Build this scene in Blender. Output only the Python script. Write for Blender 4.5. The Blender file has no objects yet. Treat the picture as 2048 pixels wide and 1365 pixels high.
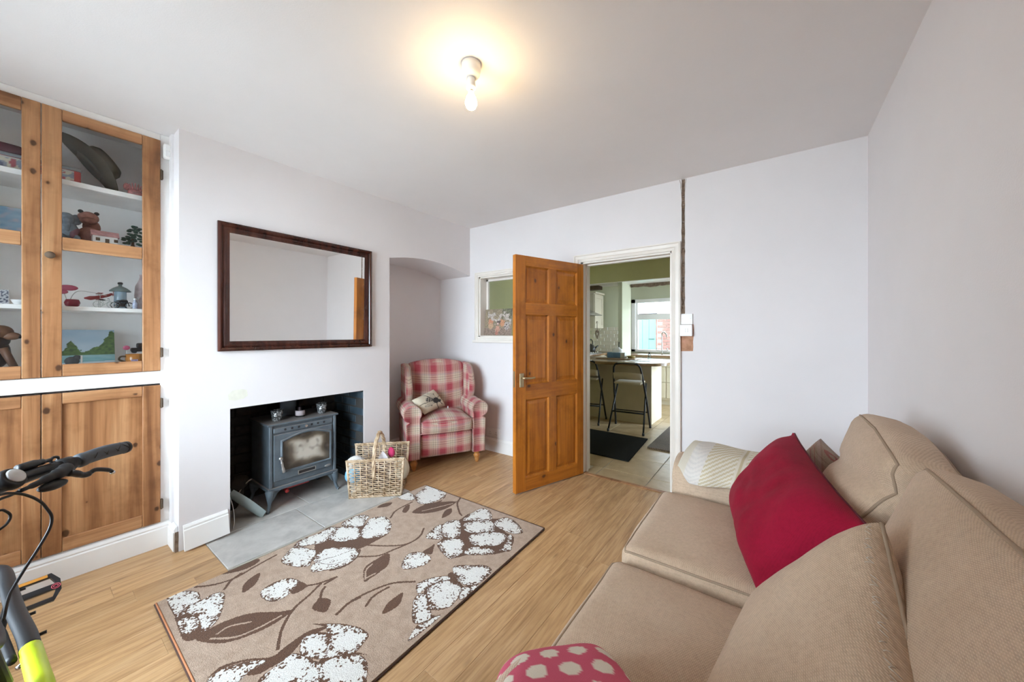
import bpy, bmesh, math, random
import numpy as np
from mathutils import Vector, Matrix, noise

random.seed(7)
scene = bpy.context.scene
COL = scene.collection
# ------------------------------------------------------------------ camera, world, lights, exposure
cam_d = bpy.data.cameras.new('camera')
cam = bpy.data.objects.new('camera', cam_d)
COL.objects.link(cam)
cam.location = (0, 0, 1.305)
cam.rotation_euler = (math.pi / 2, 0, 0.6310)
cam_d.sensor_width = 36.0
cam_d.lens = 717.5 / 2048 * 36.0
cam_d.shift_y = -(682.5 - 667.7) / 2048
cam_d.clip_start = 0.02
scene.camera = cam

w = bpy.data.worlds.new('overcast_sky')
scene.world = w
w.use_nodes = True
wb = w.node_tree.nodes['Background']
wb.inputs['Color'].default_value = (0.775, 0.915, 1.06, 1)
wb.inputs['Strength'].default_value = 5.0


def area(name, loc, rot, sx, sy, energy=0, color=(1, 1, 1), portal=False):
    d = bpy.data.lights.new(name, 'AREA')
    d.shape = 'RECTANGLE'
    d.size, d.size_y = sx, sy
    d.energy = energy
    d.color = color
    if portal:
        d.cycles.is_portal = True
    o = bpy.data.objects.new(name, d)
    o.location = loc
    o.rotation_euler = rot
    COL.objects.link(o)
    return o


# daylight enters through the window behind the camera, the kitchen window and the kitchen's garden door
area('front_window_portal', (-1.98, -0.98, 1.28), (math.radians(90), 0, 0), 1.75, 1.95, portal=True)
area('kitchen_window_portal', (-1.74, 7.62, 1.47), (math.radians(-90), 0, 0), 1.3, 1.06, portal=True)
area('garden_door_portal', (0.50, 6.25, 1.1), (0, math.radians(90), 0), 2.1, 1.1, portal=True)

scene.view_settings.view_transform = 'Standard'
scene.view_settings.look = 'None'
scene.view_settings.gamma = 1
scene.view_settings.use_curve_mapping = False
scene.view_settings.exposure = 2.50
scene.cycles.max_bounces = 16
scene.cycles.diffuse_bounces = 10
scene.cycles.glossy_bounces = 6
scene.cycles.transparent_max_bounces = 12
scene.cycles.sample_clamp_indirect = 8
scene.cycles.use_denoising = True


# ------------------------------------------------------------------ node material helpers
class NT:
    def __init__(s, name):
        s.m = bpy.data.materials.new(name)
        s.m.use_nodes = True
        s.t = s.m.node_tree
        s.b = s.t.nodes['Principled BSDF']
        s.out = s.t.nodes['Material Output']

    def n(s, typ, **kw):
        nd = s.t.nodes.new(typ)
        for k, v in kw.items():
            if hasattr(nd, k):
                setattr(nd, k, v)
            else:
                s.set(nd, k, v)
        return nd

    def set(s, nd, k, v):
        inp = nd.inputs[k]
        if isinstance(v, bpy.types.NodeSocket):
            s.t.links.new(v, inp)
        elif isinstance(v, bpy.types.Node):
            s.t.links.new(v.outputs[0], inp)
        else:
            inp.default_value = v

    def math(s, op, a, b=None, c=None):
        nd = s.t.nodes.new('ShaderNodeMath')
        nd.operation = op
        for i, v in enumerate((a, b, c)):
            if v is not None:
                s.set(nd, i, v)
        return nd.outputs[0]

    def mix(s, f, a, b, typ='MIX'):
        nd = s.t.nodes.new('ShaderNodeMix')
        nd.data_type = 'RGBA'
        nd.blend_type = typ
        s.set(nd, 0, f)
        s.set(nd, 6, a if not isinstance(a, tuple) else (*a, 1)[:4])
        s.set(nd, 7, b if not isinstance(b, tuple) else (*b, 1)[:4])
        return nd.outputs[2]

    def obj(s, scale=(1, 1, 1), rand=0.0):
        tc = s.n('ShaderNodeTexCoord')
        v = tc.outputs['Object']
        if rand:
            oi = s.n('ShaderNodeObjectInfo')
            ad = s.n('ShaderNodeVectorMath', operation='ADD')
            s.t.links.new(v, ad.inputs[0])
            ml = s.math('MULTIPLY', oi.outputs['Random'], rand)
            s.t.links.new(ml, ad.inputs[1])
            v = ad.outputs[0]
        mp = s.n('ShaderNodeMapping')
        s.t.links.new(v, mp.inputs['Vector'])
        mp.inputs['Scale'].default_value = scale
        return mp.outputs[0]

    def noise(s, vec, scale, detail=3, rough=0.5, dist=0.0):
        nd = s.n('ShaderNodeTexNoise')
        s.set(nd, 'Vector', vec)
        nd.inputs['Scale'].default_value = scale
        nd.inputs['Detail'].default_value = detail
        nd.inputs['Roughness'].default_value = rough
        nd.inputs['Distortion'].default_value = dist
        return nd.outputs[0]

    def ramp(s, fac, stops, interp='LINEAR'):
        nd = s.n('ShaderNodeValToRGB')
        cr = nd.color_ramp
        cr.interpolation = interp
        while len(cr.elements) < len(stops):
            cr.elements.new(0.5)
        for e, (p, c) in zip(cr.elements, stops):
            e.position = p
            e.color = (*c, 1)[:4] if not isinstance(c, (int, float)) else (c, c, c, 1)
        s.set(nd, 'Fac', fac)
        return nd.outputs[0]

    def bump(s, h, strength=0.3, dist=0.01):
        nd = s.n('ShaderNodeBump')
        nd.inputs['Strength'].default_value = strength
        nd.inputs['Distance'].default_value = dist
        s.set(nd, 'Height', h)
        s.t.links.new(nd.outputs[0], s.b.inputs['Normal'])

    def fin(s, col=None, rough=None, **kw):
        if col is not None:
            s.set(s.b, 'Base Color', (*col, 1)[:4] if isinstance(col, tuple) else col)
        if rough is not None:
            s.set(s.b, 'Roughness', rough)
        for k, v in kw.items():
            s.set(s.b, k.replace('_', ' '), v)
        return s.m


def flat(name, col, rough=0.5, metal=0.0, var=0.06, scale=9.0, bump=0.0, **kw):
    """plain paint, plastic or metal with slight uneven tone"""
    n = NT(name)
    v = n.obj()
    f = n.noise(v, scale, 3)
    lo = tuple(max(0, c * (1 - var)) for c in col)
    hi = tuple(min(1, c * (1 + var)) for c in col)
    c = n.ramp(f, [(0.3, lo), (0.7, hi)])
    if bump:
        n.bump(n.noise(v, scale * 12, 4), bump, 0.004)
    return n.fin(c, rough, Metallic=metal, **kw)


def wood(name, axis, dark, mid, light, rough=0.4, knots=True, rand=0.0, fine=1.0, knotscale=7.0, knotcol=(0.05, 0.018, 0.006), plane='YZ', krad=0.075):
    n = NT(name)
    st = [9.0 * fine] * 3
    st[axis] = 0.55 * fine
    v = n.obj(tuple(st), rand)
    d = n.noise(v, 1.6, 4, 0.55, 0.8)
    st2 = [60.0 * fine] * 3
    st2[axis] = 1.6 * fine
    v2 = n.obj(tuple(st2), rand)
    f2 = n.noise(v2, 1.5, 3, 0.6)
    c = n.ramp(d, [(0.28, dark), (0.5, mid), (0.72, light)])
    c2 = n.ramp(f2, [(0.3, (0.72, 0.68, 0.62)), (0.6, (1, 1, 1))])
    c = n.mix(0.75, c, c2, 'MULTIPLY')
    h = f2
    if knots:
        sk = [knotscale] * 3
        sk[axis] = knotscale * 0.7
        sp = n.n('ShaderNodeSeparateXYZ', Vector=n.obj(tuple(sk), rand))
        cb = n.n('ShaderNodeCombineXYZ', X=sp.outputs[plane[0]], Y=sp.outputs[plane[1]])
        vo = n.n('ShaderNodeTexVoronoi', voronoi_dimensions='2D', Scale=1.0, Vector=cb)
        vo.inputs['Randomness'].default_value = 1.0
        pick = n.n('ShaderNodeSeparateColor', Color=vo.outputs['Color'])
        rad = n.math('MULTIPLY', n.math('MAXIMUM', n.math('SUBTRACT', pick.outputs[0], 0.45), 0.0), krad * 2.0)
        wob = n.math('MULTIPLY', n.math('SUBTRACT', n.noise(n.obj((30, 30, 30), rand), 2.0, 2), 0.5), 0.05)
        k = n.math('ADD', n.math('SUBTRACT', vo.outputs['Distance'], rad), wob)
        on = n.math('GREATER_THAN', pick.outputs[0], 0.5)
        kf = n.math('MULTIPLY', on, n.ramp(n.math('ADD', k, 0.5), [(0.49, 1.0), (0.53, 0.0)]))
        halo = n.math('MULTIPLY', on, n.ramp(n.math('ADD', k, 0.5), [(0.5, 1.0), (0.66, 0.0)]))
        c = n.mix(n.math('MULTIPLY', halo, 0.45), c, dark)
        c = n.mix(n.math('MULTIPLY', kf, 0.9), c, knotcol)
    st_ = n.noise(n.obj((2.2, 2.2, 2.2), rand), 2.4, 4, 0.65)
    c = n.mix(1.0, c, n.ramp(st_, [(0.30, (0.70, 0.66, 0.60)), (0.52, (1, 1, 1))]), 'MULTIPLY')
    n.bump(h, 0.12, 0.002)
    return n.fin(c, rough)


def attr_mat(name, attr='Col', rough=0.8, bump=0.0, bscale=400, **kw):
    n = NT(name)
    a = n.n('ShaderNodeAttribute')
    a.attribute_name = attr
    if bump:
        n.bump(n.noise(n.obj(), bscale, 2), bump, 0.003)
    return n.fin(a.outputs['Color'], rough, **kw)


M = {}
# walls: white emulsion with roller texture and faint patches
def wall_paint(name, col, var=0.03, rough=0.72):
    n = NT(name)
    v = n.obj()
    f = n.noise(v, 1.1, 4, 0.6)
    c = n.ramp(f, [(0.3, tuple(x * (1 - var) for x in col)), (0.7, tuple(min(1, x * (1 + var)) for x in col))])
    n.bump(n.math('ADD', n.noise(v, 190, 2), n.math('MULTIPLY', n.noise(v, 5, 3), 2.0)), 0.10, 0.004)
    return n.fin(c, rough)


M['wall'] = wall_paint('white_wall_paint', (0.735, 0.703, 0.705))
M['ceiling'] = wall_paint('ceiling_paint', (0.765, 0.735, 0.725))
M['green'] = wall_paint('green_wall_paint', (0.46, 0.44, 0.215), 0.10)
M['palegreen'] = wall_paint('pale_green_paint', (0.52, 0.53, 0.39), 0.06)
M['trim'] = flat('white_gloss_trim', (0.82, 0.80, 0.775), 0.35, var=0.03, scale=4)
M['cream'] = flat('cream_gloss', (0.78, 0.73, 0.67), 0.38, var=0.04, scale=5)
M['white'] = flat('white_plastic', (0.80, 0.79, 0.78), 0.35, var=0.02)
M['shelfwhite'] = flat('white_shelf_paint', (0.90, 0.895, 0.89), 0.5, var=0.04)
PD, PM, PL = (0.20, 0.080, 0.028), (0.38, 0.175, 0.072), (0.49, 0.265, 0.125)
M['pine_z'] = wood('old_pine_vertical', 2, PD, PM, PL, 0.45, rand=3.0)
M['pine_y'] = wood('old_pine_horizontal', 1, PD, (0.42, 0.20, 0.088), (0.53, 0.295, 0.145), 0.45, rand=3.0)
M['door_z'] = wood('varnished_pine_vertical', 2, (0.35, 0.105, 0.010), (0.50, 0.165, 0.016), (0.58, 0.21, 0.026), 0.3, rand=3.0, knotscale=5.0, plane='XZ', krad=0.05, knotcol=(0.07, 0.02, 0.006))
M['door_x'] = wood('varnished_pine_horizontal', 0, (0.35, 0.105, 0.010), (0.50, 0.165, 0.016), (0.58, 0.21, 0.026), 0.3, rand=3.0, knotscale=5.0, plane='XZ', krad=0.05, knotcol=(0.07, 0.02, 0.006))
M['beech'] = wood('turned_orange_pine', 2, (0.38, 0.14, 0.03), (0.5, 0.21, 0.055), (0.6, 0.27, 0.08), 0.35, knots=False)


def floor_mat():
    n = NT('laminate_oak')
    oi = n.n('ShaderNodeObjectInfo')
    v = n.obj((7, 0.9, 7), 9.0)
    d = n.noise(v, 2.2, 5, 0.6, 1.2)
    v2 = n.obj((60, 2.4, 60), 9.0)
    f = n.noise(v2, 1.6, 4, 0.65, 0.4)
    c = n.ramp(d, [(0.25, (0.37, 0.205, 0.092)), (0.5, (0.545, 0.335, 0.162)), (0.75, (0.65, 0.425, 0.232))])
    c2 = n.ramp(f, [(0.30, (0.60, 0.52, 0.44)), (0.55, (1, 1, 1))])
    c = n.mix(0.8, c, c2, 'MULTIPLY')
    vk = n.obj((9, 2.5, 9), 9.0)
    vo = n.n('ShaderNodeTexVoronoi', Scale=0.9, Vector=vk)
    k = n.ramp(vo.outputs['Distance'], [(0.03, 1.0), (0.10, 0.0)])
    c = n.mix(n.math('MULTIPLY', k, 0.55), c, (0.13, 0.065, 0.025))
    t = n.ramp(oi.outputs['Random'], [(0.0, (0.90, 0.89, 0.87)), (1.0, (1.06, 1.05, 1.03))])
    c = n.mix(1.0, c, t, 'MULTIPLY')
    n.bump(f, 0.12, 0.001)
    return n.fin(c, n.ramp(f, [(0.2, 0.34), (0.8, 0.46)]))


M['laminate'] = floor_mat()


def stone_mat(name, a, b, c3, scale, rough=0.55, rand=5.0):
    n = NT(name)
    v = n.obj((1, 1, 1), rand)
    f = n.noise(v, scale, 6, 0.62, 0.3)
    g = n.noise(v, scale * 0.3, 3)
    c = n.ramp(f, [(0.3, a), (0.52, b), (0.72, c3)])
    c = n.mix(n.math('MULTIPLY', g, 0.5), c, b)
    n.bump(f, 0.25, 0.004)
    return n.fin(c, rough)


M['slate'] = stone_mat('grey_slate', (0.33, 0.315, 0.295), (0.50, 0.475, 0.445), (0.62, 0.595, 0.555), 7)
M['tile'] = stone_mat('beige_floor_tile', (0.34, 0.235, 0.125), (0.47, 0.345, 0.20), (0.56, 0.43, 0.28), 6, 0.4)
M['grout'] = flat('pale_grout', (0.55, 0.50, 0.42), 0.9)
M['sootbrick'] = stone_mat('sooty_brick', (0.010, 0.009, 0.009), (0.028, 0.022, 0.02), (0.075, 0.05, 0.04), 9, 0.8)
M['bluelit_brick'] = stone_mat('blue_lit_black_brick', (0.012, 0.018, 0.024), (0.03, 0.045, 0.058), (0.085, 0.115, 0.135), 7, 0.5)  # blue-black brick with the bluish light spill put into its colour
M['mortar'] = flat('dark_mortar', (0.03, 0.026, 0.023), 0.95)
M['redbrick'] = stone_mat('red_brick', (0.065, 0.024, 0.017), (0.10, 0.040, 0.030), (0.14, 0.07, 0.056), 7, 0.85)
M['yardmortar'] = flat('pale_mortar', (0.20, 0.175, 0.155), 0.95)
M['patchbrick'] = stone_mat('bare_brick_patch', (0.28, 0.13, 0.07), (0.48, 0.26, 0.16), (0.58, 0.30, 0.22), 20, 0.9)
M['rawplaster'] = stone_mat('raw_plaster', (0.09, 0.06, 0.04), (0.20, 0.14, 0.10), (0.30, 0.22, 0.16), 40, 0.95)


def iron_mat():
    n = NT('grey_blue_cast_iron')
    v = n.obj()
    f = n.noise(v, 14, 5, 0.6)
    d = n.noise(v, 3, 3)
    geo = n.n('ShaderNodeNewGeometry')
    sep = n.n('ShaderNodeSeparateXYZ', Vector=geo.outputs['Normal'])
    dust = n.ramp(sep.outputs['Z'], [(0.5, 0.0), (0.95, 0.85)])
    c = n.ramp(f, [(0.3, (0.055, 0.075, 0.095)), (0.7, (0.115, 0.145, 0.17))])
    c = n.mix(n.math('MULTIPLY', d, 0.5), c, (0.15, 0.17, 0.185))
    c = n.mix(n.math('MULTIPLY', dust, 0.8), c, (0.34, 0.29, 0.26))
    n.bump(f, 0.1, 0.002)
    return n.fin(c, 0.5, Metallic=0.15)


M['iron'] = iron_mat()
M['black'] = flat('black_plastic', (0.018, 0.018, 0.02), 0.4)
M['blackmetal'] = flat('black_metal', (0.022, 0.024, 0.028), 0.3, 0.4)
M['satinblack'] = flat('satin_black_paint', (0.007, 0.0085, 0.012), 0.5)
M['rubber'] = flat('grey_black_rubber', (0.035, 0.04, 0.047), 0.75, bump=0.2, scale=30)
M['gripgrey'] = flat('slate_grey_grip_rubber', (0.075, 0.088, 0.105), 0.6, bump=0.1, scale=30)
M['chrome'] = flat('chrome', (0.72, 0.73, 0.74), 0.18, 1.0, var=0.02)
M['brass'] = flat('worn_brass', (0.50, 0.40, 0.24), 0.35, 0.9)
M['steel'] = flat('brushed_steel', (0.55, 0.55, 0.54), 0.35, 1.0)
M['neon'] = flat('neon_yellow_paint', (0.62, 0.78, 0.02), 0.35, var=0.02)
M['red'] = flat('red_enamel', (0.45, 0.03, 0.025), 0.4)
M['wickerdark'] = flat('dark_bark', (0.10, 0.065, 0.04), 0.8)


def wicker():
    n = NT('willow_rods')
    v = n.obj()
    f = n.noise(v, 22, 3)
    c = n.ramp(f, [(0.3, (0.30, 0.19, 0.10)), (0.5, (0.50, 0.36, 0.23)), (0.7, (0.64, 0.50, 0.36))])
    return n.fin(c, 0.6)


M['wicker'] = wicker()


def mirror_mat():
    n = NT('mirror_silver')
    return n.fin((0.90, 0.90, 0.88), 0.015, Metallic=1.0)


M['mirror'] = mirror_mat()
M['mahogany'] = wood('dark_mahogany', 2, (0.018, 0.005, 0.004), (0.045, 0.013, 0.009), (0.085, 0.026, 0.017), 0.18, knots=False)


def glass_mat(name, tint=(1, 1, 1), refl=0.5):
    n = NT(name)
    tr = n.n('ShaderNodeBsdfTransparent')
    tr.inputs[0].default_value = (*tint, 1)
    gl = n.n('ShaderNodeBsdfGlossy')
    gl.inputs['Roughness'].default_value = 0.02
    fr = n.n('ShaderNodeFresnel')
    fr.inputs['IOR'].default_value = 1.45
    mx = n.n('ShaderNodeMixShader')
    n.t.links.new(n.math('MULTIPLY', fr.outputs[0], refl), mx.inputs[0])
    n.t.links.new(tr.outputs[0], mx.inputs[1])
    n.t.links.new(gl.outputs[0], mx.inputs[2])
    n.t.links.new(mx.outputs[0], n.out.inputs['Surface'])
    return n.m


M['glass'] = glass_mat('thin_window_glass', (0.97, 0.98, 0.97), 0.9)
M['cupglass'] = glass_mat('old_cabinet_glass', (0.985, 0.99, 0.985), 0.45)
M['clearglass'] = glass_mat('clear_jar_glass', (0.86, 0.90, 0.90), 1.0)


def fabric(name, col, var=0.10, scale=260, bump=0.6, rough=0.95, spots=0.0, sheen=0.2):
    n = NT(name)
    tc = n.n('ShaderNodeTexCoord')
    v = n.obj()
    # basket weave: two crossed ribbed waves along oblique axes
    def wav(rot):
        mp = n.n('ShaderNodeMapping')
        n.t.links.new(tc.outputs['Object'], mp.inputs['Vector'])
        mp.inputs['Rotation'].default_value = rot
        wv = n.n('ShaderNodeTexWave', Scale=scale / 6.28, Vector=mp.outputs[0])
        wv.inputs['Distortion'].default_value = 1.5
        wv.inputs['Detail'].default_value = 1.0
        return wv.outputs['Fac']
    h = n.math('MULTIPLY', wav((0.5, 0.6, 0.7)), wav((-0.6, 0.5, -0.8)))
    f = n.noise(v, 90, 3, 0.7)
    big = n.noise(v, 3.2, 4, 0.6)
    lo = tuple(c * (1 - 2.2 * var) for c in col)
    hi = tuple(min(1, c * (1 + var)) for c in col)
    c = n.ramp(n.math('ADD', n.math('MULTIPLY', h, 0.45), n.math('MULTIPLY', f, 0.55)), [(0.18, lo), (0.55, hi)])
    t = n.ramp(big, [(0.3, (1 - spots, 1 - 1.25 * spots, 1 - 1.5 * spots)), (0.6, (1, 1, 1))])
    c = n.mix(1.0, c, t, 'MULTIPLY')
    n.bump(n.math('ADD', h, n.math('MULTIPLY', f, 0.5)), bump, 0.0025)
    n.fin(c, rough)
    n.b.inputs['Sheen Weight'].default_value = sheen
    n.b.inputs['Specular IOR Level'].default_value = 0.15
    return n.m


M['sofa'] = fabric('beige_woven_sofa_fabric', (0.58, 0.435, 0.315), 0.10, 520, 0.4, spots=0.12, sheen=0.1)
M['piping'] = flat('beige_piping', (0.33, 0.24, 0.165), 0.9)
M['stitch'] = flat('pale_stitching', (0.55, 0.48, 0.40), 0.9)
M['velvet'] = fabric('crimson_velvet', (0.29, 0.006, 0.028), 0.10, 700, 0.12, 0.9, spots=0.3, sheen=0.03)
M['darkvelvet'] = flat('crimson_zip_edge', (0.10, 0.003, 0.012), 0.9)
M['canvas'] = fabric('cream_canvas', (0.62, 0.55, 0.42), 0.05, 600, 0.15, spots=0.04)
M['mat_black'] = fabric('black_door_mat_pile', (0.014, 0.014, 0.012), 0.2, 300, 0.5, 1.0, sheen=0.0)
M['mat_brown'] = fabric('brown_flecked_mat_pile', (0.14, 0.095, 0.06), 0.35, 120, 0.8, spots=0.3)


def tartan(name, base=(0.36, 0.055, 0.07), cream=(0.55, 0.44, 0.33), pink=(0.47, 0.19, 0.18), line=(0.07, 0.045, 0.05), period=0.17, shift=(0.03, 0.02)):
    n = NT(name)
    tc = n.n('ShaderNodeTexCoord')
    sp = n.n('ShaderNodeSeparateXYZ', Vector=tc.outputs['Object'])
    no = n.n('ShaderNodeSeparateXYZ', Vector=tc.outputs['Normal'])
    ax = n.math('GREATER_THAN', n.math('ABSOLUTE', no.outputs['X']), 0.72)
    u = n.math('ADD', n.math('MULTIPLY', sp.outputs['X'], n.math('SUBTRACT', 1.0, ax)), n.math('MULTIPLY', sp.outputs['Y'], ax))
    vv = n.math('SUBTRACT', sp.outputs['Z'], n.math('MULTIPLY', sp.outputs['Y'], n.math('SUBTRACT', 1.0, ax)))
    stops = [(0.0, base), (0.20, pink), (0.30, cream), (0.36, pink), (0.385, cream), (0.48, line), (0.50, cream), (0.60, line), (0.62, cream),
             (0.70, (0.40, 0.29, 0.27)), (0.80, pink), (0.86, cream), (0.875, base)]

    def band(x, off):
        fr = n.math('FRACT', n.math('ADD', n.math('DIVIDE', x, period), off))
        return n.ramp(fr, stops, 'CONSTANT')
    c = n.mix(0.5, band(u, 0.30), band(vv, 0.12))
    f = n.noise(n.obj(), 300, 2)
    c = n.mix(1.0, c, n.ramp(f, [(0.3, (0.85, 0.85, 0.85)), (0.7, (1.08, 1.08, 1.08))]), 'MULTIPLY')
    n.bump(f, 0.3, 0.002)
    n.fin(c, 0.95)
    n.b.inputs['Sheen Weight'].default_value = 0.15
    return n.m


M['tartan'] = tartan('red_cream_tartan')
M['plaid'] = tartan('grey_red_plaid', (0.30, 0.24, 0.195), (0.36, 0.28, 0.22), (0.27, 0.17, 0.15), (0.32, 0.03, 0.05), 0.11)


def bulb_mat():
    n = NT('lit_bulb_glass')
    n.fin((1, 0.9, 0.7), 0.3)
    n.b.inputs['Emission Color'].default_value = (1.0, 0.72, 0.36, 1)
    n.b.inputs['Emission Strength'].default_value = 26.0
    return n.m


M['bulb'] = bulb_mat()
M['worktop'] = wood('oak_worktop', 0, (0.20, 0.12, 0.06), (0.32, 0.20, 0.11), (0.42, 0.28, 0.16), 0.25, knots=False)
M['kitcream'] = flat('cream_cabinet_paint', (0.62, 0.55, 0.42), 0.45, var=0.03)
M['gate'] = flat('turquoise_gate_paint', (0.042, 0.135, 0.100), 0.6, var=0.08)
M['slateroof'] = stone_mat('grey_roof_slate', (0.014, 0.016, 0.019), (0.024, 0.026, 0.03), (0.038, 0.04, 0.045), 8, 0.8)
M['concrete'] = stone_mat('yard_concrete', (0.09, 0.09, 0.088), (0.13, 0.13, 0.125), (0.18, 0.18, 0.17), 4, 0.9)


# ------------------------------------------------------------------ geometry helpers
def tag(o, label=None, cat=None, group=None, kind=None):
    if label:
        o['label'] = label
    if cat:
        o['category'] = cat
    if group:
        o['group'] = group
    if kind:
        o['kind'] = kind
    return o


def thing(name, loc, label, cat, rz=0.0, group=None):
    o = bpy.data.objects.new(name, None)
    o.empty_display_size = 0.05
    COL.objects.link(o)
    o.location = loc
    o.rotation_euler = (0, 0, rz)
    return tag(o, label, cat, group)


def pmat(p):
    m = Matrix.Translation(p.location) @ p.rotation_euler.to_matrix().to_4x4()
    if p.parent:
        m = pmat(p.parent) @ p.matrix_parent_inverse @ m
    return m


def obj(name, bm, mat, parent=None, smooth=False, world=True, kind=None, label=None):
    """one mesh object; world=True: its vertices are in world coordinates even when parented"""
    bmesh.ops.recalc_face_normals(bm, faces=bm.faces)
    me = bpy.data.meshes.new(name)
    if smooth:
        for f in bm.faces:
            f.smooth = True
    bm.to_mesh(me)
    bm.free()
    for m_ in (mat if isinstance(mat, (list, tuple)) else [mat]):
        me.materials.append(m_)
    o = bpy.data.objects.new(name, me)
    COL.objects.link(o)
    if parent:
        o.parent = parent
        if world:
            o.matrix_parent_inverse = pmat(parent).inverted()
    if kind:
        o['kind'] = kind
    if label:
        o['label'] = label
    return o


def struct(name, bm, mat, smooth=False):
    return obj(name, bm, mat, None, smooth, kind='structure')


def piece(name, src_mesh, loc, parent, scale=None, rot=None):
    """a further copy sharing mesh data, placed in world coordinates under an identity parent"""
    o = bpy.data.objects.new(name, src_mesh)
    COL.objects.link(o)
    o.parent = parent
    if parent.type == 'EMPTY':
        o.matrix_parent_inverse = pmat(parent).inverted()
    o.location = loc
    if scale:
        o.scale = scale
    if rot:
        o.rotation_euler = rot
    return o


def copy_tree(src, loc=None, rz=None, label=None):
    c = src.copy()
    COL.objects.link(c)
    if loc:
        c.location = loc
    if rz is not None:
        c.rotation_euler = (0, 0, rz)
    if label:
        c['label'] = label
    for ch in src.children:
        d = ch.copy()
        COL.objects.link(d)
        d.parent = c
        for g in ch.children:
            e = g.copy()
            COL.objects.link(e)
            e.parent = d
    return c


def B():
    return bmesh.new()


def box(bm, lo, hi, bev=0.0, seg=1, T=None):
    x0, y0, z0 = lo
    x1, y1, z1 = hi
    vs = [bm.verts.new(p) for p in ((x0, y0, z0), (x1, y0, z0), (x1, y1, z0), (x0, y1, z0), (x0, y0, z1), (x1, y0, z1), (x1, y1, z1), (x0, y1, z1))]
    fs = [bm.faces.new([vs[i] for i in q]) for q in ((0, 3, 2, 1), (4, 5, 6, 7), (0, 1, 5, 4), (1, 2, 6, 5), (2, 3, 7, 6), (3, 0, 4, 7))]
    nv = list(vs)
    if bev > 0:
        es = list({e for f in fs for e in f.edges})
        r = bmesh.ops.bevel(bm, geom=es, offset=bev, segments=seg, affect='EDGES', profile=0.5)
        nv = list({v for f in r['faces'] for v in f.verts} | {v for v in vs if v.is_valid})
    if T is not None:
        for v in nv:
            v.co = T @ v.co
    return bm


def bbox(lo, hi, bev=0.0, seg=1, T=None):
    return box(B(), lo, hi, bev, seg, T)


def prism(bm, poly, fn, h0, h1):
    """extrude a 2D polygon; fn(a, b, h) gives the 3D point"""
    n = len(poly)
    a = [bm.verts.new(fn(p[0], p[1], h0)) for p in poly]
    b = [bm.verts.new(fn(p[0], p[1], h1)) for p in poly]
    bm.faces.new(a[::-1])
    bm.faces.new(b)
    for i in range(n):
        bm.faces.new((a[i], a[(i + 1) % n], b[(i + 1) % n], b[i]))
    return bm


def tube(bm, pts, r, n=8, closed=False, caps=True):
    pts = [Vector(p) for p in pts]
    m = len(pts)
    rs = r if isinstance(r, (list, tuple)) else [r] * m
    tans = []
    for i in range(m):
        if closed:
            t = pts[(i + 1) % m] - pts[i - 1]
        else:
            t = pts[min(i + 1, m - 1)] - pts[max(i - 1, 0)]
        tans.append(t.normalized() if t.length > 1e-9 else Vector((0, 0, 1)))
    u = tans[0].orthogonal().normalized()
    rings = []
    for i in range(m):
        t = tans[i]
        u = (u - t * u.dot(t))
        u = u.normalized() if u.length > 1e-6 else t.orthogonal().normalized()
        v = t.cross(u)
        rings.append([bm.verts.new(pts[i] + (u * math.cos(2 * math.pi * k / n) + v * math.sin(2 * math.pi * k / n)) * rs[i]) for k in range(n)])
    for i in range(m if closed else m - 1):
        a, b = rings[i], rings[(i + 1) % m]
        for k in range(n):
            bm.faces.new((a[k], a[(k + 1) % n], b[(k + 1) % n], b[k]))
    if caps and not closed:
        bm.faces.new(rings[0][::-1])
        bm.faces.new(rings[-1])
    return bm


def smoothpath(pts, k=6):
    """Catmull-Rom through the points"""
    P = [Vector(p) for p in pts]
    P = [P[0] * 2 - P[1]] + P + [P[-1] * 2 - P[-2]]
    out = []
    for i in range(1, len(P) - 2):
        for j in range(k):
            t = j / k
            a, b, c, d = P[i - 1], P[i], P[i + 1], P[i + 2]
            out.append(0.5 * ((2 * b) + (c - a) * t + (2 * a - 5 * b + 4 * c - d) * t * t + (3 * b - a - 3 * c + d) * t ** 3))
    out.append(P[-2])
    return out


def lathe(bm, prof, c=(0, 0, 0), n=20, T=None):
    rings = []
    for r, z in prof:
        r = max(r, 1e-4)
        rings.append([bm.verts.new((c[0] + r * math.cos(2 * math.pi * k / n), c[1] + r * math.sin(2 * math.pi * k / n), c[2] + z)) for k in range(n)])
    for a, b in zip(rings, rings[1:]):
        for k in range(n):
            bm.faces.new((a[k], a[(k + 1) % n], b[(k + 1) % n], b[k]))
    bm.faces.new(rings[0][::-1])
    bm.faces.new(rings[-1])
    if T is not None:
        for rg in rings:
            for v in rg:
                v.co = T @ v.co
    return bm


def ellip(bm, c, r, T=None, nu=14, nv=8, fn=None):
    prof = [(math.sin(math.pi * i / nv), -math.cos(math.pi * i / nv)) for i in range(nv + 1)]
    rings = []
    for rr, z in prof:
        rg = []
        for k in range(nu):
            a = 2 * math.pi * k / nu
            p = Vector((rr * math.cos(a) * r[0], rr * math.sin(a) * r[1], z * r[2]))
            if fn:
                p = fn(p)
            if T is not None:
                p = T @ p
            rg.append(bm.verts.new(p + Vector(c)))
        rings.append(rg)
    for a, b in zip(rings, rings[1:]):
        for k in range(nu):
            bm.faces.new((a[k], a[(k + 1) % nu], b[(k + 1) % nu], b[k]))
    bmesh.ops.remove_doubles(bm, verts=[v for rg in rings for v in rg], dist=1e-6)
    return bm


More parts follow.
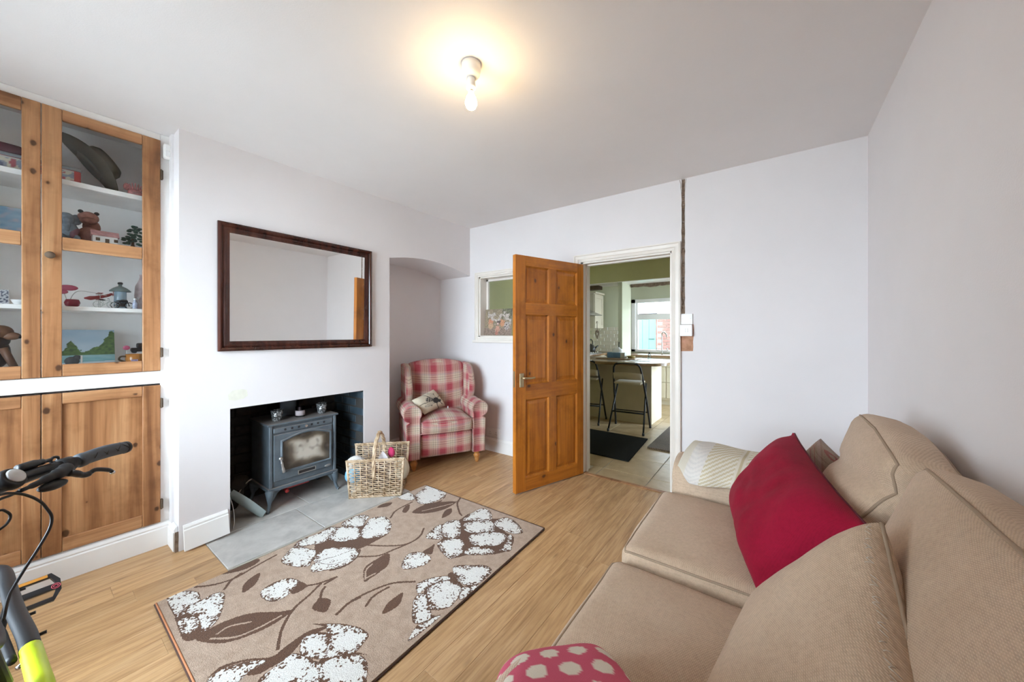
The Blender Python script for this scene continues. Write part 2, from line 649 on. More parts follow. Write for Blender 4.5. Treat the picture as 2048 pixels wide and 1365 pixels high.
def softbox(bm, size, r, bulge, T, nx=14, ny=14, nz=8, wrinkle=0.0, seed=0.0, fn=None):
    """upholstery block: rounded, crowned on every face, with slight lumps; T maps local (centred) to world"""
    sx, sy, sz = [s / 2 for s in size]

    def shape(p):
        x, y, z = p
        u, v, q = x / sx, y / sy, z / sz
        ix, iy, iz = max(sx - r, 0.001), max(sy - r, 0.001), max(sz - r, 0.001)
        c = Vector((max(-ix, min(ix, x)), max(-iy, min(iy, y)), max(-iz, min(iz, z))))
        d = Vector((x, y, z)) - c
        o = c + (d.normalized() * r if d.length > 1e-9 else d)
        bx, by, bz = bulge
        o.x += math.copysign(1, u) * bx * (1 - v * v) * (1 - q * q) * (abs(u) ** 4)
        o.y += math.copysign(1, v) * by * (1 - u * u) * (1 - q * q) * (abs(v) ** 4)
        o.z += math.copysign(1, q) * bz * (1 - u * u) * (1 - v * v) * (abs(q) ** 4)
        if fn:
            o = fn(o, u, v, q)
        o = T @ o
        if wrinkle:
            k = noise.noise(o * 5.0 + Vector((seed, 0, 0))) * 0.7 + noise.noise(o * 13.0 + Vector((0, seed, 0))) * 0.3
            o += (T.to_3x3() @ Vector((u ** 3, v ** 3, q ** 3))).normalized() * k * wrinkle
        return o
    cache = {}

    def vert(i, j, k):
        key = (i, j, k)
        if key not in cache:
            def s(t):
                return math.sin((t - 0.5) * math.pi) * 0.35 + (2 * t - 1) * 0.65
            cache[key] = bm.verts.new(shape((sx * s(i / nx), sy * s(j / ny), sz * s(k / nz))))
        return cache[key]
    for i in range(nx):
        for j in range(ny):
            for k in (0, nz):
                bm.faces.new((vert(i, j, k), vert(i + 1, j, k), vert(i + 1, j + 1, k), vert(i, j + 1, k)))
    for i in range(nx):
        for k in range(nz):
            for j in (0, ny):
                bm.faces.new((vert(i, j, k), vert(i + 1, j, k), vert(i + 1, j, k + 1), vert(i, j, k + 1)))
    for j in range(ny):
        for k in range(nz):
            for i in (0, nx):
                bm.faces.new((vert(i, j, k), vert(i, j + 1, k), vert(i, j + 1, k + 1), vert(i, j, k + 1)))
    return shape, (sx, sy, sz)


def pillow(bm, A, Bp, C, D, thick, n=28, pinch=0.10, wrinkle=0.006, seed=0.0, flip=1, back=0.6, colfn=None, power=0.55):
    """scatter cushion between four corners (in order round the edge); thickness bulges to both sides"""
    A, Bp, C, D = map(Vector, (A, Bp, C, D))
    nrm = ((C - A).cross(D - Bp)).normalized() * flip
    cen = (A + Bp + C + D) / 4

    def pt(s, t, side):
        u, v = 2 * s - 1, 2 * t - 1
        p = A * (1 - s) * (1 - t) + Bp * s * (1 - t) + C * s * t + D * (1 - s) * t
        # edges curve inwards between the corners
        k = pinch * ((1 - u * u) * abs(v) ** 3 * 0.5 + (1 - v * v) * abs(u) ** 3 * 0.5)
        p = p + (cen - p) * k
        h = max(0, (1 - u ** 4) * (1 - v ** 4)) ** power
        h *= thick * (1.0 if side > 0 else back)
        q = p + nrm * side * h
        wv = noise.noise(q * 7 + Vector((seed, seed, 0))) + 0.5 * noise.noise(q * 17 + Vector((0, seed, seed)))
        return q + nrm * side * wv * wrinkle * (0.3 + 0.7 * max(0, (1 - u * u) * (1 - v * v)))
    lay = bm.verts.layers.float_color.new('Col') if colfn else None
    grid = {}
    for side in (1, -1):
        for i in range(n + 1):
            for j in range(n + 1):
                edge = i in (0, n) or j in (0, n)
                if edge and side < 0:
                    grid[(side, i, j)] = grid[(1, i, j)]
                    continue
                ci, cj = 0.5 - 0.5 * math.cos(math.pi * i / n), 0.5 - 0.5 * math.cos(math.pi * j / n)
                v = bm.verts.new(pt(ci, cj, side))
                if lay:
                    v[lay] = (*colfn(ci, cj, side), 1)
                grid[(side, i, j)] = v
        for i in range(n):
            for j in range(n):
                bm.faces.new((grid[(side, i, j)], grid[(side, i + 1, j)], grid[(side, i + 1, j + 1)], grid[(side, i, j + 1)]))
    return pt


def print_panel(name, fn, nx, ny, colfn, mat, parent):
    """flat printed face: fn(s, t) gives the point, colfn(s, t) the ink colour"""
    bm = B()
    lay = bm.verts.layers.float_color.new('Col')
    g = []
    for i in range(nx + 1):
        row = []
        for j in range(ny + 1):
            v = bm.verts.new(fn(i / nx, j / ny))
            v[lay] = (*colfn(i / nx, j / ny), 1)
            row.append(v)
        g.append(row)
    for i in range(nx):
        for j in range(ny):
            bm.faces.new((g[i][j], g[i + 1][j], g[i + 1][j + 1], g[i][j + 1]))
    return obj(name, bm, mat, parent)


M['print'] = attr_mat('printed_canvas', rough=0.75)
M['polka'] = attr_mat('printed_cotton', rough=0.95, bump=0.4, bscale=500)
M['throw'] = attr_mat('woven_wool_throw', rough=0.95, bump=0.5, bscale=350)


def mixc(a, b, t):
    t = max(0.0, min(1.0, t))
    return tuple(x * (1 - t) + y * t for x, y in zip(a, b))


def sst(a, b, x):
    t = max(0.0, min(1.0, (x - a) / (b - a)))
    return t * t * (3 - 2 * t)


# ================================================================== THE ROOM
XL, XC, XR = -2.874, -3.05, 0.47      # chimney breast face, cupboard face, right wall
YF, YB, H = -0.85, 3.10, 2.534        # wall behind the camera, door wall, ceiling
ID = lambda a, b, h: (a, b, h)

# floor: sub floor and individual laminate planks running towards the door wall
fl = struct('floor', bbox((-3.4, YF - 0.02, -0.06), (XR + 0.02, YB + 0.02, -0.012)), M['mortar'])
PW, PLN = 0.128, 1.20
rows = int((XR + 3.42) / PW) + 1
rnd = random.Random(3)
plank_me = None
for r_ in range(rows):
    x0 = -3.40 + r_ * PW
    y = YF - rnd.random() * PLN
    while y < YB + 0.01:
        y0, y1 = max(y, YF), min(y + PLN, YB + 0.01)
        x1 = min(x0 + PW, XR)
        segs = [(y0, y1)]
        if x0 < -2.46:                 # leave out the hearth
            segs = []
            if y0 < 0.672:
                segs.append((y0, min(y1, 0.672)))
            if y1 > 1.905:
                segs.append((max(y0, 1.905), y1))
        for a, b in segs:
            if b - a > 0.02 and x1 - x0 > 0.02:
                bm = bbox((x0 + 0.0003, a + 0.0002, -0.012), (x1 - 0.0003, b - 0.0002, 0.0), 0.0008)
                p = obj('plank', bm, M['laminate'], fl)
        y += PLN

# slate hearth slabs, flush with the planks
slabs = [(-2.872, 0.676, -2.44, 1.20), (-2.872, 1.206, -2.44, 1.735), (-2.872, 1.741, -2.44, 1.90), (-3.36, 0.80, -2.878, 1.30), (-3.36, 1.306, -2.878, 1.76)]
hs = struct('trim_1', bbox((-3.37, 0.672, -0.03), (-2.434, 1.905, -0.004)), M['grout'])
for a in slabs:
    obj('slab', bbox((a[0], a[1], -0.02), (a[2], a[3], 0.002 + rnd.random() * 0.001), 0.002), M['slate'], hs)

struct('ceiling', bbox((-3.5, YF - 0.15, H), (XR + 0.15, YB + 0.02, H + 0.08)), M['ceiling'])
struct('wall_right', bbox((XR, YF - 0.15, -0.05), (XR + 0.12, YB + 0.02, H)), M['wall'])

# left wall: chimney breast with fireplace opening and arched alcove, built as one cut-out sheet with depth
FY0, FY1, FZ = 0.807, 1.752, 0.812
AY0, AY1, AZS, AZC = 2.012, 3.10, 1.985, 2.03
bm = B()
yz = lambda a, b, h: (h, a, b)
XB = -3.38
prism(bm, [(0.557, -0.03), (FY0, -0.03), (FY0, FZ), (FY1, FZ), (FY1, -0.03), (AY0, -0.03), (AY0, H), (0.557, H)], yz, -3.0, XL)
arc = []
for i in range(13):
    t = i / 12
    y = AY0 + (AY1 - AY0) * t
    z = 2.007 + 0.088 * math.sin(math.pi * (0.12 + 0.88 * t)) - 0.032 - 0.0 * t
    arc.append((y, z))
prism(bm, [(AY0, H)] + arc + [(AY1, H)], yz, XB - 0.02, XL)
box(bm, (-3.0, 0.557, FZ), (XB - 0.02, AY0, H))
box(bm, (XB - 0.02, FY1 + 0.10, -0.03), (-3.0, AY0, FZ))
box(bm, (XB - 0.02, 0.557, -0.03), (-3.0, FY0 - 0.10, FZ))
struct('wall_left', bm, M['wall'])
struct('wall_alcove', bbox((XB - 0.12, AY0 - 0.1, -0.05), (XB, YB + 0.02, H)), M['wall'])

# fireplace recess: individual bricks, sooty at back and left; right cheek blue-black, bluish light put into its colour
fb = struct('wall_fireplace', bbox((-3.44, FY0 - 0.13, -0.02), (-3.375, FY1 + 0.13, FZ + 0.15)), M['mortar'])
bm = bbox((-0.010, -0.1065, -0.0315), (0.010, 0.1065, 0.0315), 0.004)
br0 = obj('brick', bm, M['sootbrick'], fb)
br0.location = (-3.366, FY0 + 0.05, 0.035)
for r_ in range(13):
    for c_ in range(6):
        y = FY0 - 0.06 + c_ * 0.225 + (0.1125 if r_ % 2 else 0)
        if y > FY1 + 0.10 or (r_ == 0 and c_ == 0):
            continue
        piece('brick', br0.data, (-3.366 + rnd.uniform(-.003, .003), y, 0.035 + r_ * 0.0735), fb)
for side, yy, sx in ((0, FY0, -1), (1, FY1, 1)):
    ck = struct('wall_fireplace_cheek', bbox((-3.38, min(yy - sx * 0.0015, yy + sx * 0.1), -0.02), (XL - 0.004, max(yy - sx * 0.0015, yy + sx * 0.1), FZ - 0.002)), M['mortar'])
    # half bricks close the bond at the front edge
    bm = bbox((-0.1065, -0.010, -0.0315), (0.1065, 0.010, 0.0315), 0.004)
    b0 = obj('brick', bm, M['bluelit_brick'] if side else M['sootbrick'], ck)
    first = True
    for r_ in range(11):
        for c_ in range(3):
            x = -2.986 - c_ * 0.225 - (0.1125 if r_ % 2 else 0)
            if x < -3.34:
                continue
            loc = (x, yy + sx * 0.006 + rnd.uniform(-.001, .001), 0.035 + r_ * 0.0735)
            if first:
                b0.location = loc
                first = False
            else:
                piece('brick', b0.data, loc, ck)
struct('trim_2', bbox((-3.40, FY0 + 0.001, FZ - 0.004), (XL - 0.003, FY1 - 0.001, FZ + 0.06)), M['mortar'])

# door wall with doorway, internal window and a chased-out cable groove
DX0, DX1, DZ = -1.470, -0.655, 1.985
WX0, WX1, WZ0, WZ1 = -2.735, -1.86, 1.262, 1.955
bm = B()
xs = [-3.5, WX0, WX1, DX0, DX1, XR + 0.02]
y0, y1 = YB, YB + 0.15


def wbox(xa, xb, za, zb):
    box(bm, (xa, y0, za), (xb, y1, zb))


wbox(-3.5, WX0, -0.05, H)
wbox(WX0, WX1, -0.05, WZ0)
wbox(WX0, WX1, WZ1, H)
wbox(WX1, DX0, -0.05, H)
wbox(DX0, DX1, DZ, H)
GX0, GX1 = -0.594, -0.570            # the groove: the wall is thinner here
wbox(DX1, GX0, -0.05, H)
box(bm, (GX0, YB + 0.018, 1.17), (GX1, y1, H))
wbox(GX0, GX1, -0.05, 1.17)
box(bm, (GX1, YB + 0.018, 1.17), (-0.512, y1, 1.455))
wbox(GX1, -0.512, -0.05, 1.17)
wbox(GX1, -0.512, 1.455, H)
wbox(-0.512, XR + 0.02, -0.05, H)
wb_ = struct('wall_back', bm, M['wall'])
# ragged raw plaster inside the groove
bm = B()
rg = random.Random(5)
pl, pr_ = [], []
for i in range(33):
    z = 1.45 + (H - 0.004 - 1.45) * i / 32
    wd = 0.004 * rg.uniform(-1, 1)
    if i >= 30:
        wd += (i - 29) * 0.006
    pl.append((GX0 - 0.001 - wd + 0.002, z))
    pr_.append((GX1 + wd * rg.uniform(0.2, 1.0) - 0.001, z))
for i in range(32):
    q = [(pl[i], 0), (pr_[i], 0), (pr_[i + 1], 0), (pl[i + 1], 0)]
    mid = lambda a, b: ((a[0] + b[0]) / 2, (a[1] + b[1]) / 2)
    v = [bm.verts.new((p[0], YB - 0.0012, p[1])) for p, _ in q]
    m0, m1 = mid(pl[i], pr_[i]), mid(pl[i + 1], pr_[i + 1])
    w0, w1 = bm.verts.new((m0[0], YB + 0.012 * rg.random(), m0[1])), bm.verts.new((m1[0], YB + 0.012 * rg.random(), m1[1]))
    bm.faces.new((v[0], w0, w1, v[3]))
    bm.faces.new((w0, v[1], v[2], w1))
obj('cable_groove', bm, M['rawplaster'], wb_, label='ragged brown chase cut in the plaster')
bm = B()
prism(bm, [(-0.600, 1.165), (-0.513, 1.168), (-0.510, 1.20), (-0.512, 1.24), (-0.508, 1.29), (-0.506, 1.33), (-0.509, 1.378), (-0.598, 1.38), (-0.599, 1.25)], lambda a, b, h: (a, h, b), YB - 0.0015, YB + 0.01)
obj('bare_patch', bm, M['patchbrick'], wb_, label='bare brick patch below the switch plates')

bm = B()
pp_ = [(0.800, 0.870), (0.835, 0.862), (0.880, 0.868), (0.905, 0.885), (0.900, 0.925), (0.870, 0.935), (0.820, 0.930), (0.795, 0.905)]
prism(bm, pp_, yz, XL - 0.002, XL + 0.0006)
obj('filler_patch', bm, flat('dried_filler', (0.70, 0.69, 0.60), 0.8, var=0.05, scale=30), bpy.data.objects['wall_left'], label='pale yellowish filler patch above the fireplace')

# wall behind the camera with the big window the daylight comes through
bm = B()
for lo, hi in (((-3.5, YF - 0.12, -0.05), (-2.8, YF, H)), ((-1.15, YF - 0.12, -0.05), (XR + 0.1, YF, H)), ((-2.8, YF - 0.12, -0.05), (-1.15, YF, 0.42)), ((-2.8, YF - 0.12, 2.2), (-1.15, YF, H))):
    box(bm, lo, hi)
struct('wall_front', bm, M['wall'])
bm = B()
for x in (-2.8, -2.0, -1.20):
    box(bm, (x, YF - 0.10, 0.42), (x + 0.05, YF - 0.04, 2.2))
for z in (0.42, 2.15):
    box(bm, (-2.8, YF - 0.10, z), (-1.15, YF - 0.04, z + 0.05))
wf = struct('window_1', bm, M['trim'])
obj('pane', bbox((-2.76, YF - 0.072, 0.46), (-1.19, YF - 0.068, 2.16)), M['glass'], wf)
struct('wall_cupboard_back', bbox((-3.50, YF - 0.1, -0.05), (-3.40, 0.56, H)), M['shelfwhite'])
struct('wall_cupboard_side', bbox((-3.42, 0.545, -0.05), (-2.99, 0.557, H)), M['wall'])

# skirting boards
def skirting(name, p, q, nrm, h=0.145, t=0.02):
    """moulded board from p to q, nrm points into the room"""
    p, q, nrm = Vector(p), Vector(q), Vector(nrm)
    prof = [(0, 0), (t, 0), (t, h * 0.76), (t * 0.72, h * 0.80), (t * 0.85, h * 0.86), (t * 0.45, h * 0.96), (0, h)]
    bm = B()
    a = [bm.verts.new(p + nrm * d + Vector((0, 0, z))) for d, z in prof]
    b = [bm.verts.new(q + nrm * d + Vector((0, 0, z))) for d, z in prof]
    bm.faces.new(a)
    bm.faces.new(b[::-1])
    for i in range(len(prof)):
        j = (i + 1) % len(prof)
        bm.faces.new((a[i], b[i], b[j], a[j]))
    return struct(name, bm, M['trim'])


skirting('baseboard_cupboard', (XC + 0.002, YF, 0), (XC + 0.002, 0.556, 0), (1, 0, 0))
skirting('baseboard_return', (XC + 0.02, 0.555, 0), (XL - 0.022, 0.555, 0), (0, -1, 0))
skirting('baseboard_back', (-3.38, YB, 0), (-1.55, YB, 0), (0, -1, 0))
skirting('baseboard_back_right', (-0.55, YB, 0), (XR, YB, 0), (0, -1, 0))
skirting('baseboard_right', (XR, YF, 0), (XR, YB, 0), (-1, 0, 0))
skirting('baseboard_alcove', (XB, AY0, 0), (XB, YB, 0), (1, 0, 0))
# the loose skirting on the chimney breast, tipped away from the wall
prof = [(0, 0), (0.02, 0), (0.02, 0.115), (0.014, 0.12), (0.016, 0.13), (0.008, 0.145), (0, 0.148)]
T = Matrix.Translation((XL + 0.034, 0, 0.006)) @ Matrix.Rotation(math.radians(-13), 4, 'Y')
bm = B()
a = [bm.verts.new(T @ Vector((d, 0.574, z))) for d, z in prof]
b = [bm.verts.new(T @ Vector((d, 0.792, z + 0.012))) for d, z in prof]
bm.faces.new(a)
bm.faces.new(b[::-1])
for i in range(len(prof)):
    j = (i + 1) % len(prof)
    bm.faces.new((a[i], b[i], b[j], a[j]))
struct('baseboard_chimney', bm, M['trim'])
# broken return end beside it
bm = B()
prism(bm, [(XL - 0.022, 0.0), (XL - 0.003, 0.0), (XL - 0.006, 0.05), (XL - 0.001, 0.07), (XL - 0.004, 0.12), (XL - 0.022, 0.10)], lambda a, b, h: (a, h, b), 0.540, 0.556)
struct('trim_3', bm, M['rawplaster'])

# door lining and architrave
bm = B()
for lo, hi in (((DX0, YB - 0.002, 0), (DX0 + 0.030, YB + 0.152, DZ)), ((DX1 - 0.026, YB - 0.002, 0), (DX1, YB + 0.152, DZ)), ((DX0, YB - 0.002, DZ - 0.03), (DX1, YB + 0.152, DZ))):
    box(bm, lo, hi, 0.002)
box(bm, (DX0 + 0.03, YB + 0.055, 0), (DX0 + 0.042, YB + 0.09, DZ - 0.03))
box(bm, (DX1 - 0.038, YB + 0.055, 0), (DX1 - 0.026, YB + 0.09, DZ - 0.03))
box(bm, (DX0 + 0.03, YB + 0.055, DZ - 0.042), (DX1 - 0.026, YB + 0.09, DZ - 0.03))
struct('trim_4', bm, M['cream'])


def architrave(name, x0, x1, z1, wd, y, s, zb=0.0, sill=False):
    """moulded frame round an opening on wall plane y, s = -1 for the room side"""
    prof = [(0.0, 0.012), (0.010, 0.016), (0.35, 0.010), (0.45, 0.018), (0.80, 0.020), (0.88, 0.026), (1.0, 0.024)]
    bm = B()
    path = [((x0, zb), (-1, 0)), ((x0, z1), (-1, 1)), ((x1, z1), (1, 1)), ((x1, zb), (1, 0))]
    if sill:
        path = [((x0, zb), (-1, -1)), ((x0, z1), (-1, 1)), ((x1, z1), (1, 1)), ((x1, zb), (1, -1))]
    rings = []
    for (px, pz), (dx, dz) in path:
        rg = [bm.verts.new((px + dx * f * wd, y + s * h, pz + dz * f * wd)) for f, h in prof]
        rg += [bm.verts.new((px + dx * wd, y, pz + dz * wd)), bm.verts.new((px, y, pz))]
        rings.append(rg)
    m = len(rings[0])
    for i in range(len(rings) if sill else len(rings) - 1):
        p, q = rings[i], rings[(i + 1) % len(rings)]
        for k in range(m):
            bm.faces.new((p[k], p[(k + 1) % m], q[(k + 1) % m], q[k]))
    if not sill:
        bm.faces.new(rings[0][::-1])
        bm.faces.new(rings[-1])
    return struct(name, bm, M['cream'])


architrave('trim_5', DX0 + 0.012, DX1 - 0.012, DZ - 0.015, 0.068, YB, -1)
architrave('trim_6', DX0 + 0.012, DX1 - 0.012, DZ - 0.015, 0.068, YB + 0.15, 1)
# pale threshold strip
struct('trim_7', bbox((DX0 + 0.03, YB - 0.012, 0.0), (DX1 - 0.026, YB + 0.03, 0.007), 0.003), M['pine_y'])

# internal window: frame, reveal boards, pane
bm = B()
for lo, hi in (((WX0, YB - 0.001, WZ0), (WX0 + 0.022, YB + 0.15, WZ1)), ((WX1 - 0.022, YB - 0.001, WZ0), (WX1, YB + 0.15, WZ1)), ((WX0, YB - 0.001, WZ1 - 0.022), (WX1, YB + 0.15, WZ1)), ((WX0, YB - 0.001, WZ0), (WX1, YB + 0.15, WZ0 + 0.020))):
    box(bm, lo, hi, 0.002)
win2 = struct('window_2', bm, M['cream'])
obj('pane', bbox((WX0 + 0.02, YB + 0.125, WZ0 + 0.018), (WX1 - 0.02, YB + 0.129, WZ1 - 0.02)), M['glass'], win2)
bm = B()
for lo, hi in (((WX0 + 0.02, YB + 0.110, WZ0 + 0.018), (WX0 + 0.045, YB + 0.14, WZ1 - 0.02)), ((WX0 + 0.02, YB + 0.110, WZ1 - 0.045), (WX1 - 0.02, YB + 0.14, WZ1 - 0.02))):
    box(bm, lo, hi, 0.002)
obj('glazing_bead', bm, M['cream'], win2)
a_ = architrave('trim_8', WX0 + 0.006, WX1 - 0.006, WZ1 - 0.006, 0.052, YB, -1, WZ0 + 0.006, True)
struct('trim_9', bbox((WX0 - 0.075, YB - 0.034, WZ0 - 0.058), (WX1 + 0.07, YB - 0.001, WZ0 - 0.03), 0.004), M['cream'])

# ================================================================== BUILT-IN PINE CUPBOARD
cup = thing('built_in_cupboard', (XC, 0.06, 0), 'pine built-in cupboard with two glazed doors above two panelled doors, filling the recess', 'cupboard')
bm = B()
for lo, hi in (((XC - 0.02, -0.394, 2.492), (XC, 0.505, H - 0.001)), ((XC - 0.02, 0.506, 0.0), (XC, 0.5565, H - 0.001)), ((XC - 0.02, -0.394, 1.0), (XC, 0.505, 1.076)), ((XC - 0.02, YF, 0.0), (XC, -0.395, H - 0.001)), ((XC - 0.02, -0.394, 0.0), (XC, 0.505, 0.149))):
    box(bm, lo, hi, 0.0015)
obj('face_frame', bm, M['trim'], cup)
for z0_, z1_ in ((2.112, 2.140), (1.795, 1.822), (1.431, 1.4544), (1.095, 1.12), (0.12, 0.149)):
    obj('shelf', bbox((-3.40, -0.47, z0_), (-3.095, 0.545, z1_), 0.002), M['shelfwhite'], cup)
obj('carcass_side', bbox((-3.40, -0.49, 0.1), (-3.07, -0.47, H - 0.01)), M['shelfwhite'], cup)


def cup_door(ya, yb, sl, sr, z0_, z1_, rails, glazed, knob_y, hinge_y):
    bm = B()
    x0, x1 = XC - 0.004, XC + 0.018
    box(bm, (x0, ya, z0_), (x1, ya + sl, z1_), 0.0025)
    box(bm, (x0, yb - sr, z0_), (x1, yb, z1_), 0.0025)
    d = obj('door', bm, M['pine_z'], cup)
    for ra, rb in rails:
        obj('rail', bbox((x0, ya + sl + 0.001, ra), (x1 - 0.001, yb - sr - 0.001, rb), 0.0025), M['pine_y'], d)
    for (a0, a1), (b0, b1) in zip(rails, rails[1:]):
        if glazed:
            obj('pane', bbox((XC + 0.004, ya + sl - 0.004, a1 - 0.004), (XC + 0.007, yb - sr + 0.004, b0 + 0.004)), M['cupglass'], d)
        else:
            obj('panel', bbox((XC - 0.002, ya + sl - 0.003, a1 - 0.003), (XC + 0.007, yb - sr + 0.003, b0 + 0.003)), M['pine_z'], d)
    if knob_y is not None:
        kz = 1.711
        T = Matrix.Translation((x1, knob_y, kz)) @ Matrix.Rotation(math.radians(90), 4, 'Y')
        obj('knob', lathe(B(), [(0.008, -0.002), (0.008, 0.008), (0.016, 0.012), (0.018, 0.02), (0.014, 0.026), (0.002, 0.028)], (0, 0, 0), 16, T), M['wickerdark'], d, True, label='dark turned knob')
    for hz in hinge_y:
        bm = bbox((XC - 0.002, yb, hz - 0.028), (XC + 0.022, yb + 0.012, hz + 0.028), 0.002)
        tube(bm, [(XC + 0.022, yb + 0.003, hz - 0.030), (XC + 0.022, yb + 0.003, hz + 0.030)], 0.004, 8)
        obj('hinge', bm, M['wickerdark'], d, label='dark iron butt hinge')
    return d


cup_door(0.0625, 0.504, 0.065, 0.077, 1.079, 2.489, [(1.079, 1.142), (1.748, 1.816), (2.431, 2.489)], True, 0.088, (2.28, 1.19))
cup_door(-0.390, 0.0595, 0.075, 0.058, 1.079, 2.489, [(1.079, 1.142), (1.748, 1.816), (2.424, 2.489)], True, None, ())
cup_door(0.0625, 0.504, 0.065, 0.077, 0.152, 0.990, [(0.152, 0.222), (0.932, 0.990)], False, None, (0.88, 0.26))
cup_door(-0.390, 0.0595, 0.075, 0.058, 0.152, 0.990, [(0.152, 0.222), (0.932, 0.990)], False, None, ())
# small alarm bell box at the top of the recess
t = thing('detector_box', (XC + 0.012, 0.535, 2.43), 'small off-white plastic sensor box high in the corner above the cupboard', 'sensor')
obj('casing', bbox((XC, 0.515, 2.385), (XC + 0.035, 0.553, 2.475), 0.010, 2), M['trim'], t)
obj('lens', bbox((XC + 0.033, 0.522, 2.40), (XC + 0.040, 0.546, 2.43), 0.003), M['white'], t)

# ------------------------------------------------------------------ things inside the cupboard
def simple(name, bm, mat, label, cat, smooth=False, group=None):
    return tag(obj(name, bm, mat, None, smooth), label, cat, group)


# top shelf (2.140)
t = thing('storage_box', (-3.22, 0.02, 2.14), 'long printed storage box with a red end on the top cupboard shelf', 'box')
obj('carton', bbox((-3.30, -0.16, 2.1405), (-3.16, 0.20, 2.215), 0.003), M['red'], t)


def boxprint(s, tt):
    a = noise.noise(Vector((s * 9, tt * 2.2, 1.0)))
    b = noise.noise(Vector((s * 14, tt * 3.0, 7.0)))
    c = (0.30, 0.33, 0.40)
    if a > 0.12:
        c = (0.62, 0.58, 0.48)
    if b > 0.22:
        c = (0.45, 0.12, 0.14)
    if tt < 0.12 or tt > 0.9:
        c = (0.55, 0.53, 0.52)
    if a < -0.25:
        c = (0.14, 0.16, 0.24)
    return c


print_panel('printed_side', lambda s, tt: (-3.1595, -0.155 + 0.33 * s, 2.144 + 0.068 * tt), 60, 14, boxprint, M['print'], t)
obj('lid', bbox((-3.303, -0.163, 2.215), (-3.157, 0.203, 2.232), 0.003), M['print'] if False else flat('grey_card', (0.26, 0.28, 0.31), 0.6), t)
bm = B()
softbox(bm, (0.14, 0.17, 0.05), 0.02, (0.005, 0.005, 0.012), Matrix.Translation((-3.24, -0.07, 2.256)), 8, 8, 4, 0.006)
simple('folded_cap', bm, flat('maroon_felt', (0.13, 0.045, 0.06), 0.95), 'folded maroon felt cap lying on the printed storage box', 'cap', True)

hat = thing('bush_hat', (-3.25, 0.27, 2.14), 'olive brown wide-brimmed hat propped against the back of the top shelf', 'hat')
felt = flat('olive_brown_felt', (0.085, 0.075, 0.055), 0.95, var=0.2)
HT = Matrix.Translation((-3.245, 0.235, 2.285)) @ Matrix.Rotation(math.radians(-52), 4, 'X')
bm = B()
for k, (ra, zc) in enumerate(((0.075, 0.0), (0.12, 0.002), (0.165, 0.010), (0.195, 0.026))):
    pass
rings = []
for rr, zc in ((0.070, 0.004), (0.11, 0.0), (0.15, 0.006), (0.185, 0.022), (0.188, 0.026), (0.15, 0.011), (0.11, 0.005), (0.070, 0.009)):
    rings.append([bm.verts.new(HT @ Vector((rr * 0.68 * math.cos(2 * math.pi * k / 28), rr * math.sin(2 * math.pi * k / 28), zc + (0.025 * (rr / 0.188) ** 2) * math.cos(4 * math.pi * k / 28)))) for k in range(28)])
for a, b in zip(rings, rings[1:] + rings[:1]):
    for k in range(28):
        bm.faces.new((a[k], a[(k + 1) % 28], b[(k + 1) % 28], b[k]))
obj('brim', bm, felt, hat, True)
bm = lathe(B(), [(0.102, 0.0), (0.100, 0.04), (0.092, 0.085), (0.075, 0.105), (0.045, 0.098), (0.01, 0.088)], (0, 0, 0), 24, HT @ Matrix.Diagonal((0.72, 1, 1, 1)))
obj('crown', bm, felt, hat, True)
bm = lathe(B(), [(0.1035, 0.004), (0.1035, 0.022), (0.1005, 0.022), (0.1005, 0.004)], (0, 0, 0), 24, HT @ Matrix.Diagonal((0.72, 1, 1, 1)))
obj('hat_band', bm, M['black'], hat, True)

t = thing('shell_ornament', (-3.18, 0.405, 2.14), 'pink striped glass ornament beside the hat on the top cupboard shelf', 'ornament')
pk = flat('pink_striped_glass', (0.52, 0.20, 0.20), 0.2, var=0.5, scale=60)
bm = B()
ellip(bm, (-3.18, 0.415, 2.168), (0.022, 0.034, 0.027))
obj('body', bm, pk, t, True)
for k in range(7):
    a = math.pi * (0.1 + 0.8 * k / 6)
    obj('fin', tube(B(), [(-3.18, 0.415 + 0.02 * math.cos(a), 2.18), (-3.17, 0.415 + 0.035 * math.cos(a), 2.20 + 0.03 * math.sin(a))], [0.006, 0.003], 6), pk, t, True)
bm = B()
ellip(bm, (-3.18, 0.378, 2.20), (0.010, 0.014, 0.022))
obj('curl', bm, pk, t, True)

# middle shelf (1.822)
def seasky(s, tt):
    c = mixc((0.42, 0.58, 0.70), (0.22, 0.40, 0.60), noise.noise(Vector((s * 3, tt * 8, 3))) + 0.5)
    return mixc(c, (0.62, 0.55, 0.60), 1.4 * noise.noise(Vector((s * 6, tt * 6, 9))))


t = thing('sea_painting', (-3.30, -0.06, 1.822), 'pale blue seascape canvas leaning behind the left glazed door', 'painting')
obj('canvas_board', bbox((-3.325, -0.16, 1.823), (-3.305, 0.012, 1.985), 0.002), M['canvas'], t)
print_panel('painted_face', lambda s, tt: (-3.3045, -0.158 + 0.168 * s, 1.825 + 0.158 * tt), 24, 24, seasky, M['print'], t)

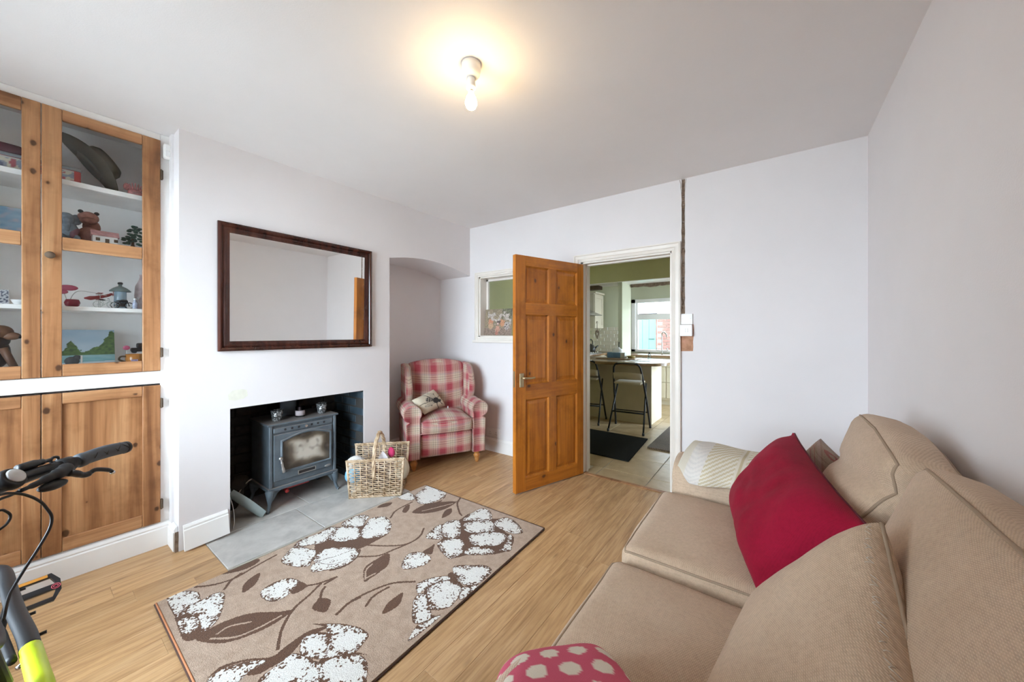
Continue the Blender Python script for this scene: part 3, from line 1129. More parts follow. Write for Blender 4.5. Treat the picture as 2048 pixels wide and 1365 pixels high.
t = thing('toy_elephant', (-3.22, 0.165, 1.822), 'blue-grey soft toy elephant at the left of the middle shelf', 'soft toy')
bl = flat('blue_grey_plush', (0.20, 0.25, 0.30), 0.95, var=0.3, scale=40)
bm = B()
ellip(bm, (-3.22, 0.158, 1.882), (0.042, 0.040, 0.060))
ellip(bm, (-3.21, 0.150, 1.950), (0.036, 0.034, 0.036))
obj('body', bm, bl, t, True)
for sy in (-1, 1):
    bm = B()
    ellip(bm, (-3.205, 0.150 + sy * 0.036, 1.952), (0.010, 0.022, 0.030))
    obj('ear', bm, bl, t, True)
obj('trunk', tube(B(), smoothpath([(-3.18, 0.150, 1.945), (-3.160, 0.150, 1.925), (-3.152, 0.150, 1.895), (-3.145, 0.15, 1.875)]), [0.014] * 12 + [0.010] * 6 + [0.008], 10), bl, t, True)
for sy in (-1, 1):
    bm = B()
    ellip(bm, (-3.175, 0.158 + sy * 0.026, 1.842), (0.032, 0.016, 0.018))
    obj('foot', bm, bl, t, True)

t = thing('toy_frog', (-3.22, 0.232, 1.822), 'red-brown soft toy with a wide flat head in the middle of the middle shelf', 'soft toy')
rb = flat('red_brown_plush', (0.30, 0.135, 0.105), 0.95, var=0.3, scale=40)
dk = flat('mauve_plush', (0.20, 0.10, 0.12), 0.95, var=0.2, scale=40)
bm = B()
ellip(bm, (-3.22, 0.235, 1.872), (0.045, 0.050, 0.052), None, 16, 10)
obj('body', bm, rb, t, True)
bm = B()
ellip(bm, (-3.205, 0.230, 1.975), (0.050, 0.042, 0.034), None, 16, 10)
ellip(bm, (-3.195, 0.230, 1.955), (0.05, 0.034, 0.022), None, 16, 10)
ellip(bm, (-3.24, 0.245, 1.93), (0.035, 0.036, 0.045), None, 16, 10)
obj('head', bm, rb, t, True)
for sy in (-1, 1):
    bm = B()
    ellip(bm, (-3.185, 0.230 + sy * 0.030, 2.002), (0.010, 0.011, 0.010))
    obj('eye', bm, M['black'], t, True)
    obj('arm', tube(B(), smoothpath([(-3.21, 0.235 + sy * 0.045, 1.895), (-3.18, 0.235 + sy * 0.06, 1.865), (-3.16, 0.235 + sy * 0.055, 1.838)]), 0.015, 8), dk, t, True)

t = thing('house_ornament', (-3.16, 0.30, 1.822), 'little white model cottage with a pink roof on the middle shelf', 'ornament')
obj('wall_block', bbox((-3.18, 0.240, 1.8225), (-3.13, 0.338, 1.870), 0.002), M['white'], t)
bm = B()
prism(bm, [(-3.187, 1.868), (-3.155, 1.902), (-3.123, 1.868)], lambda a, b, h: (a, h, b), 0.234, 0.344)
obj('roof', bm, flat('pink_tile', (0.52, 0.28, 0.28), 0.6, var=0.2, scale=60), t)
for y in (0.252, 0.322):
    obj('window', bbox((-3.131, y, 1.84), (-3.128, y + 0.016, 1.857)), M['wickerdark'], t)
obj('door', bbox((-3.131, 0.288, 1.8225), (-3.127, 0.304, 1.855)), M['wickerdark'], t)

t = thing('wire_tree', (-3.18, 0.405, 1.822), 'dark green wire bonsai tree ornament at the right of the middle shelf', 'ornament')
gr = flat('dark_green_foil', (0.045, 0.095, 0.065), 0.5, var=0.5, scale=50)
bm = lathe(B(), [(0.028, 0.0), (0.028, 0.006), (0.012, 0.012), (0.007, 0.03), (0.006, 0.075), (0.002, 0.08)], (-3.18, 0.405, 1.822), 10)
obj('trunk', bm, M['wickerdark'], t, True)
bm = B()
rt = random.Random(11)
for k in range(46):
    a = rt.uniform(0, 6.28)
    zz = rt.uniform(0.025, 0.135)
    rr = (0.046 - 0.20 * abs(zz - 0.07)) * math.sqrt(rt.random())
    ellip(bm, (-3.18 + rr * math.cos(a), 0.405 + rr * math.sin(a), 1.822 + zz), (0.011, 0.012, 0.007), None, 7, 4)
obj('foliage', bm, gr, t, kind='stuff')

# third shelf (1.4544)
Z3 = 1.4548
t = thing('white_carton', (-3.25, -0.075, Z3), 'small white carton with a dotted pattern behind the left glazed door', 'box')
obj('carton', bbox((-3.29, -0.11, Z3), (-3.22, -0.035, Z3 + 0.08), 0.002), M['white'], t)
print_panel('patterned_face', lambda s, tt: (-3.2195, -0.108 + 0.07 * s, Z3 + 0.002 + 0.076 * tt), 20, 20, lambda s, tt: (0.10, 0.11, 0.17) if noise.noise(Vector((s * 9, tt * 9, 4))) > 0.1 else (0.62, 0.64, 0.68), M['print'], t)
bm = lathe(B(), [(0.014, 0.0), (0.016, 0.003), (0.024, 0.014), (0.028, 0.026), (0.0265, 0.026), (0.022, 0.015), (0.002, 0.005)], (-3.16, -0.005, Z3), 18)
simple('small_bowl', bm, M['white'], 'tiny white bowl at the front of the shelf behind the left glazed door', 'bowl', True)

rose = flat('dusky_pink_felt', (0.36, 0.075, 0.12), 0.8, var=0.15)
t = thing('felt_flower', (-3.20, 0.155, Z3), 'pair of pink felt petals on thin bent wires in the cupboard', 'ornament')
bm = B()
ellip(bm, (-3.19, 0.155, 1.562), (0.006, 0.038, 0.016))
obj('petal', bm, rose, t, True)
bm = B()
ellip(bm, (-3.19, 0.135, 1.538), (0.006, 0.022, 0.012))
obj('petal', bm, rose, t, True)
bm = B()
tube(bm, smoothpath([(-3.20, 0.16, Z3), (-3.20, 0.165, 1.50), (-3.19, 0.19, 1.545), (-3.19, 0.25, 1.542), (-3.19, 0.30, 1.528)]), 0.0015, 5)
tube(bm, smoothpath([(-3.20, 0.16, Z3), (-3.20, 0.15, 1.50), (-3.19, 0.14, 1.54)]), 0.0015, 5)
obj('stem', bm, M['steel'], t)
bm = lathe(B(), [(0.018, 0.0), (0.026, 0.006), (0.030, 0.022), (0.024, 0.040), (0.021, 0.040), (0.026, 0.022), (0.003, 0.008)], (-3.15, 0.168, Z3), 18)
simple('red_pot', bm, flat('dark_red_lacquer', (0.24, 0.03, 0.05), 0.2), 'small dark red lacquered pot on the third cupboard shelf', 'pot', True)

t = thing('model_aeroplane', (-3.22, 0.265, Z3), 'red wire model aeroplane standing behind the toy bicycles', 'model')
wr = flat('red_wire', (0.33, 0.05, 0.05), 0.4)
obj('fuselage', tube(B(), smoothpath([(-3.22, 0.215, 1.51), (-3.22, 0.25, 1.515), (-3.22, 0.30, 1.53), (-3.22, 0.325, 1.545)]), [0.004, 0.006, 0.008, 0.010, 0.012, 0.012, 0.011, 0.010, 0.010, 0.009, 0.009, 0.008, 0.008, 0.008, 0.008, 0.007, 0.007, 0.007, 0.005], 8), wr, t, True)
for zz in (1.505, 1.54):
    obj('wing', bbox((-3.27, 0.262, zz), (-3.16, 0.284, zz + 0.003), 0.001), wr, t)
for x in (-3.255, -3.18):
    obj('strut', tube(B(), [(x, 0.273, Z3), (x, 0.273, 1.543)], 0.0016, 5), M['steel'], t)
bm = B()
for k in range(3):
    a = 2.09 * k
    box(bm, (-0.001, -0.003, 0.002), (0.001, 0.003, 0.024), 0, 1, Matrix.Translation((-3.22, 0.328, 1.546)) @ Matrix.Rotation(math.radians(90), 4, 'Z') @ Matrix.Rotation(a, 4, 'X'))
obj('propeller', bm, wr, t)

t = thing('glass_lantern', (-3.20, 0.355, Z3), 'blue glass lantern with a grey-green domed lid', 'lantern')
obj('glass_body', lathe(B(), [(0.026, 0.0), (0.028, 0.01), (0.026, 0.10), (0.024, 0.105)], (-3.20, 0.355, Z3), 18), flat('pale_blue_glass', (0.30, 0.42, 0.52), 0.1, var=0.2), t, True)
obj('lid', lathe(B(), [(0.046, 0.104), (0.046, 0.109), (0.030, 0.125), (0.014, 0.135), (0.008, 0.137), (0.008, 0.15)], (-3.20, 0.355, Z3), 20), flat('grey_green_enamel', (0.16, 0.22, 0.22), 0.4), t, True)
obj('knob', lathe(B(), [(0.010, 0.148), (0.012, 0.153), (0.010, 0.16), (0.002, 0.162)], (-3.20, 0.355, Z3), 12), M['black'], t, True)


def toy_bike(name, y0_, x, r, ln, mat, label, engine=False):
    t = thing(name, (x, y0_, Z3), label, 'model')
    for k in (0, 1):
        yc = y0_ + (0 if k == 0 else ln)
        bm = tube(B(), [(x, yc + r * math.cos(2 * math.pi * i / 18), Z3 + r + 0.0016 + r * math.sin(2 * math.pi * i / 18)) for i in range(18)], 0.0026 if engine else 0.0016, 6, closed=True)
        for i in range(5):
            a = math.pi * i / 5
            tube(bm, [(x, yc + r * math.cos(a), Z3 + r + r * math.sin(a)), (x, yc - r * math.cos(a), Z3 + r - r * math.sin(a))], 0.0006, 4)
        obj('wheel', bm, M['black'] if engine else mat, t)
    h = Z3 + r
    bm = B()
    for p, q in (((0, h), (ln * .35, h + r * 1.3)), ((0, h), (ln * .45, h - .002)), ((ln * .45, h), (ln * .35, h + r * 1.3)), ((ln * .35, h + r * 1.3), (ln * .85, h + r * 1.5)), ((ln * .45, h), (ln * .85, h + r * 1.3)), ((ln, h), (ln * .82, h + r * 2.0))):
        tube(bm, [(x, y0_ + p[0], p[1]), (x, y0_ + q[0], q[1])], 0.0022 if engine else 0.0014, 6)
    obj('frame', bm, mat, t)
    obj('handlebar', tube(B(), smoothpath([(x - 0.02, y0_ + ln * .74, h + r * 2.1), (x, y0_ + ln * .83, h + r * 2.0), (x + 0.02, y0_ + ln * .74, h + r * 2.1)]), 0.0015, 6), M['chrome'], t)
    bm = B()
    ellip(bm, (x, y0_ + ln * .30, h + r * 1.55), (0.008, 0.014, 0.004))
    obj('saddle', bm, M['black'], t, True)
    if engine:
        bm = B()
        ellip(bm, (x, y0_ + ln * .62, h + r * 1.55), (0.010, 0.018, 0.009))
        obj('fuel_tank', bm, M['blackmetal'], t, True)
        obj('engine', bbox((x - 0.012, y0_ + ln * .36, h - 0.006), (x + 0.012, y0_ + ln * .66, h + 0.016), 0.003), M['blackmetal'], t)
    return t


toy_bike('model_bicycle', 0.262, -3.15, 0.018, 0.052, flat('pale_wire', (0.55, 0.58, 0.56), 0.4), 'small pale wire model bicycle at the front of the third cupboard shelf')
toy_bike('model_motorbike', 0.330, -3.165, 0.018, 0.058, M['blackmetal'], 'dark model motorbike beside the pale wire bicycle', True)
t = thing('small_bottle', (-3.14, 0.409, Z3), 'little white and blue bottle near the right end of the third shelf', 'bottle')
obj('body', lathe(B(), [(0.011, 0.0), (0.011, 0.035), (0.006, 0.045), (0.005, 0.055)], (-3.14, 0.409, Z3), 14), flat('blue_white_glaze', (0.50, 0.54, 0.70), 0.2, var=0.3, scale=60), t, True)
obj('stopper', lathe(B(), [(0.006, 0.054), (0.007, 0.058), (0.006, 0.064)], (-3.14, 0.409, Z3), 10), M['white'], t, True)
t = thing('wire_stand', (-3.15, 0.432, Z3), 'thin grey twisted wire stand in front of the tall vase', 'ornament')
bm = B()
tube(bm, smoothpath([(-3.15, 0.440, Z3), (-3.15, 0.425, 1.50), (-3.15, 0.422, 1.53)]), 0.0022, 6)
tube(bm, smoothpath([(-3.15, 0.422, 1.51), (-3.15, 0.432, 1.53), (-3.15, 0.444, 1.545)]), 0.0018, 6)
tube(bm, [(-3.15 + 0.013 * math.cos(2 * math.pi * i / 14), 0.437 + 0.013 * math.sin(2 * math.pi * i / 14), Z3 + 0.002) for i in range(14)], 0.002, 6, closed=True)
obj('wire', bm, M['steel'], t)
bm = lathe(B(), [(0.020, 0.0), (0.026, 0.01), (0.034, 0.09), (0.030, 0.15), (0.014, 0.19), (0.009, 0.21), (0.012, 0.225)], (-3.26, 0.455, Z3), 22)
simple('tall_vase', bm, stone_mat('mottled_pink_glaze', (0.35, 0.25, 0.25), (0.50, 0.40, 0.40), (0.58, 0.50, 0.50), 30, 0.3), 'tall mottled pinkish vase at the right end of the third shelf', 'vase', True)

# bottom of the glazed part (1.12)
Z4 = 1.1204
t = thing('carved_dog', (-3.21, -0.05, Z4), 'brown carved dog statue behind the left glazed door, lowest shelf', 'statue')
wd_ = flat('brown_carved_wood', (0.17, 0.085, 0.05), 0.45, var=0.3)
bm = B()
ellip(bm, (-3.23, -0.085, Z4 + 0.085), (0.05, 0.055, 0.085), None, 16, 10)
ellip(bm, (-3.21, -0.075, Z4 + 0.155), (0.042, 0.045, 0.05), None, 16, 10)
obj('body', bm, flat('black_brown_wood', (0.035, 0.028, 0.028), 0.4, var=0.3), t, True)
bm = B()
ellip(bm, (-3.20, -0.062, Z4 + 0.190), (0.038, 0.042, 0.038), None, 16, 10)
ellip(bm, (-3.185, -0.030, Z4 + 0.172), (0.022, 0.032, 0.020), None, 14, 8)
obj('head', bm, wd_, t, True)
bm = B()
ellip(bm, (-3.18, -0.004, Z4 + 0.168), (0.010, 0.008, 0.009))
obj('nose', bm, M['black'], t, True)
for s_ in (-1, 1):
    bm = B()
    ellip(bm, (-3.20 + s_ * 0.036, -0.078, Z4 + 0.178), (0.008, 0.018, 0.030))
    obj('ear', bm, wd_, t, True)
for s_ in (-1, 1):
    obj('leg', tube(B(), [(-3.205 + s_ * 0.022, -0.055, Z4 + 0.11), (-3.195 + s_ * 0.022, -0.02, Z4 + 0.008)], [0.016, 0.013], 8), wd_, t, True)


def landscape(s, tt):
    sky = mixc((0.52, 0.60, 0.66), (0.34, 0.46, 0.58), tt + 0.4 * noise.noise(Vector((s * 4, tt * 5, 2))))
    n1 = noise.noise(Vector((s * 8, tt * 9, 5))) * 0.09 + noise.noise(Vector((s * 25, tt * 25, 6))) * 0.05
    tree_top = 0.34 + 0.30 * math.exp(-((s - 0.30) / 0.11) ** 2) + 0.22 * math.exp(-((s - 0.02) / 0.09) ** 2) + 0.60 * math.exp(-((s - 0.97) / 0.17) ** 2) + 0.13 * math.exp(-((s - 0.66) / 0.13) ** 2)
    c = sky
    if tt < tree_top + n1:
        c = mixc((0.055, 0.10, 0.045), (0.12, 0.20, 0.06), noise.noise(Vector((s * 18, tt * 18, 8))) + 0.5)
    if s < 0.16 and tt > 0.70 and noise.noise(Vector((s * 10, tt * 14, 12))) > 0.0:
        c = (0.07, 0.13, 0.07)
    if tt < 0.27:
        c = mixc((0.14, 0.32, 0.36), (0.30, 0.48, 0.50), 3.2 * tt + 0.4 * noise.noise(Vector((s * 5, tt * 25, 2))))
    if tt < 0.05 + 0.04 * s:
        c = (0.55, 0.60, 0.64)
    return c


t = thing('landscape_painting', (-3.30, 0.23, Z4), 'unframed lake landscape painting with green trees leaning on the lowest glazed shelf', 'painting')
PT = lambda s, tt: Vector((-3.285 - 0.045 * tt, 0.098 + 0.245 * s, Z4 + 0.002 + 0.205 * tt))
bm = B()
prism(bm, [(0, 0), (1, 0), (1, 1), (0, 1)], lambda a, b, h: PT(a, b) + Vector((h, 0, 0)), -0.016, -0.0006)
obj('canvas_board', bm, M['canvas'], t)
print_panel('painted_face', PT, 96, 72, landscape, M['print'], t)

t = thing('grey_animal', (-3.16, 0.165, Z4), 'dark grey stone animal with a white post in front of the landscape painting', 'ornament')
bm = B()
ellip(bm, (-3.17, 0.168, Z4 + 0.030), (0.020, 0.028, 0.026), None, 12, 8)
ellip(bm, (-3.165, 0.186, Z4 + 0.050), (0.014, 0.016, 0.014), None, 12, 8)
obj('body', bm, flat('grey_stone', (0.07, 0.075, 0.08), 0.7, var=0.3), t, True)
obj('post', bbox((-3.16, 0.198, Z4), (-3.152, 0.205, Z4 + 0.062), 0.001), M['white'], t)

t = thing('orange_mug', (-3.16, 0.41, Z4), 'orange glazed mug with a printed band on the lowest glazed shelf', 'mug')
obj('body', lathe(B(), [(0.036, 0.0), (0.041, 0.004), (0.042, 0.060), (0.039, 0.060), (0.038, 0.008), (0.002, 0.006)], (-3.16, 0.412, Z4), 26), flat('orange_glaze', (0.45, 0.18, 0.04), 0.2), t, True)
obj('handle', tube(B(), smoothpath([(-3.15, 0.372, Z4 + 0.048), (-3.145, 0.350, Z4 + 0.046), (-3.145, 0.345, Z4 + 0.028), (-3.15, 0.373, Z4 + 0.014)]), 0.005, 8), M['wickerdark'], t, True)
bm = B()
for k in range(5):
    a = -0.45 + 0.14 * k
    ellip(bm, (-3.16 + 0.0422 * math.cos(a), 0.412 + 0.0422 * math.sin(a), Z4 + 0.022), (0.0015, 0.0035, 0.008), None, 8, 5)
obj('print_mark', bm, flat('lilac_print', (0.35, 0.28, 0.42), 0.4), t)
t = thing('toy_car', (-3.25, 0.44, Z4), 'black toy vehicle on a block behind the orange mug', 'toy')
obj('block', bbox((-3.29, 0.40, Z4), (-3.22, 0.50, Z4 + 0.062), 0.003), M['shelfwhite'], t)
bm = bbox((-3.275, 0.405, Z4 + 0.071), (-3.235, 0.50, Z4 + 0.095), 0.006, 2)
box(bm, (-3.27, 0.43, Z4 + 0.094), (-3.24, 0.495, Z4 + 0.125), 0.008, 2)
obj('body', bm, M['black'], t)
for y in (0.42, 0.485):
    T = Matrix.Translation((-3.255, y, Z4 + 0.072)) @ Matrix.Rotation(math.radians(90), 4, 'Y')
    obj('axle_wheels', lathe(B(), [(0.010, -0.023), (0.011, -0.02), (0.011, 0.02), (0.010, 0.023)], (0, 0, 0), 12, T), M['rubber'], t)
t = thing('lollipop_ornament', (-3.19, 0.382, Z4), 'pink round lollipop-shaped ornament between painting and mug', 'ornament')
bm = B()
ellip(bm, (-3.195, 0.380, Z4 + 0.098), (0.006, 0.016, 0.014))
obj('disc', bm, flat('bright_pink', (0.55, 0.12, 0.22), 0.3), t, True)
obj('stick', tube(B(), [(-3.195, 0.386, Z4), (-3.195, 0.381, Z4 + 0.09)], 0.0025, 6), M['white'], t)

# ================================================================== MIRROR ON THE CHIMNEY BREAST
mir = thing('wall_mirror', (XL + 0.01, 1.28, 1.19), 'large rectangular wall mirror in a dark mahogany moulded frame above the fireplace', 'mirror')
my0, my1, mz0, mz1 = 0.737, 1.818, 1.191, 2.026
prof = [(0.0, 0.006), (0.0, 0.024), (0.012, 0.030), (0.022, 0.026), (0.028, 0.018), (0.036, 0.022), (0.044, 0.020), (0.050, 0.016), (0.064, 0.015), (0.064, 0.001)]
corners = [((my0, mz0), (1, 1)), ((my1, mz0), (-1, 1)), ((my1, mz1), (-1, -1)), ((my0, mz1), (1, -1))]
for i in range(4):
    bm = B()
    rings = []
    for (py, pz), (dy, dz) in (corners[i], corners[(i + 1) % 4]):
        rings.append([bm.verts.new((XL + h, py + dy * f, pz + dz * f)) for f, h in prof])
    for k in range(len(prof) - 1):
        bm.faces.new((rings[0][k], rings[0][k + 1], rings[1][k + 1], rings[1][k]))
    bm.faces.new(rings[0])
    bm.faces.new(rings[1][::-1])
    bm.faces.new((rings[0][0], rings[1][0], rings[1][-1], rings[0][-1]))
    obj('frame_rail', bm, M['mahogany'], mir)
TM = Matrix.Translation((XL + 0.0045, 0, mz0 + 0.05)) @ Matrix.Rotation(math.radians(0.75), 4, 'Y')
obj('mirror_glass', bbox((-0.003, my0 + 0.055, 0.0), (0.0, my1 - 0.055, mz1 - mz0 - 0.10), 0, 1, TM), M['mirror'], mir)
obj('backing', bbox((XL, my0 + 0.01, mz0 + 0.01), (XL + 0.0015, my1 - 0.01, mz1 - 0.01)), M['wickerdark'], mir)

# ================================================================== WOOD BURNER
SX = -2.95
st = thing('stove', (-3.11, 1.305, 0), 'grey-blue cast iron stove with a smoky glass door standing in the fireplace', 'stove')
sa, sb = 1.058, 1.552
obj('body', bbox((-3.30, sa + 0.004, 0.172), (SX - 0.012, sb - 0.004, 0.628), 0.006, 2), M['iron'], st)
obj('top_plate', bbox((-3.315, sa - 0.012, 0.628), (SX + 0.012, sb + 0.012, 0.644), 0.005, 2), M['iron'], st)
bm = bbox((-3.31, sa - 0.008, 0.148), (SX + 0.006, sb + 0.012, 0.174), 0.006, 2)
obj('base_plate', bm, M['iron'], st)
# corner pilasters of the front
for y in (sa + 0.002, sb - 0.022):
    obj('front_post', bbox((SX - 0.015, y, 0.172), (SX, y + 0.022, 0.628), 0.004), M['iron'], st)
# vent strip with holes
vs = obj('vent_strip', bbox((SX - 0.015, sa + 0.030, 0.570), (SX + 0.002, sb - 0.032, 0.607), 0.004), M['iron'], st)
for k in range(7):
    y = 1.165 + k * 0.0475
    T = Matrix.Translation((SX + 0.002, y, 0.589)) @ Matrix.Rotation(math.radians(90), 4, 'Y')
    if k == 3:
        obj('vent_slider', lathe(B(), [(0.004, -0.002), (0.004, 0.010), (0.010, 0.012), (0.010, 0.018), (0.002, 0.019)], (0, 0, 0), 12, T), M['steel'], vs)
    else:
        obj('vent_hole', lathe(B(), [(0.0085, -0.004), (0.0085, 0.0006), (0.002, 0.0008)], (0, 0, 0), 14, T), M['black'], vs)
# door: arched-top window frame
dr = obj('fire_door', bbox((SX - 0.015, sa + 0.030, 0.215), (SX + 0.003, sb - 0.034, 0.558), 0.007, 2), M['iron'], st)
wy0, wy1, wz0 = 1.150, 1.494, 0.285


def arch_top(y, d=0.0):
    t_ = (y - wy0) / (wy1 - wy0)
    return 0.497 + 0.038 * math.sin(math.pi * max(0, min(1, t_))) + d


def arch_loop(e):
    out = [(wy0 - e, wz0 - e), (wy1 + e, wz0 - e)]
    for i in range(13):
        y = wy1 + e - (wy1 - wy0 + 2 * e) * i / 12
        out.append((y, arch_top(y, e)))
    return out


bm = B()
lo = [arch_loop(e) for e in (0.018, 0.016, 0.010, 0.004, 0.0)]
hs_ = [0.002, 0.009, 0.012, 0.009, 0.002]
rings = [[bm.verts.new((SX + h, y, z)) for y, z in l] for l, h in zip(lo, hs_)]
for a, b in zip(rings, rings[1:]):
    for k in range(len(a)):
        bm.faces.new((a[k], a[(k + 1) % len(a)], b[(k + 1) % len(a)], b[k]))
obj('window_bead', bm, M['iron'], dr, True)


def smoky(s, tt):
    e = min(s, 1 - s) * 2.1
    e2 = min(tt, 1 - tt) * 2.4
    k = sst(0.0, 0.8, min(e, e2)) + 0.5 * noise.noise(Vector((s * 3.4, tt * 3.0, 5)))
    k -= 0.7 * max(0, 0.35 - s) * (1.3 - tt)
    c = mixc((0.05, 0.040, 0.030), (0.27, 0.215, 0.155), k)
    c = mixc(c, (0.50, 0.455, 0.39), 1.7 * (k - 0.38))
    return mixc(c, (0.10, 0.08, 0.07), 1.3 * (noise.noise(Vector((s * 9, tt * 7, 1))) - 0.15))


n_ = NT('smoky_stove_glass')
a_ = n_.n('ShaderNodeAttribute')
a_.attribute_name = 'Col'
M['smoky'] = n_.fin(a_.outputs['Color'], 0.22)
print_panel('smoked_window', lambda s, tt: (SX + 0.0035, wy0 + (wy1 - wy0) * s, wz0 + (arch_top(wy0 + (wy1 - wy0) * s) - wz0) * tt), 44, 28, smoky, M['smoky'], dr)
# door handle: knob and hanging grip
bm = lathe(B(), [(0.006, -0.005), (0.006, 0.018), (0.013, 0.020), (0.014, 0.030), (0.004, 0.034)], (0, 0, 0), 14, Matrix.Translation((SX, 1.126, 0.385)) @ Matrix.Rotation(math.radians(90), 4, 'Y'))
tube(bm, smoothpath([(SX + 0.026, 1.126, 0.385), (SX + 0.030, 1.130, 0.355), (SX + 0.030, 1.138, 0.31), (SX + 0.028, 1.145, 0.277)]), [0.006] * 6 + [0.009] * 6 + [0.012] * 6 + [0.009], 10)
obj('door_handle', bm, M['steel'], dr, True, label='steel door handle')
bm = B()
lo_ = [(1.255, 0.228), (1.383, 0.228), (1.383, 0.252), (1.255, 0.252)]
for (ya, yb, za, zb) in ((1.252, 1.386, 0.224, 0.229), (1.252, 1.386, 0.251, 0.256), (1.252, 1.258, 0.224, 0.256), (1.380, 1.386, 0.224, 0.256)):
    box(bm, (SX, ya, za), (SX + 0.007, yb, zb), 0.001)
obj('slot_frame', bm, M['steel'], dr)
obj('air_slot', bbox((SX, 1.257, 0.228), (SX + 0.0035, 1.381, 0.252)), M['black'], dr)
bm = B()
ellip(bm, (SX + 0.003, 1.480, 0.228), (0.004, 0.026, 0.010))
obj('maker_badge', bm, M['steel'], dr, True, label='small oval badge')
# cabriole legs
for y, sgn in ((sa + 0.015, -1), (sb - 0.01, 1)):
    for x in (SX - 0.02, -3.27):
        dx = 1 if x > -3.1 else -1
        pts = smoothpath([(x, y, 0.152), (x + dx * 0.012, y + sgn * 0.006, 0.11), (x + dx * 0.008, y + sgn * 0.008, 0.06), (x + dx * 0.018, y + sgn * 0.020, 0.018), (x + dx * 0.026, y + sgn * 0.028, 0.010)], 5)
        rr = [0.034 - 0.022 * min(1, i / 10) for i in range(len(pts))]
        rr[-1] = 0.010
        bm = tube(B(), pts, rr, 10)
        prism(bm, [(y - sgn * 0.005, 0.150), (y - sgn * 0.075, 0.150), (y - sgn * 0.045, 0.128), (y - sgn * 0.02, 0.085), (y - sgn * 0.002, 0.07)], yz, x - 0.006, x + 0.010)
        obj('leg', bm, M['iron'], st, True)
# flue pipe and collar
obj('flue_pipe', lathe(B(), [(0.064, 0.645), (0.064, 0.672), (0.058, 0.675), (0.058, 0.87)], (-3.20, 1.285, 0), 24), M['iron'], st, True)
obj('riddling_bar', tube(B(), smoothpath([(-3.12, 1.20, 0.135), (-3.06, 1.20, 0.12), (-3.00, 1.20, 0.10)]), 0.014, 8), M['red'], st, True, label='red pipe under the stove')
obj('ash_pan', bbox((-3.24, 1.19, 0.110), (-3.02, 1.37, 0.147), 0.004), M['red'], st, label='red oxide underside tray')

# tealight glasses on the stove
def mosaic():
    n = NT('silver_mosaic_glass')
    vo = n.n('ShaderNodeTexVoronoi', Scale=95.0, Vector=n.obj())
    c = n.ramp(vo.outputs['Distance'], [(0.1, (0.62, 0.63, 0.62)), (0.35, (0.40, 0.41, 0.41)), (0.6, (0.10, 0.10, 0.10))])
    n.bump(vo.outputs['Distance'], 0.5, 0.003)
    return n.fin(c, 0.2, Metallic=0.35)


M['mosaic'] = mosaic()


def tealight(x, y, h, label, plain=False):
    t = thing('tealight_holder', (x, y, 0.644), label, 'candle holder', 0, None if plain else 'mosaic tealight glasses on the stove')
    r0, r1 = (0.033, 0.033) if plain else (0.029, 0.042)
    bm = lathe(B(), [(r0 * 0.9, 0.0), (r0, 0.003), (r1, h), (r1 - 0.004, h), (r0 - 0.003, 0.008), (0.002, 0.007)], (0, 0, 0), 22)
    obj('glass', bm, M['clearglass'] if plain else M['mosaic'], t, True, world=False)
    bm = lathe(B(), [(0.024, 0.0075), (0.024, 0.040 if plain else 0.022), (0.002, 0.041 if plain else 0.0225)], (0, 0, 0), 16)
    obj('candle', bm, M['white'], t, True, world=False)
    if plain:
        obj('paper_label', lathe(B(), [(0.0335, 0.012), (0.0335, 0.05), (0.0337, 0.05), (0.0337, 0.012)], (0, 0, 0), 22), flat('pale_pink_label', (0.52, 0.44, 0.45), 0.5, var=0.15, scale=40), t, True, world=False)
    return t


tealight(-3.045, 1.145, 0.082, 'silver mosaic tealight glass at the left end of the stove top')
tealight(-3.055, 1.315, 0.080, 'clear glass candle jar in the middle of the stove top', True)
tealight(-3.045, 1.478, 0.084, 'silver mosaic tealight glass at the right end of the stove top')

# shovel and poker left of the stove
t = thing('hearth_shovel', (-3.02, 0.92, 0.002), 'pale metal coal shovel leaning on the left fireplace cheek beside the stove', 'shovel')
bm = B()
rows_ = []
for i in range(9):
    s = i / 8
    row = []
    for j in range(7):
        q = j / 6 * 2 - 1
        p = Vector((-3.03, 0.865, 0.205)).lerp(Vector((-2.955, 1.035, 0.012)), s)
        wdt = 0.055 * math.sin(math.pi * (0.22 + 0.60 * s)) + 0.012
        p += Vector((0.75, -0.15, 0.62)).normalized() * q * wdt * 0.9 + Vector((0.35, -0.75, -0.6)) * (0.035 * (1 - q * q))
        row.append(p)
    rows_.append(row)
g = [[bm.verts.new(p) for p in r] for r in rows_]
g2 = [[bm.verts.new(p + Vector((0.0015, 0.0025, 0.0015))) for p in r] for r in rows_]
for G in (g, g2):
    for i in range(8):
        for j in range(6):
            bm.faces.new((G[i][j], G[i + 1][j], G[i + 1][j + 1], G[i][j + 1]))
obj('blade', bm, flat('pale_galvanised', (0.40, 0.47, 0.46), 0.45, 0.3), t, True)
obj('shaft', tube(B(), [(-3.04, 0.855, 0.20), (-3.06, 0.832, 0.30)], 0.009, 8), M['steel'], t, True)
obj('grip', tube(B(), [(-3.06, 0.832, 0.30), (-3.11, 0.826, 0.46)], [0.012, 0.011], 10), flat('brown_wooden_grip', (0.13, 0.06, 0.04), 0.5), t, True, label='brown wooden grip')
simple('loose_wire', tube(B(), smoothpath([(-2.90, 0.830, 0.006), (-2.93, 0.845, 0.06), (-2.96, 0.842, 0.15), (-3.02, 0.828, 0.24)]), 0.004, 6), M['steel'], 'thin grey cable rising along the left edge of the fireplace opening', 'cable', True)
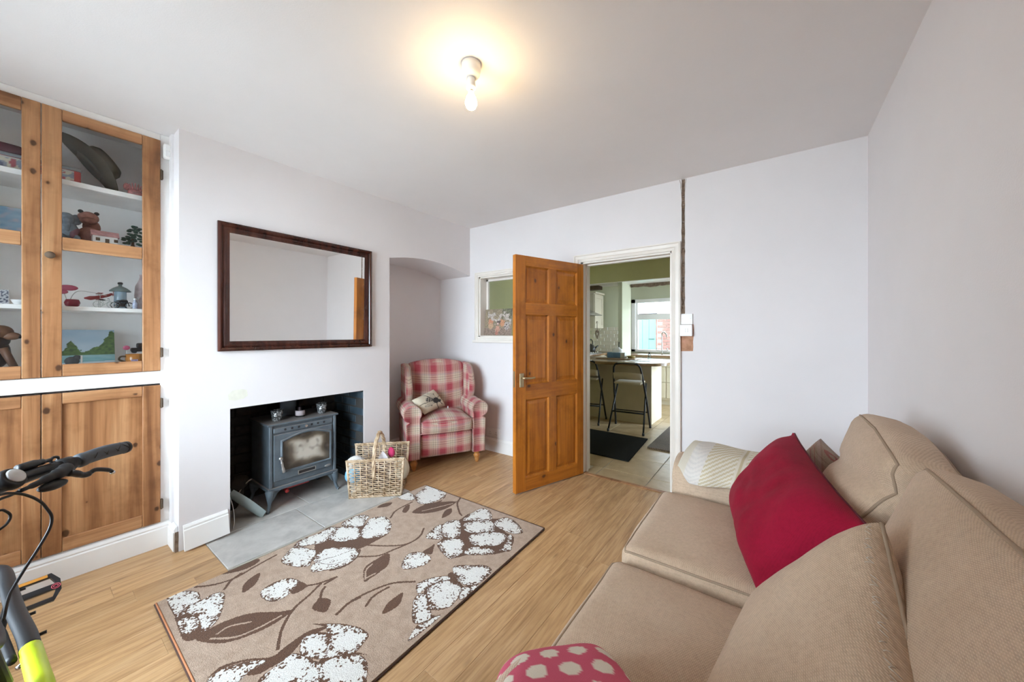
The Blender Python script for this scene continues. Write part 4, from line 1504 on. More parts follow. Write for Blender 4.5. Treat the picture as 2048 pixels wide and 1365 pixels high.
simple('hearth_poker', tube(B(), smoothpath([(-3.27, 0.93, 0.01), (-3.20, 0.94, 0.10), (-3.17, 0.965, 0.17), (-3.165, 1.00, 0.205), (-3.163, 1.02, 0.212)]), 0.004, 6), flat('bright_bent_wire', (0.50, 0.46, 0.38), 0.5), 'thin bent bright wire poker left of the stove', 'poker', True)
bm = B()
for k in range(3):
    softbox(bm, (0.10, 0.12, 0.08), 0.03, (0.006, 0.006, 0.006), Matrix.Translation((-3.26 + 0.02 * k, 0.90 + 0.03 * k, 0.042 + 0.075 * k)) @ Matrix.Rotation(0.5 * k, 4, 'Z'), 6, 6, 5, 0.008, k)
simple('coal_sack', bm, flat('dark_sacking', (0.035, 0.028, 0.025), 0.95, var=0.3), 'dark crumpled sack in the shadow left of the stove', 'sack', True)

# ================================================================== TARTAN ARMCHAIR
AO = Vector((-2.5783, 2.4571, 0))
ach = thing('wingback_armchair', AO, 'red and cream tartan wingback armchair with turned pine feet in the far left corner', 'armchair', math.radians(60.66))
# local axes: x along the front edge (to the right as seen), y towards the back, z up
bm = B()
softbox(bm, (0.52, 0.56, 0.225), 0.02, (0, 0.012, 0.0), Matrix.Translation((0, 0.29, 0.225)), 12, 10, 6, 0.002)
obj('apron', bm, M['tartan'], ach, True, world=False)
bm = B()
softbox(bm, (0.53, 0.56, 0.135), 0.05, (0.004, 0.018, 0.045), Matrix.Translation((0, 0.255, 0.405)) @ Matrix.Rotation(math.radians(1.5), 4, 'X'), 18, 16, 8, 0.004)
sc = obj('seat_cushion', bm, M['tartan'], ach, True, world=False)
bm = B()


def backfn(o, u, v, q):
    o.z += 0.035 * (1 - u * u) * max(0, q)
    o.x *= 1 + 0.02 * q
    return o


softbox(bm, (0.63, 0.15, 0.66), 0.055, (0.0, 0.03, 0.01), Matrix.Translation((0, 0.49, 0.655)) @ Matrix.Rotation(math.radians(-6), 4, 'X'), 18, 8, 18, 0.003, 0, backfn)
obj('backrest', bm, M['tartan'], ach, True, world=False)
for s in (-1, 1):
    # wing: a padded shape curving forward from the back
    prof = [(0.56, 0.40), (0.40, 0.50), (0.28, 0.58), (0.225, 0.68), (0.225, 0.78), (0.265, 0.88), (0.33, 0.955), (0.42, 0.985), (0.56, 0.985)]
    bm = B()
    rings = []
    for d, e in ((-0.036, 0.035), (-0.028, 0.012), (0.0, 0.0), (0.028, 0.012), (0.036, 0.035)):
        cx, cz = 0.46, 0.74
        rings.append([bm.verts.new((s * (0.325 + d + 0.02 * max(0, (z - 0.6))), y + (cx - y) * e * 2.2, z + (cz - z) * e * 1.4)) for y, z in [(p.x, p.y) for p in smoothpath([(a, b, 0) for a, b in prof], 4)]])
    for a, b in zip(rings, rings[1:]):
        for k in range(len(a) - 1):
            bm.faces.new((a[k], a[k + 1], b[k + 1], b[k]))
    bm.faces.new(rings[0])
    bm.faces.new(rings[-1][::-1])
    bm.faces.new([r[0] for r in rings])
    bm.faces.new([r[-1] for r in rings][::-1])
    obj('wing', bm, M['tartan'], ach, True, world=False)
    # scroll arm: upright panel and outward roll, rounded at the front
    prof = [(0.262, 0.112), (0.262, 0.50)]
    for i in range(15):
        a = math.radians(215 - 290 * i / 14)
        prof.append((0.335 + 0.088 * math.cos(a), 0.548 + 0.080 * math.sin(a)))
    prof += [(0.392, 0.45), (0.386, 0.30), (0.384, 0.112)]
    bm = B()
    rings = []
    cx, cz = 0.325, 0.40
    for y, e in ((-0.012, 0.16), (-0.020, 0.07), (-0.010, 0.015), (0.010, 0.0), (0.18, 0.0), (0.36, 0.0), (0.52, 0.02)):
        dz = 0.015 * (y / 0.5)
        rings.append([bm.verts.new((s * (px + (cx - px) * e), y, pz + (0 if pz < 0.2 else dz) + (cz - pz) * e * 0.35)) for px, pz in prof])
    for a, b in zip(rings, rings[1:]):
        for k in range(len(a)):
            bm.faces.new((a[k], a[(k + 1) % len(a)], b[(k + 1) % len(a)], b[k]))
    bm.faces.new(rings[0])
    bm.faces.new(rings[-1][::-1])
    obj('arm', bm, M['tartan'], ach, True, world=False)
    bm = tube(B(), [(s * (px + (cx - px) * 0.04), -0.014, pz + (cz - pz) * 0.014) for px, pz in prof], 0.0042, 6)
    obj('arm_piping', bm, M['tartan'], ach, True, world=False)
    for y in (0.035, 0.50):
        bm = lathe(B(), [(0.030, 0.115), (0.030, 0.098), (0.024, 0.094), (0.031, 0.080), (0.034, 0.066), (0.028, 0.052), (0.021, 0.046), (0.026, 0.040), (0.022, 0.020), (0.017, 0.0)], (s * 0.315, y, 0), 18)
        obj('foot', bm, M['beech'], ach, True, world=False)
bm = B()
for p in ([(-0.262, -0.024, 0.355), (0.262, -0.024, 0.355)], [(-0.258, -0.024, 0.462), (0.258, -0.024, 0.462)]):
    tube(bm, [(p[0][0] + (p[1][0] - p[0][0]) * i / 8, p[0][1] - 0.012 * math.sin(math.pi * i / 8), p[0][2]) for i in range(9)], 0.004, 6)
obj('seat_piping', bm, M['tartan'], ach, True, world=False)

# cream cushion with a bee printed on it
def bee(s, t, side):
    base = (0.60, 0.535, 0.41)
    if side < 0:
        return base
    x, y = (s - 0.50) * 2, (t - 0.52) * 2
    x, y = (0.80 * x - 0.60 * y) / 1.35, (0.60 * x + 0.80 * y) / 1.35
    ink = (0.035, 0.032, 0.03)
    thor = (x / 0.24) ** 2 + ((y - 0.18) / 0.20) ** 2
    abd = (x / 0.20) ** 2 + ((y + 0.22) / 0.24) ** 2
    head = (x / 0.12) ** 2 + ((y - 0.42) / 0.10) ** 2
    if thor < 1 or head < 1:
        return ink
    if abd < 1:
        return ink if int((y + 0.6) * 14) % 2 else (0.36, 0.33, 0.27)
    for sx in (-1, 1):
        wx, wy = x * sx - 0.36, y + 0.12
        wx, wy = 0.75 * wx + 0.66 * wy, -0.66 * wx + 0.75 * wy
        r = (wx / 0.12) ** 2 + (wy / 0.34) ** 2
        if r < 1:
            return (0.30, 0.27, 0.22) if r > 0.72 else (0.50, 0.45, 0.35)
        for (ax, ay, bx, by) in ((0.2, 0.25, 0.44, 0.40), (0.44, 0.40, 0.50, 0.62), (0.15, 0.05, 0.50, -0.02), (0.1, 0.45, 0.22, 0.66), (0.12, -0.1, 0.40, -0.62)):
            px, py = x * sx, y
            dx, dy = bx - ax, by - ay
            q = max(0, min(1, ((px - ax) * dx + (py - ay) * dy) / (dx * dx + dy * dy)))
            if math.hypot(px - ax - q * dx, py - ay - q * dy) < 0.022:
                return ink
    return base


bee_c = thing('bee_cushion', (-2.82, 2.44, 0.5), 'small cream cushion printed with a black bee on the tartan armchair', 'cushion')
bm = B()
pillow(bm, (-2.825, 2.225, 0.662), (-2.750, 2.318, 0.515), (-2.815, 2.650, 0.540), (-2.905, 2.565, 0.715), 0.055, 56, 0.10, 0.003, 1.0, 1, 0.7, bee, 0.5)
obj('cover', bm, M['polka'], bee_c, True)
bm = B()
box(bm, (-0.006, -0.001, -0.012), (0.006, 0.001, 0.012), 0, 1, Matrix.Translation((-2.795, 2.672, 0.525)) @ Matrix.Rotation(0.5, 4, 'Z'))
obj('care_label', bm, M['white'], bee_c)

# ================================================================== LOG BASKET
bk = thing('log_basket', (-2.60, 1.745, 0), 'rectangular willow log basket with a hoop handle, stuffed with soft things, between stove and armchair', 'basket')
e1 = Vector((0.713, 0.701, 0))
e2 = Vector((-0.701, 0.713, 0))


def bpos(s, d, z):
    """s along the front 0..1, d depth in metres, z up"""
    k = 0.955 + 0.10 * (z / 0.30)
    return Vector((-2.707, 1.522, 0)) + e1 * (0.205 + (s - 0.5) * 0.41 * k) + e2 * d + Vector((0, 0, z))


def weave_panel(name, d0, d1, h0, h1, seed):
    bm = B()
    r0 = random.Random(seed)
    nst = 10
    nrow = int((h1 - h0) / 0.0158)
    for i in range(nst):
        s = 0.015 + 0.97 * i / (nst - 1)
        tube(bm, [bpos(s, d0, h0 - 0.004), bpos(s, d1, h1 + 0.006)], 0.0050, 6)
    for r_ in range(nrow):
        z = h0 + (h1 - h0) * (r_ + 0.5) / nrow
        f = (z - h0) / max(0.01, (h1 - h0))
        dd = d0 + (d1 - d0) * f
        pts = []
        ph = r_ % 2
        for i in range((nst - 1) * 2 + 1):
            s = 0.015 + 0.97 * i / ((nst - 1) * 2)
            amp = 0.0075 * math.cos(math.pi * (i / 2 + ph)) + r0.uniform(-.001, .001)
            pts.append(bpos(s, dd + amp, z + r0.uniform(-.0015, .0015)))
        tube(bm, pts, 0.0045 + r0.uniform(-.0005, .0006), 5)
    return obj(name, bm, M['wicker'], bk, True, kind='stuff')


weave_panel('front_weave', 0.0, -0.008, 0.024, 0.295, 1)
weave_panel('back_weave', 0.250, 0.262, 0.024, 0.345, 2)


def braid(p, q, n, r, amp, name):
    bm = B()
    for k in (0, 1, 2):
        pts = []
        for i in range(n + 1):
            t_ = i / n
            a = 2 * math.pi * (t_ * n / 7 + k / 3)
            c = p.lerp(q, t_)
            pts.append(c + Vector((0, 0, 1)) * amp * math.sin(a) + e2 * amp * math.cos(a))
        tube(bm, pts, r, 5)
    return obj(name, bm, M['wicker'], bk, True)


braid(bpos(-0.01, 0.0, 0.012), bpos(1.01, 0.0, 0.012), 42, 0.0050, 0.007, 'base_braid')
braid(bpos(-0.02, -0.008, 0.300), bpos(1.02, -0.008, 0.300), 42, 0.0050, 0.006, 'front_rim')
braid(bpos(-0.02, 0.262, 0.352), bpos(1.02, 0.262, 0.352), 42, 0.0050, 0.006, 'back_rim')
for s in (0.0, 1.0):
    obj('corner_stake', tube(B(), [bpos(s, 0.0, 0.0), bpos(s, -0.008, 0.305)], 0.0085, 8), M['wicker'], bk, True)
    obj('corner_stake', tube(B(), [bpos(s, 0.25, 0.0), bpos(s, 0.262, 0.358)], 0.0085, 8), M['wicker'], bk, True)
bm = B()
for i in range(8):
    d = 0.01 + 0.235 * i / 7
    tube(bm, [bpos(0.0, d, 0.012), bpos(1.0, d, 0.012)], 0.008, 6)
obj('base', bm, M['wicker'], bk, True)
bm = B()
hp = smoothpath([bpos(0.47, -0.006, 0.15), bpos(0.47, -0.008, 0.30), bpos(0.48, 0.03, 0.41), bpos(0.5, 0.10, 0.475), bpos(0.5, 0.16, 0.478), bpos(0.52, 0.225, 0.42), bpos(0.53, 0.262, 0.345), bpos(0.53, 0.256, 0.20)], 7)
for k in range(3):
    pts = []
    for i, p in enumerate(hp):
        a = 2 * math.pi * (i / 14 + k / 3)
        pts.append(p + e1 * 0.008 * math.cos(a) + Vector((0, 0, 1)) * 0.004 * math.sin(a) + e2 * 0.004 * math.sin(a))
    tube(bm, pts, 0.0085, 7)
obj('hoop_handle', bm, M['wicker'], bk, True)


def softlump(c, r, seed, amt=0.25, rot=0.0):
    bm = B()
    Tr = Matrix.Rotation(rot, 4, 'Z')
    ellip(bm, c, r, Tr, 16, 10, lambda p: p * (1 + amt * noise.noise(p * 9 + Vector((seed, 2 * seed, 0)))))
    return bm


simple('blue_soft_toy', softlump(bpos(0.03, 0.10, 0.150), (0.066, 0.045, 0.070), 3, 0.15, 0.78), flat('sky_blue_plush', (0.16, 0.42, 0.66), 0.95), 'sky blue soft toy poking from the left end of the log basket', 'soft toy', True)
simple('white_blanket', softlump(bpos(0.10, 0.10, 0.245), (0.080, 0.055, 0.052), 5, 0.3, 0.78), flat('white_fleece', (0.62, 0.60, 0.58), 0.95), 'white fleece folded above the blue toy in the log basket', 'blanket', True)
simple('cream_cushion', softlump(bpos(0.93, 0.11, 0.185), (0.066, 0.05, 0.095), 8, 0.12, 0.78), M['canvas'], 'cream cushion bulging from the right end of the log basket', 'cushion', True)
bm = softlump(bpos(0.72, 0.12, 0.315), (0.030, 0.022, 0.045), 9, 0.5, 0.4)
simple('crimson_scarf', bm, flat('bright_crimson_cloth', (0.48, 0.03, 0.11), 0.9), 'bright crimson cloth sticking up out of the log basket', 'cloth', True)
bm = B()
prism(bm, [(-0.040, -0.03), (0.042, -0.03), (0.036, 0.0), (0.0, 0.048), (-0.030, 0.012)], lambda a, b, h: bpos(0.60, 0.06, 0.300) + e1 * a + e2 * h + Vector((0, 0, b)), 0.0, 0.012)
simple('white_packet', bm, flat('white_paper', (0.70, 0.66, 0.68), 0.7), 'small white pointed packet beside the crimson cloth in the basket', 'packet')
simple('dark_blanket', softlump(bpos(0.5, 0.125, 0.150), (0.15, 0.085, 0.125), 12, 0.2, 0.78), flat('grey_brown_blanket', (0.17, 0.12, 0.11), 0.95, var=0.4, scale=14), 'grey-brown blanket filling the middle of the log basket', 'blanket', True)

# ================================================================== RUG
PET=[[(45,38),(28,63),(30,91),(89,136),(150,140),(196,124),(193,86),(219,54),(232,36)],[(240,52),(187,82),(189,131),(185,191),(224,217),(305,192),(383,157),(425,124),(436,82),(390,88),(293,91)],[(275,30),(265,60),(287,87),(346,93),(392,70),(391,30)],[(88,591),(37,652),(51,747),(42,830),(79,857),(169,790),(184,730),(142,659)],[(52,909),(34,996),(65,1058),(119,1071),(158,1023),(196,967),(110,898)],[(215,980),(156,1059),(189,1122),(241,1134),(343,1097),(408,1030),(412,972),(337,892),(248,936)],[(114,804),(90,877),(194,946),(296,905),(309,848),(233,772),(170,771)],[(179,488),(117,538),(83,606),(179,642),(236,653),(313,594),(341,561),(285,513)],[(291,621),(256,676),(277,729),(374,800),(435,798),(453,727),(436,648),(326,600)],[(404,549),(344,584),(351,648),(373,690),(400,785),(445,800),(491,742),(493,661),(454,597)],[(649,1131),(611,1212),(607,1295),(689,1236),(743,1185),(709,1150)],[(648,1262),(614,1344),(656,1404),(720,1373),(806,1278),(799,1220),(728,1210)],[(689,1423),(671,1519),(684,1628),(760,1633),(842,1556),(815,1510),(731,1447)],[(728,1390),(774,1478),(850,1536),(951,1449),(878,1360),(801,1335)],[(882,1535),(900,1623),(973,1631),(1054,1593),(1114,1542),(1073,1494),(992,1486),(925,1499)],[(865,1295),(877,1362),(964,1441),(1050,1451),(1078,1363),(1035,1295),(948,1247)],[(1109,1328),(1062,1443),(1074,1473),(1160,1352),(1147,1315),(1081,1294)],[(762,1122),(772,1194),(849,1250),(938,1175),(942,1092),(904,1069)],[(952,1163),(950,1225),(1026,1277),(1086,1279),(1092,1240),(1003,1168)],[(1003,1018),(1005,1054),(1065,1100),(1128,1144),(1187,1136),(1202,1069),(1194,1006),(1157,966),(1083,970)],[(944,824),(967,900),(1021,958),(1055,950),(1021,894),(1007,815),(1002,782)],[(1011,834),(1032,916),(1073,952),(1140,942),(1179,892),(1193,814),(1150,759),(1104,761)],[(1151,934),(1165,969),(1206,1007),(1213,940),(1206,883),(1186,882)],[(1025,736),(1010,784),(1042,805),(1113,758),(1165,729),(1164,683),(1125,654)],[(1187,579),(1156,648),(1168,680),(1184,742),(1198,753),(1201,686),(1197,615)],[(826,315),(820,345),(842,379),(880,399),(933,388),(982,335),(955,307),(890,284)],[(835,409),(775,385),(849,442),(897,472),(963,497),(1024,501),(1045,469),(1061,419),(1028,373),(985,335),(920,379)],[(865,214),(858,263),(899,286),(966,302),(1007,313),(1071,264),(922,140),(876,146)],[(1001,339),(1059,407),(1104,426),(1155,415),(1196,384),(1207,363),(1106,275),(1021,294)],[(722,34),(717,79),(743,129),(784,177),(815,190),(812,133),(827,85),(765,26)],[(108,1493),(68,1604),(46,1689),(170,1697),(283,1655),(330,1566),(321,1466),(255,1403),(170,1440)],[(33,1372),(2,1456),(84,1482),(175,1428),(122,1380)],[(355,328),(335,384),(354,448),(403,473),(444,475),(470,436),(496,377),(476,332),(411,315)],[(747,875),(700,950),(719,1000),(767,1017),(822,1018),(856,988),(852,935),(818,879),(790,858)]]
BRO=[[(223,35),(209,64),(190,125),(349,100),(454,86),(431,26),(295,29)],[(-29,826),(58,854),(188,972),(194,1013),(368,957),(416,1025),(428,918),(422,816),(395,741),(337,655),(287,627),(114,709),(124,779)],[(429,822),(489,766),(510,678),(473,604),(468,683),(434,770)],[(651,1164),(610,1292),(668,1408),(671,1527),(842,1560),(921,1631),(985,1615),(1006,1485),(1097,1464),(1150,1348),(1106,1252),(994,1165),(932,1078),(847,1086),(758,1129),(742,1178)],[(1025,960),(1034,1001),(1142,954),(1182,973),(1189,899),(1143,904)],[(999,832),(1024,912),(1137,742),(1186,744),(1177,716),(1106,742)],[(798,352),(824,400),(847,422),(838,374),(830,322),(858,263),(863,217),(856,173),(849,145),(810,124),(814,188),(753,146),(715,79),(721,27),(698,79),(743,150),(809,211),(801,269)],[(985,322),(1017,379),(1032,340),(1041,301),(1100,277),(1068,254)],[(978,338),(1037,381),(1060,419),(1112,441),(1060,407),(1021,353),(989,309)],[(173,1426),(317,1454),(345,1568),(287,1651),(373,1495),(308,1418)],[(434,477),(504,484),(508,421),(476,416),(457,449)],[(751,1020),(750,1079),(750,1110),(811,1042),(785,1023)],[(459,56),(435,111),(450,195),(495,263),(575,327),(614,367),(633,305),(628,230),(599,152),(550,98)],[(290,271),(223,299),(191,350),(193,382),(264,340),(290,298)],[(679,427),(645,464),(637,480),(685,506),(718,493),(750,450)],[(34,252),(22,319),(17,392),(55,426),(86,392),(86,328)],[(315,1289),(299,1411),(350,1500),(456,1592),(475,1476),(446,1385),(383,1312)],[(248,1254),(203,1318),(209,1351),(265,1300),(286,1254)],[(552,1357),(493,1444),(506,1496),(557,1439)],[(707,674),(612,732),(593,802),(601,896),(688,832),(706,766),(710,709)],[(972,601),(936,653),(931,700),(936,745),(986,687),(988,642)],[(50,1180),(34,1238),(71,1295),(100,1245),(75,1198)]]
VEI=[[(497,117),(490,161),(536,226)],[(505,94),(579,158),(603,239),(608,321)],[(363,1343),(409,1447),(457,1556)],[(696,687),(632,731),(612,780)],[(690,690),(695,746)]]
STM=[[(50,145),(104,205),(130,288),(105,393),(86,498)],[(189,226),(139,266),(112,320)],[(482,468),(527,522),(555,606)],[(535,541),(575,463),(609,378),(675,307),(739,265),(790,240)],[(643,481),(602,508),(582,534)],[(807,478),(784,541),(795,598)],[(559,545),(556,607)],[(430,870),(523,929),(607,1010),(610,1113),(556,1195)],[(490,775),(572,845),(594,932),(617,1036)],[(804,476),(783,565),(801,668),(839,757),(919,829)],[(868,585),(839,644),(845,726)],[(259,1147),(201,1239),(189,1391)],[(441,1654),(485,1577),(597,1487),(641,1465)],[(448,1550),(468,1610)],[(783,1061),(750,1110)]]
RW, RL = 1.185, 1.655
r00, r10, r11, r01 = Vector((-2.392, 0.386, 0)), Vector((-1.198, 0.380, 0)), Vector((-1.236, 2.048, 0)), Vector((-2.402, 2.032, 0))
rug = thing('floral_rug', (-1.8, 1.2, 0), 'beige rug with big white and brown flowers and brown leaves lying on the wooden floor', 'rug')
NXR, NYR = 236, 330
S_, T_ = np.meshgrid(np.linspace(0, 1, NXR + 1), np.linspace(0, 1, NYR + 1), indexing='ij')


def bil(s, t):
    return [(r00[i] * (1 - s) + r10[i] * s) * (1 - t) + (r01[i] * (1 - s) + r11[i] * s) * t for i in (0, 1)]


GX_, GY_ = bil(S_, T_)


def sdpoly(P, X, Y):
    """signed distance (negative inside) to a polygon, rounded through a closed spline"""
    q = [(a / 1000 - 2.43, b / 1000 + 0.38, 0) for a, b in P]
    q = q[-1:] + q + q[:2]
    sp_ = smoothpath(q, 4)[4:-4]
    d2 = np.full(X.shape, 1e9)
    ins = np.zeros(X.shape, bool)
    n = len(sp_)
    for i in range(n):
        a, b = sp_[i], sp_[(i + 1) % n]
        ex_, ey_ = b[0] - a[0], b[1] - a[1]
        wx_, wy_ = X - a[0], Y - a[1]
        L = ex_ * ex_ + ey_ * ey_ + 1e-12
        h_ = np.clip((wx_ * ex_ + wy_ * ey_) / L, 0, 1)
        d2 = np.minimum(d2, (wx_ - ex_ * h_) ** 2 + (wy_ - ey_ * h_) ** 2)
        c1 = (a[1] <= Y) != (b[1] <= Y)
        with np.errstate(divide='ignore', invalid='ignore'):
            xi = a[0] + (Y - a[1]) * ex_ / (ey_ if abs(ey_) > 1e-12 else 1e-12)
        ins ^= c1 & (X < xi)
    d = np.sqrt(d2)
    return np.where(ins, -d, d)


def sdline(P, X, Y):
    sp_ = smoothpath([(a / 1000 - 2.43, b / 1000 + 0.38, 0) for a, b in P], 4)
    d2 = np.full(X.shape, 1e9)
    for a, b in zip(sp_, sp_[1:]):
        ex_, ey_ = b[0] - a[0], b[1] - a[1]
        h_ = np.clip(((X - a[0]) * ex_ + (Y - a[1]) * ey_) / (ex_ * ex_ + ey_ * ey_ + 1e-12), 0, 1)
        d2 = np.minimum(d2, (X - a[0] - ex_ * h_) ** 2 + (Y - a[1] - ey_ * h_) ** 2)
    return np.sqrt(d2)


d_br = np.full(GX_.shape, 1.0)
for P in BRO:
    d_br = np.minimum(d_br, sdpoly(P, GX_, GY_))
for P in STM:
    d_br = np.minimum(d_br, sdline(P, GX_, GY_) - 0.0065)
for P in VEI:
    d_br = np.maximum(d_br, 0.0045 - sdline(P, GX_, GY_))
d_pt = np.full(GX_.shape, 1.0)
d_ol = np.full(GX_.shape, 1.0)
for P in PET:
    d = sdpoly(P, GX_, GY_)
    d_pt = np.minimum(d_pt, d)
    d_ol = np.minimum(d_ol, np.abs(d + 0.001))
d_pt = np.where(d_pt > 0, d_pt, d_pt)
v_br, v_pt, v_ol = d_br.ravel(), d_pt.ravel(), d_ol.ravel()
co = np.stack([GX_.ravel(), GY_.ravel(), np.full(GX_.size, 0.013)], 1)
ii = np.arange((NXR + 1) * (NYR + 1)).reshape(NXR + 1, NYR + 1)
fc = np.stack([ii[:-1, :-1], ii[1:, :-1], ii[1:, 1:], ii[:-1, 1:]], -1).reshape(-1, 4)
me = bpy.data.meshes.new('pile')
me.from_pydata(co.tolist(), [], fc.tolist())
for nm, arr in (('brown', v_br), ('petal', v_pt), ('outline', v_ol)):
    at = me.attributes.new(nm, 'FLOAT', 'POINT')
    at.data.foreach_set('value', np.clip(arr * 20.0, -1, 1).astype(np.float32))


def rug_mat():
    n = NT('floral_rug_pile')

    def at(nm):
        a = n.n('ShaderNodeAttribute')
        a.attribute_name = nm
        return n.math('DIVIDE', a.outputs['Fac'], 20.0)
    br, pt, ol = at('brown'), at('petal'), at('outline')
    v = n.obj()
    n1 = n.noise(v, 170, 2, 0.6)       # tufts
    n2 = n.noise(v, 24, 3, 0.6)
    jit = n.math('MULTIPLY', n.math('SUBTRACT', n1, 0.5), 0.012)
    tan = n.ramp(n2, [(0.3, (0.40, 0.28, 0.20)), (0.7, (0.50, 0.365, 0.27))])
    tan = n.mix(1.0, tan, n.ramp(n1, [(0.3, (0.82, 0.82, 0.82)), (0.65, (1.06, 1.06, 1.06))]), 'MULTIPLY')
    brown = n.ramp(n1, [(0.3, (0.075, 0.028, 0.009)), (0.7, (0.13, 0.055, 0.022))])
    white = n.ramp(n1, [(0.25, (0.66, 0.63, 0.58)), (0.6, (0.80, 0.78, 0.74))])
    fb_ = n.math('LESS_THAN', n.math('ADD', br, jit), 0.0)
    c = n.mix(fb_, tan, brown)
    inside = n.math('LESS_THAN', n.math('ADD', pt, n.math('MULTIPLY', jit, 0.5)), 0.0)
    # speckles grow denser towards the petal edge
    dens = n.math('ADD', n.math('MULTIPLY', pt, 13.0), n.math('MULTIPLY', n.math('SUBTRACT', n2, 0.5), 2.2))
    spk = n.math('GREATER_THAN', n.math('ADD', n.math('MULTIPLY', n.noise(v, 85, 2, 0.6), 1.7), n.math('MULTIPLY', dens, 0.62)), 0.79)
    wcol = n.mix(spk, white, brown)
    c = n.mix(inside, c, wcol)
    line = n.math('LESS_THAN', n.math('ADD', ol, n.math('MULTIPLY', jit, 0.6)), 0.0021)
    c = n.mix(line, c, brown)
    n.bump(n.math('ADD', n1, n.noise(v, 420, 2)), 0.7, 0.004)
    n.fin(c, 0.98)
    n.b.inputs['Sheen Weight'].default_value = 0.1
    return n.m


me.materials.append(rug_mat())
pile = bpy.data.objects.new('pile', me)
COL.objects.link(pile)
pile.parent = rug
pile.matrix_parent_inverse = pmat(rug).inverted()
tanedge = flat('tan_rug_side', (0.33, 0.235, 0.17), 0.95)
bm = B()
rim = [r00, r10, r11, r01]
for i in range(4):
    a, b = rim[i], rim[(i + 1) % 4]
    n_s = 24
    for k in range(n_s):
        p, q = a.lerp(b, k / n_s), a.lerp(b, (k + 1) / n_s)
        bm.faces.new([bm.verts.new((p.x, p.y, 0.001)), bm.verts.new((q.x, q.y, 0.001)), bm.verts.new((q.x, q.y, 0.013)), bm.verts.new((p.x, p.y, 0.013))])
bm.faces.new([bm.verts.new((p.x, p.y, 0.001)) for p in rim])
obj('backing', bm, tanedge, rug)
brown_bind = flat('dark_brown_binding', (0.07, 0.035, 0.025), 0.95)
for a, b, nm, mt in ((r00, r10, 'binding', brown_bind), (r01, r11, 'binding', brown_bind), (r10, r11, 'side_seam', brown_bind)):
    dr_ = (b - a).normalized()
    out = Vector((dr_.y, -dr_.x, 0)) if a is not r01 else Vector((-dr_.y, dr_.x, 0))
    zz = 0.005 if nm == 'side_seam' else 0.006
    obj(nm, tube(B(), [a.lerp(b, k / 20) + out * (0.003 if nm == 'side_seam' else 0.007) + Vector((0, 0, zz)) for k in range(21)], 0.004 if nm == 'side_seam' else 0.0058, 6), mt, rug, True)
dr_ = (r10 - r00).normalized()
obj('orange_tape', tube(B(), [r00.lerp(r10, k / 20) + Vector((dr_.y, -dr_.x, 0)) * 0.004 + Vector((0, 0, 0.0105)) for k in range(21)], 0.004, 6), flat('orange_tape', (0.50, 0.20, 0.09), 0.9), rug, True, label='orange tape along the bound end')

# ================================================================== SOFA
sofa = thing('sofa', (0.0, 1.35, 0), 'two-seater beige woven fabric sofa with loose seat and back cushions along the right wall', 'sofa')
SB = 0.455
bm = B()
softbox(bm, (0.86, 1.36, 0.22), 0.02, (0.0, 0.0, 0.0), Matrix.Translation((0.018, 1.365, 0.19)), 8, 12, 5)
obj('base_frame', bm, M['sofa'], sofa, True)
bm = B()
softbox(bm, (0.075, 1.88, 0.66), 0.03, (0.004, 0.0, 0.008), Matrix.Translation((0.422, 1.37, 0.51)), 6, 20, 12)
obj('back_frame', bm, M['sofa'], sofa, True)
for x in (-0.36, 0.40):
    for y in (0.52, 2.22):
        obj('foot', lathe(B(), [(0.028, 0.09), (0.026, 0.05), (0.020, 0.0)], (x, y, 0), 14), M['wickerdark'], sofa, True)


def sofa_arm(y_in, sgn, name):
    """sgn=+1: the arm lies on the far (+y) side of y_in"""
    prof = [(0.0, 0.08), (0.0, 0.50)]
    for i in range(13):
        a = math.radians(200 - 270 * i / 12)
        prof.append((0.155 + 0.155 * math.cos(a), 0.55 + 0.085 * math.sin(a)))
    prof += [(0.265, 0.44), (0.255, 0.08)]
    bm = B()
    rings = []
    cx, cz = 0.14, 0.42
    for x, e in ((-0.420, 0.22), (-0.438, 0.10), (-0.440, 0.04), (-0.425, 0.0), (-0.2, 0.0), (0.05, 0.0), (0.30, 0.0), (0.40, 0.0)):
        rings.append([bm.verts.new((x, y_in + sgn * (py + (cx - py) * e), pz + (cz - pz) * e * 0.5 + (0.012 * math.sin(6 * x) if pz > 0.3 else 0))) for py, pz in prof])
    for a, b in zip(rings, rings[1:]):
        for k in range(len(a)):
            bm.faces.new((a[k], a[(k + 1) % len(a)], b[(k + 1) % len(a)], b[k]))
    bm.faces.new(rings[0])
    bm.faces.new(rings[-1][::-1])
    return obj(name, bm, M['sofa'], sofa, True)


sofa_arm(2.045, 1, 'arm')
sofa_arm(0.70, -1, 'arm')


def edge_tube(shape, hs, r, a, b, n=20):
    """piping along an edge of a softbox between two unit-cube corners"""
    pts = []
    for i in range(n + 1):
        t_ = i / n
        u = [a[k] + (b[k] - a[k]) * t_ for k in range(3)]
        pts.append(shape((u[0] * hs[0], u[1] * hs[1], u[2] * hs[2])))
    return pts


def block_cushion(name, size, r, bulge, T, edges, nx, ny, nz, wr, seed, fn=None):
    bm = B()
    shape, hs = softbox(bm, size, r, bulge, T, nx, ny, nz, wr, seed, fn)
    o = obj(name, bm, M['sofa'], sofa, True)
    bm = B()
    for e in edges:
        pts = []
        for a, b in zip(e, e[1:]):
            q = edge_tube(shape, hs, r, a, b)
            pts += q if not pts else q[1:]
        tube(bm, pts, 0.0042, 6)
    p = obj('piping', bm, M['piping'], o, True)
    return o


TOPLOOP = [(-1, -1, .96), (1, -1, .96), (1, 1, .96), (-1, 1, .96), (-1, -1, .96)]
BOTLOOP = [(-1, -1, -.96), (1, -1, -.96), (1, 1, -.96), (-1, 1, -.96), (-1, -1, -.96)]
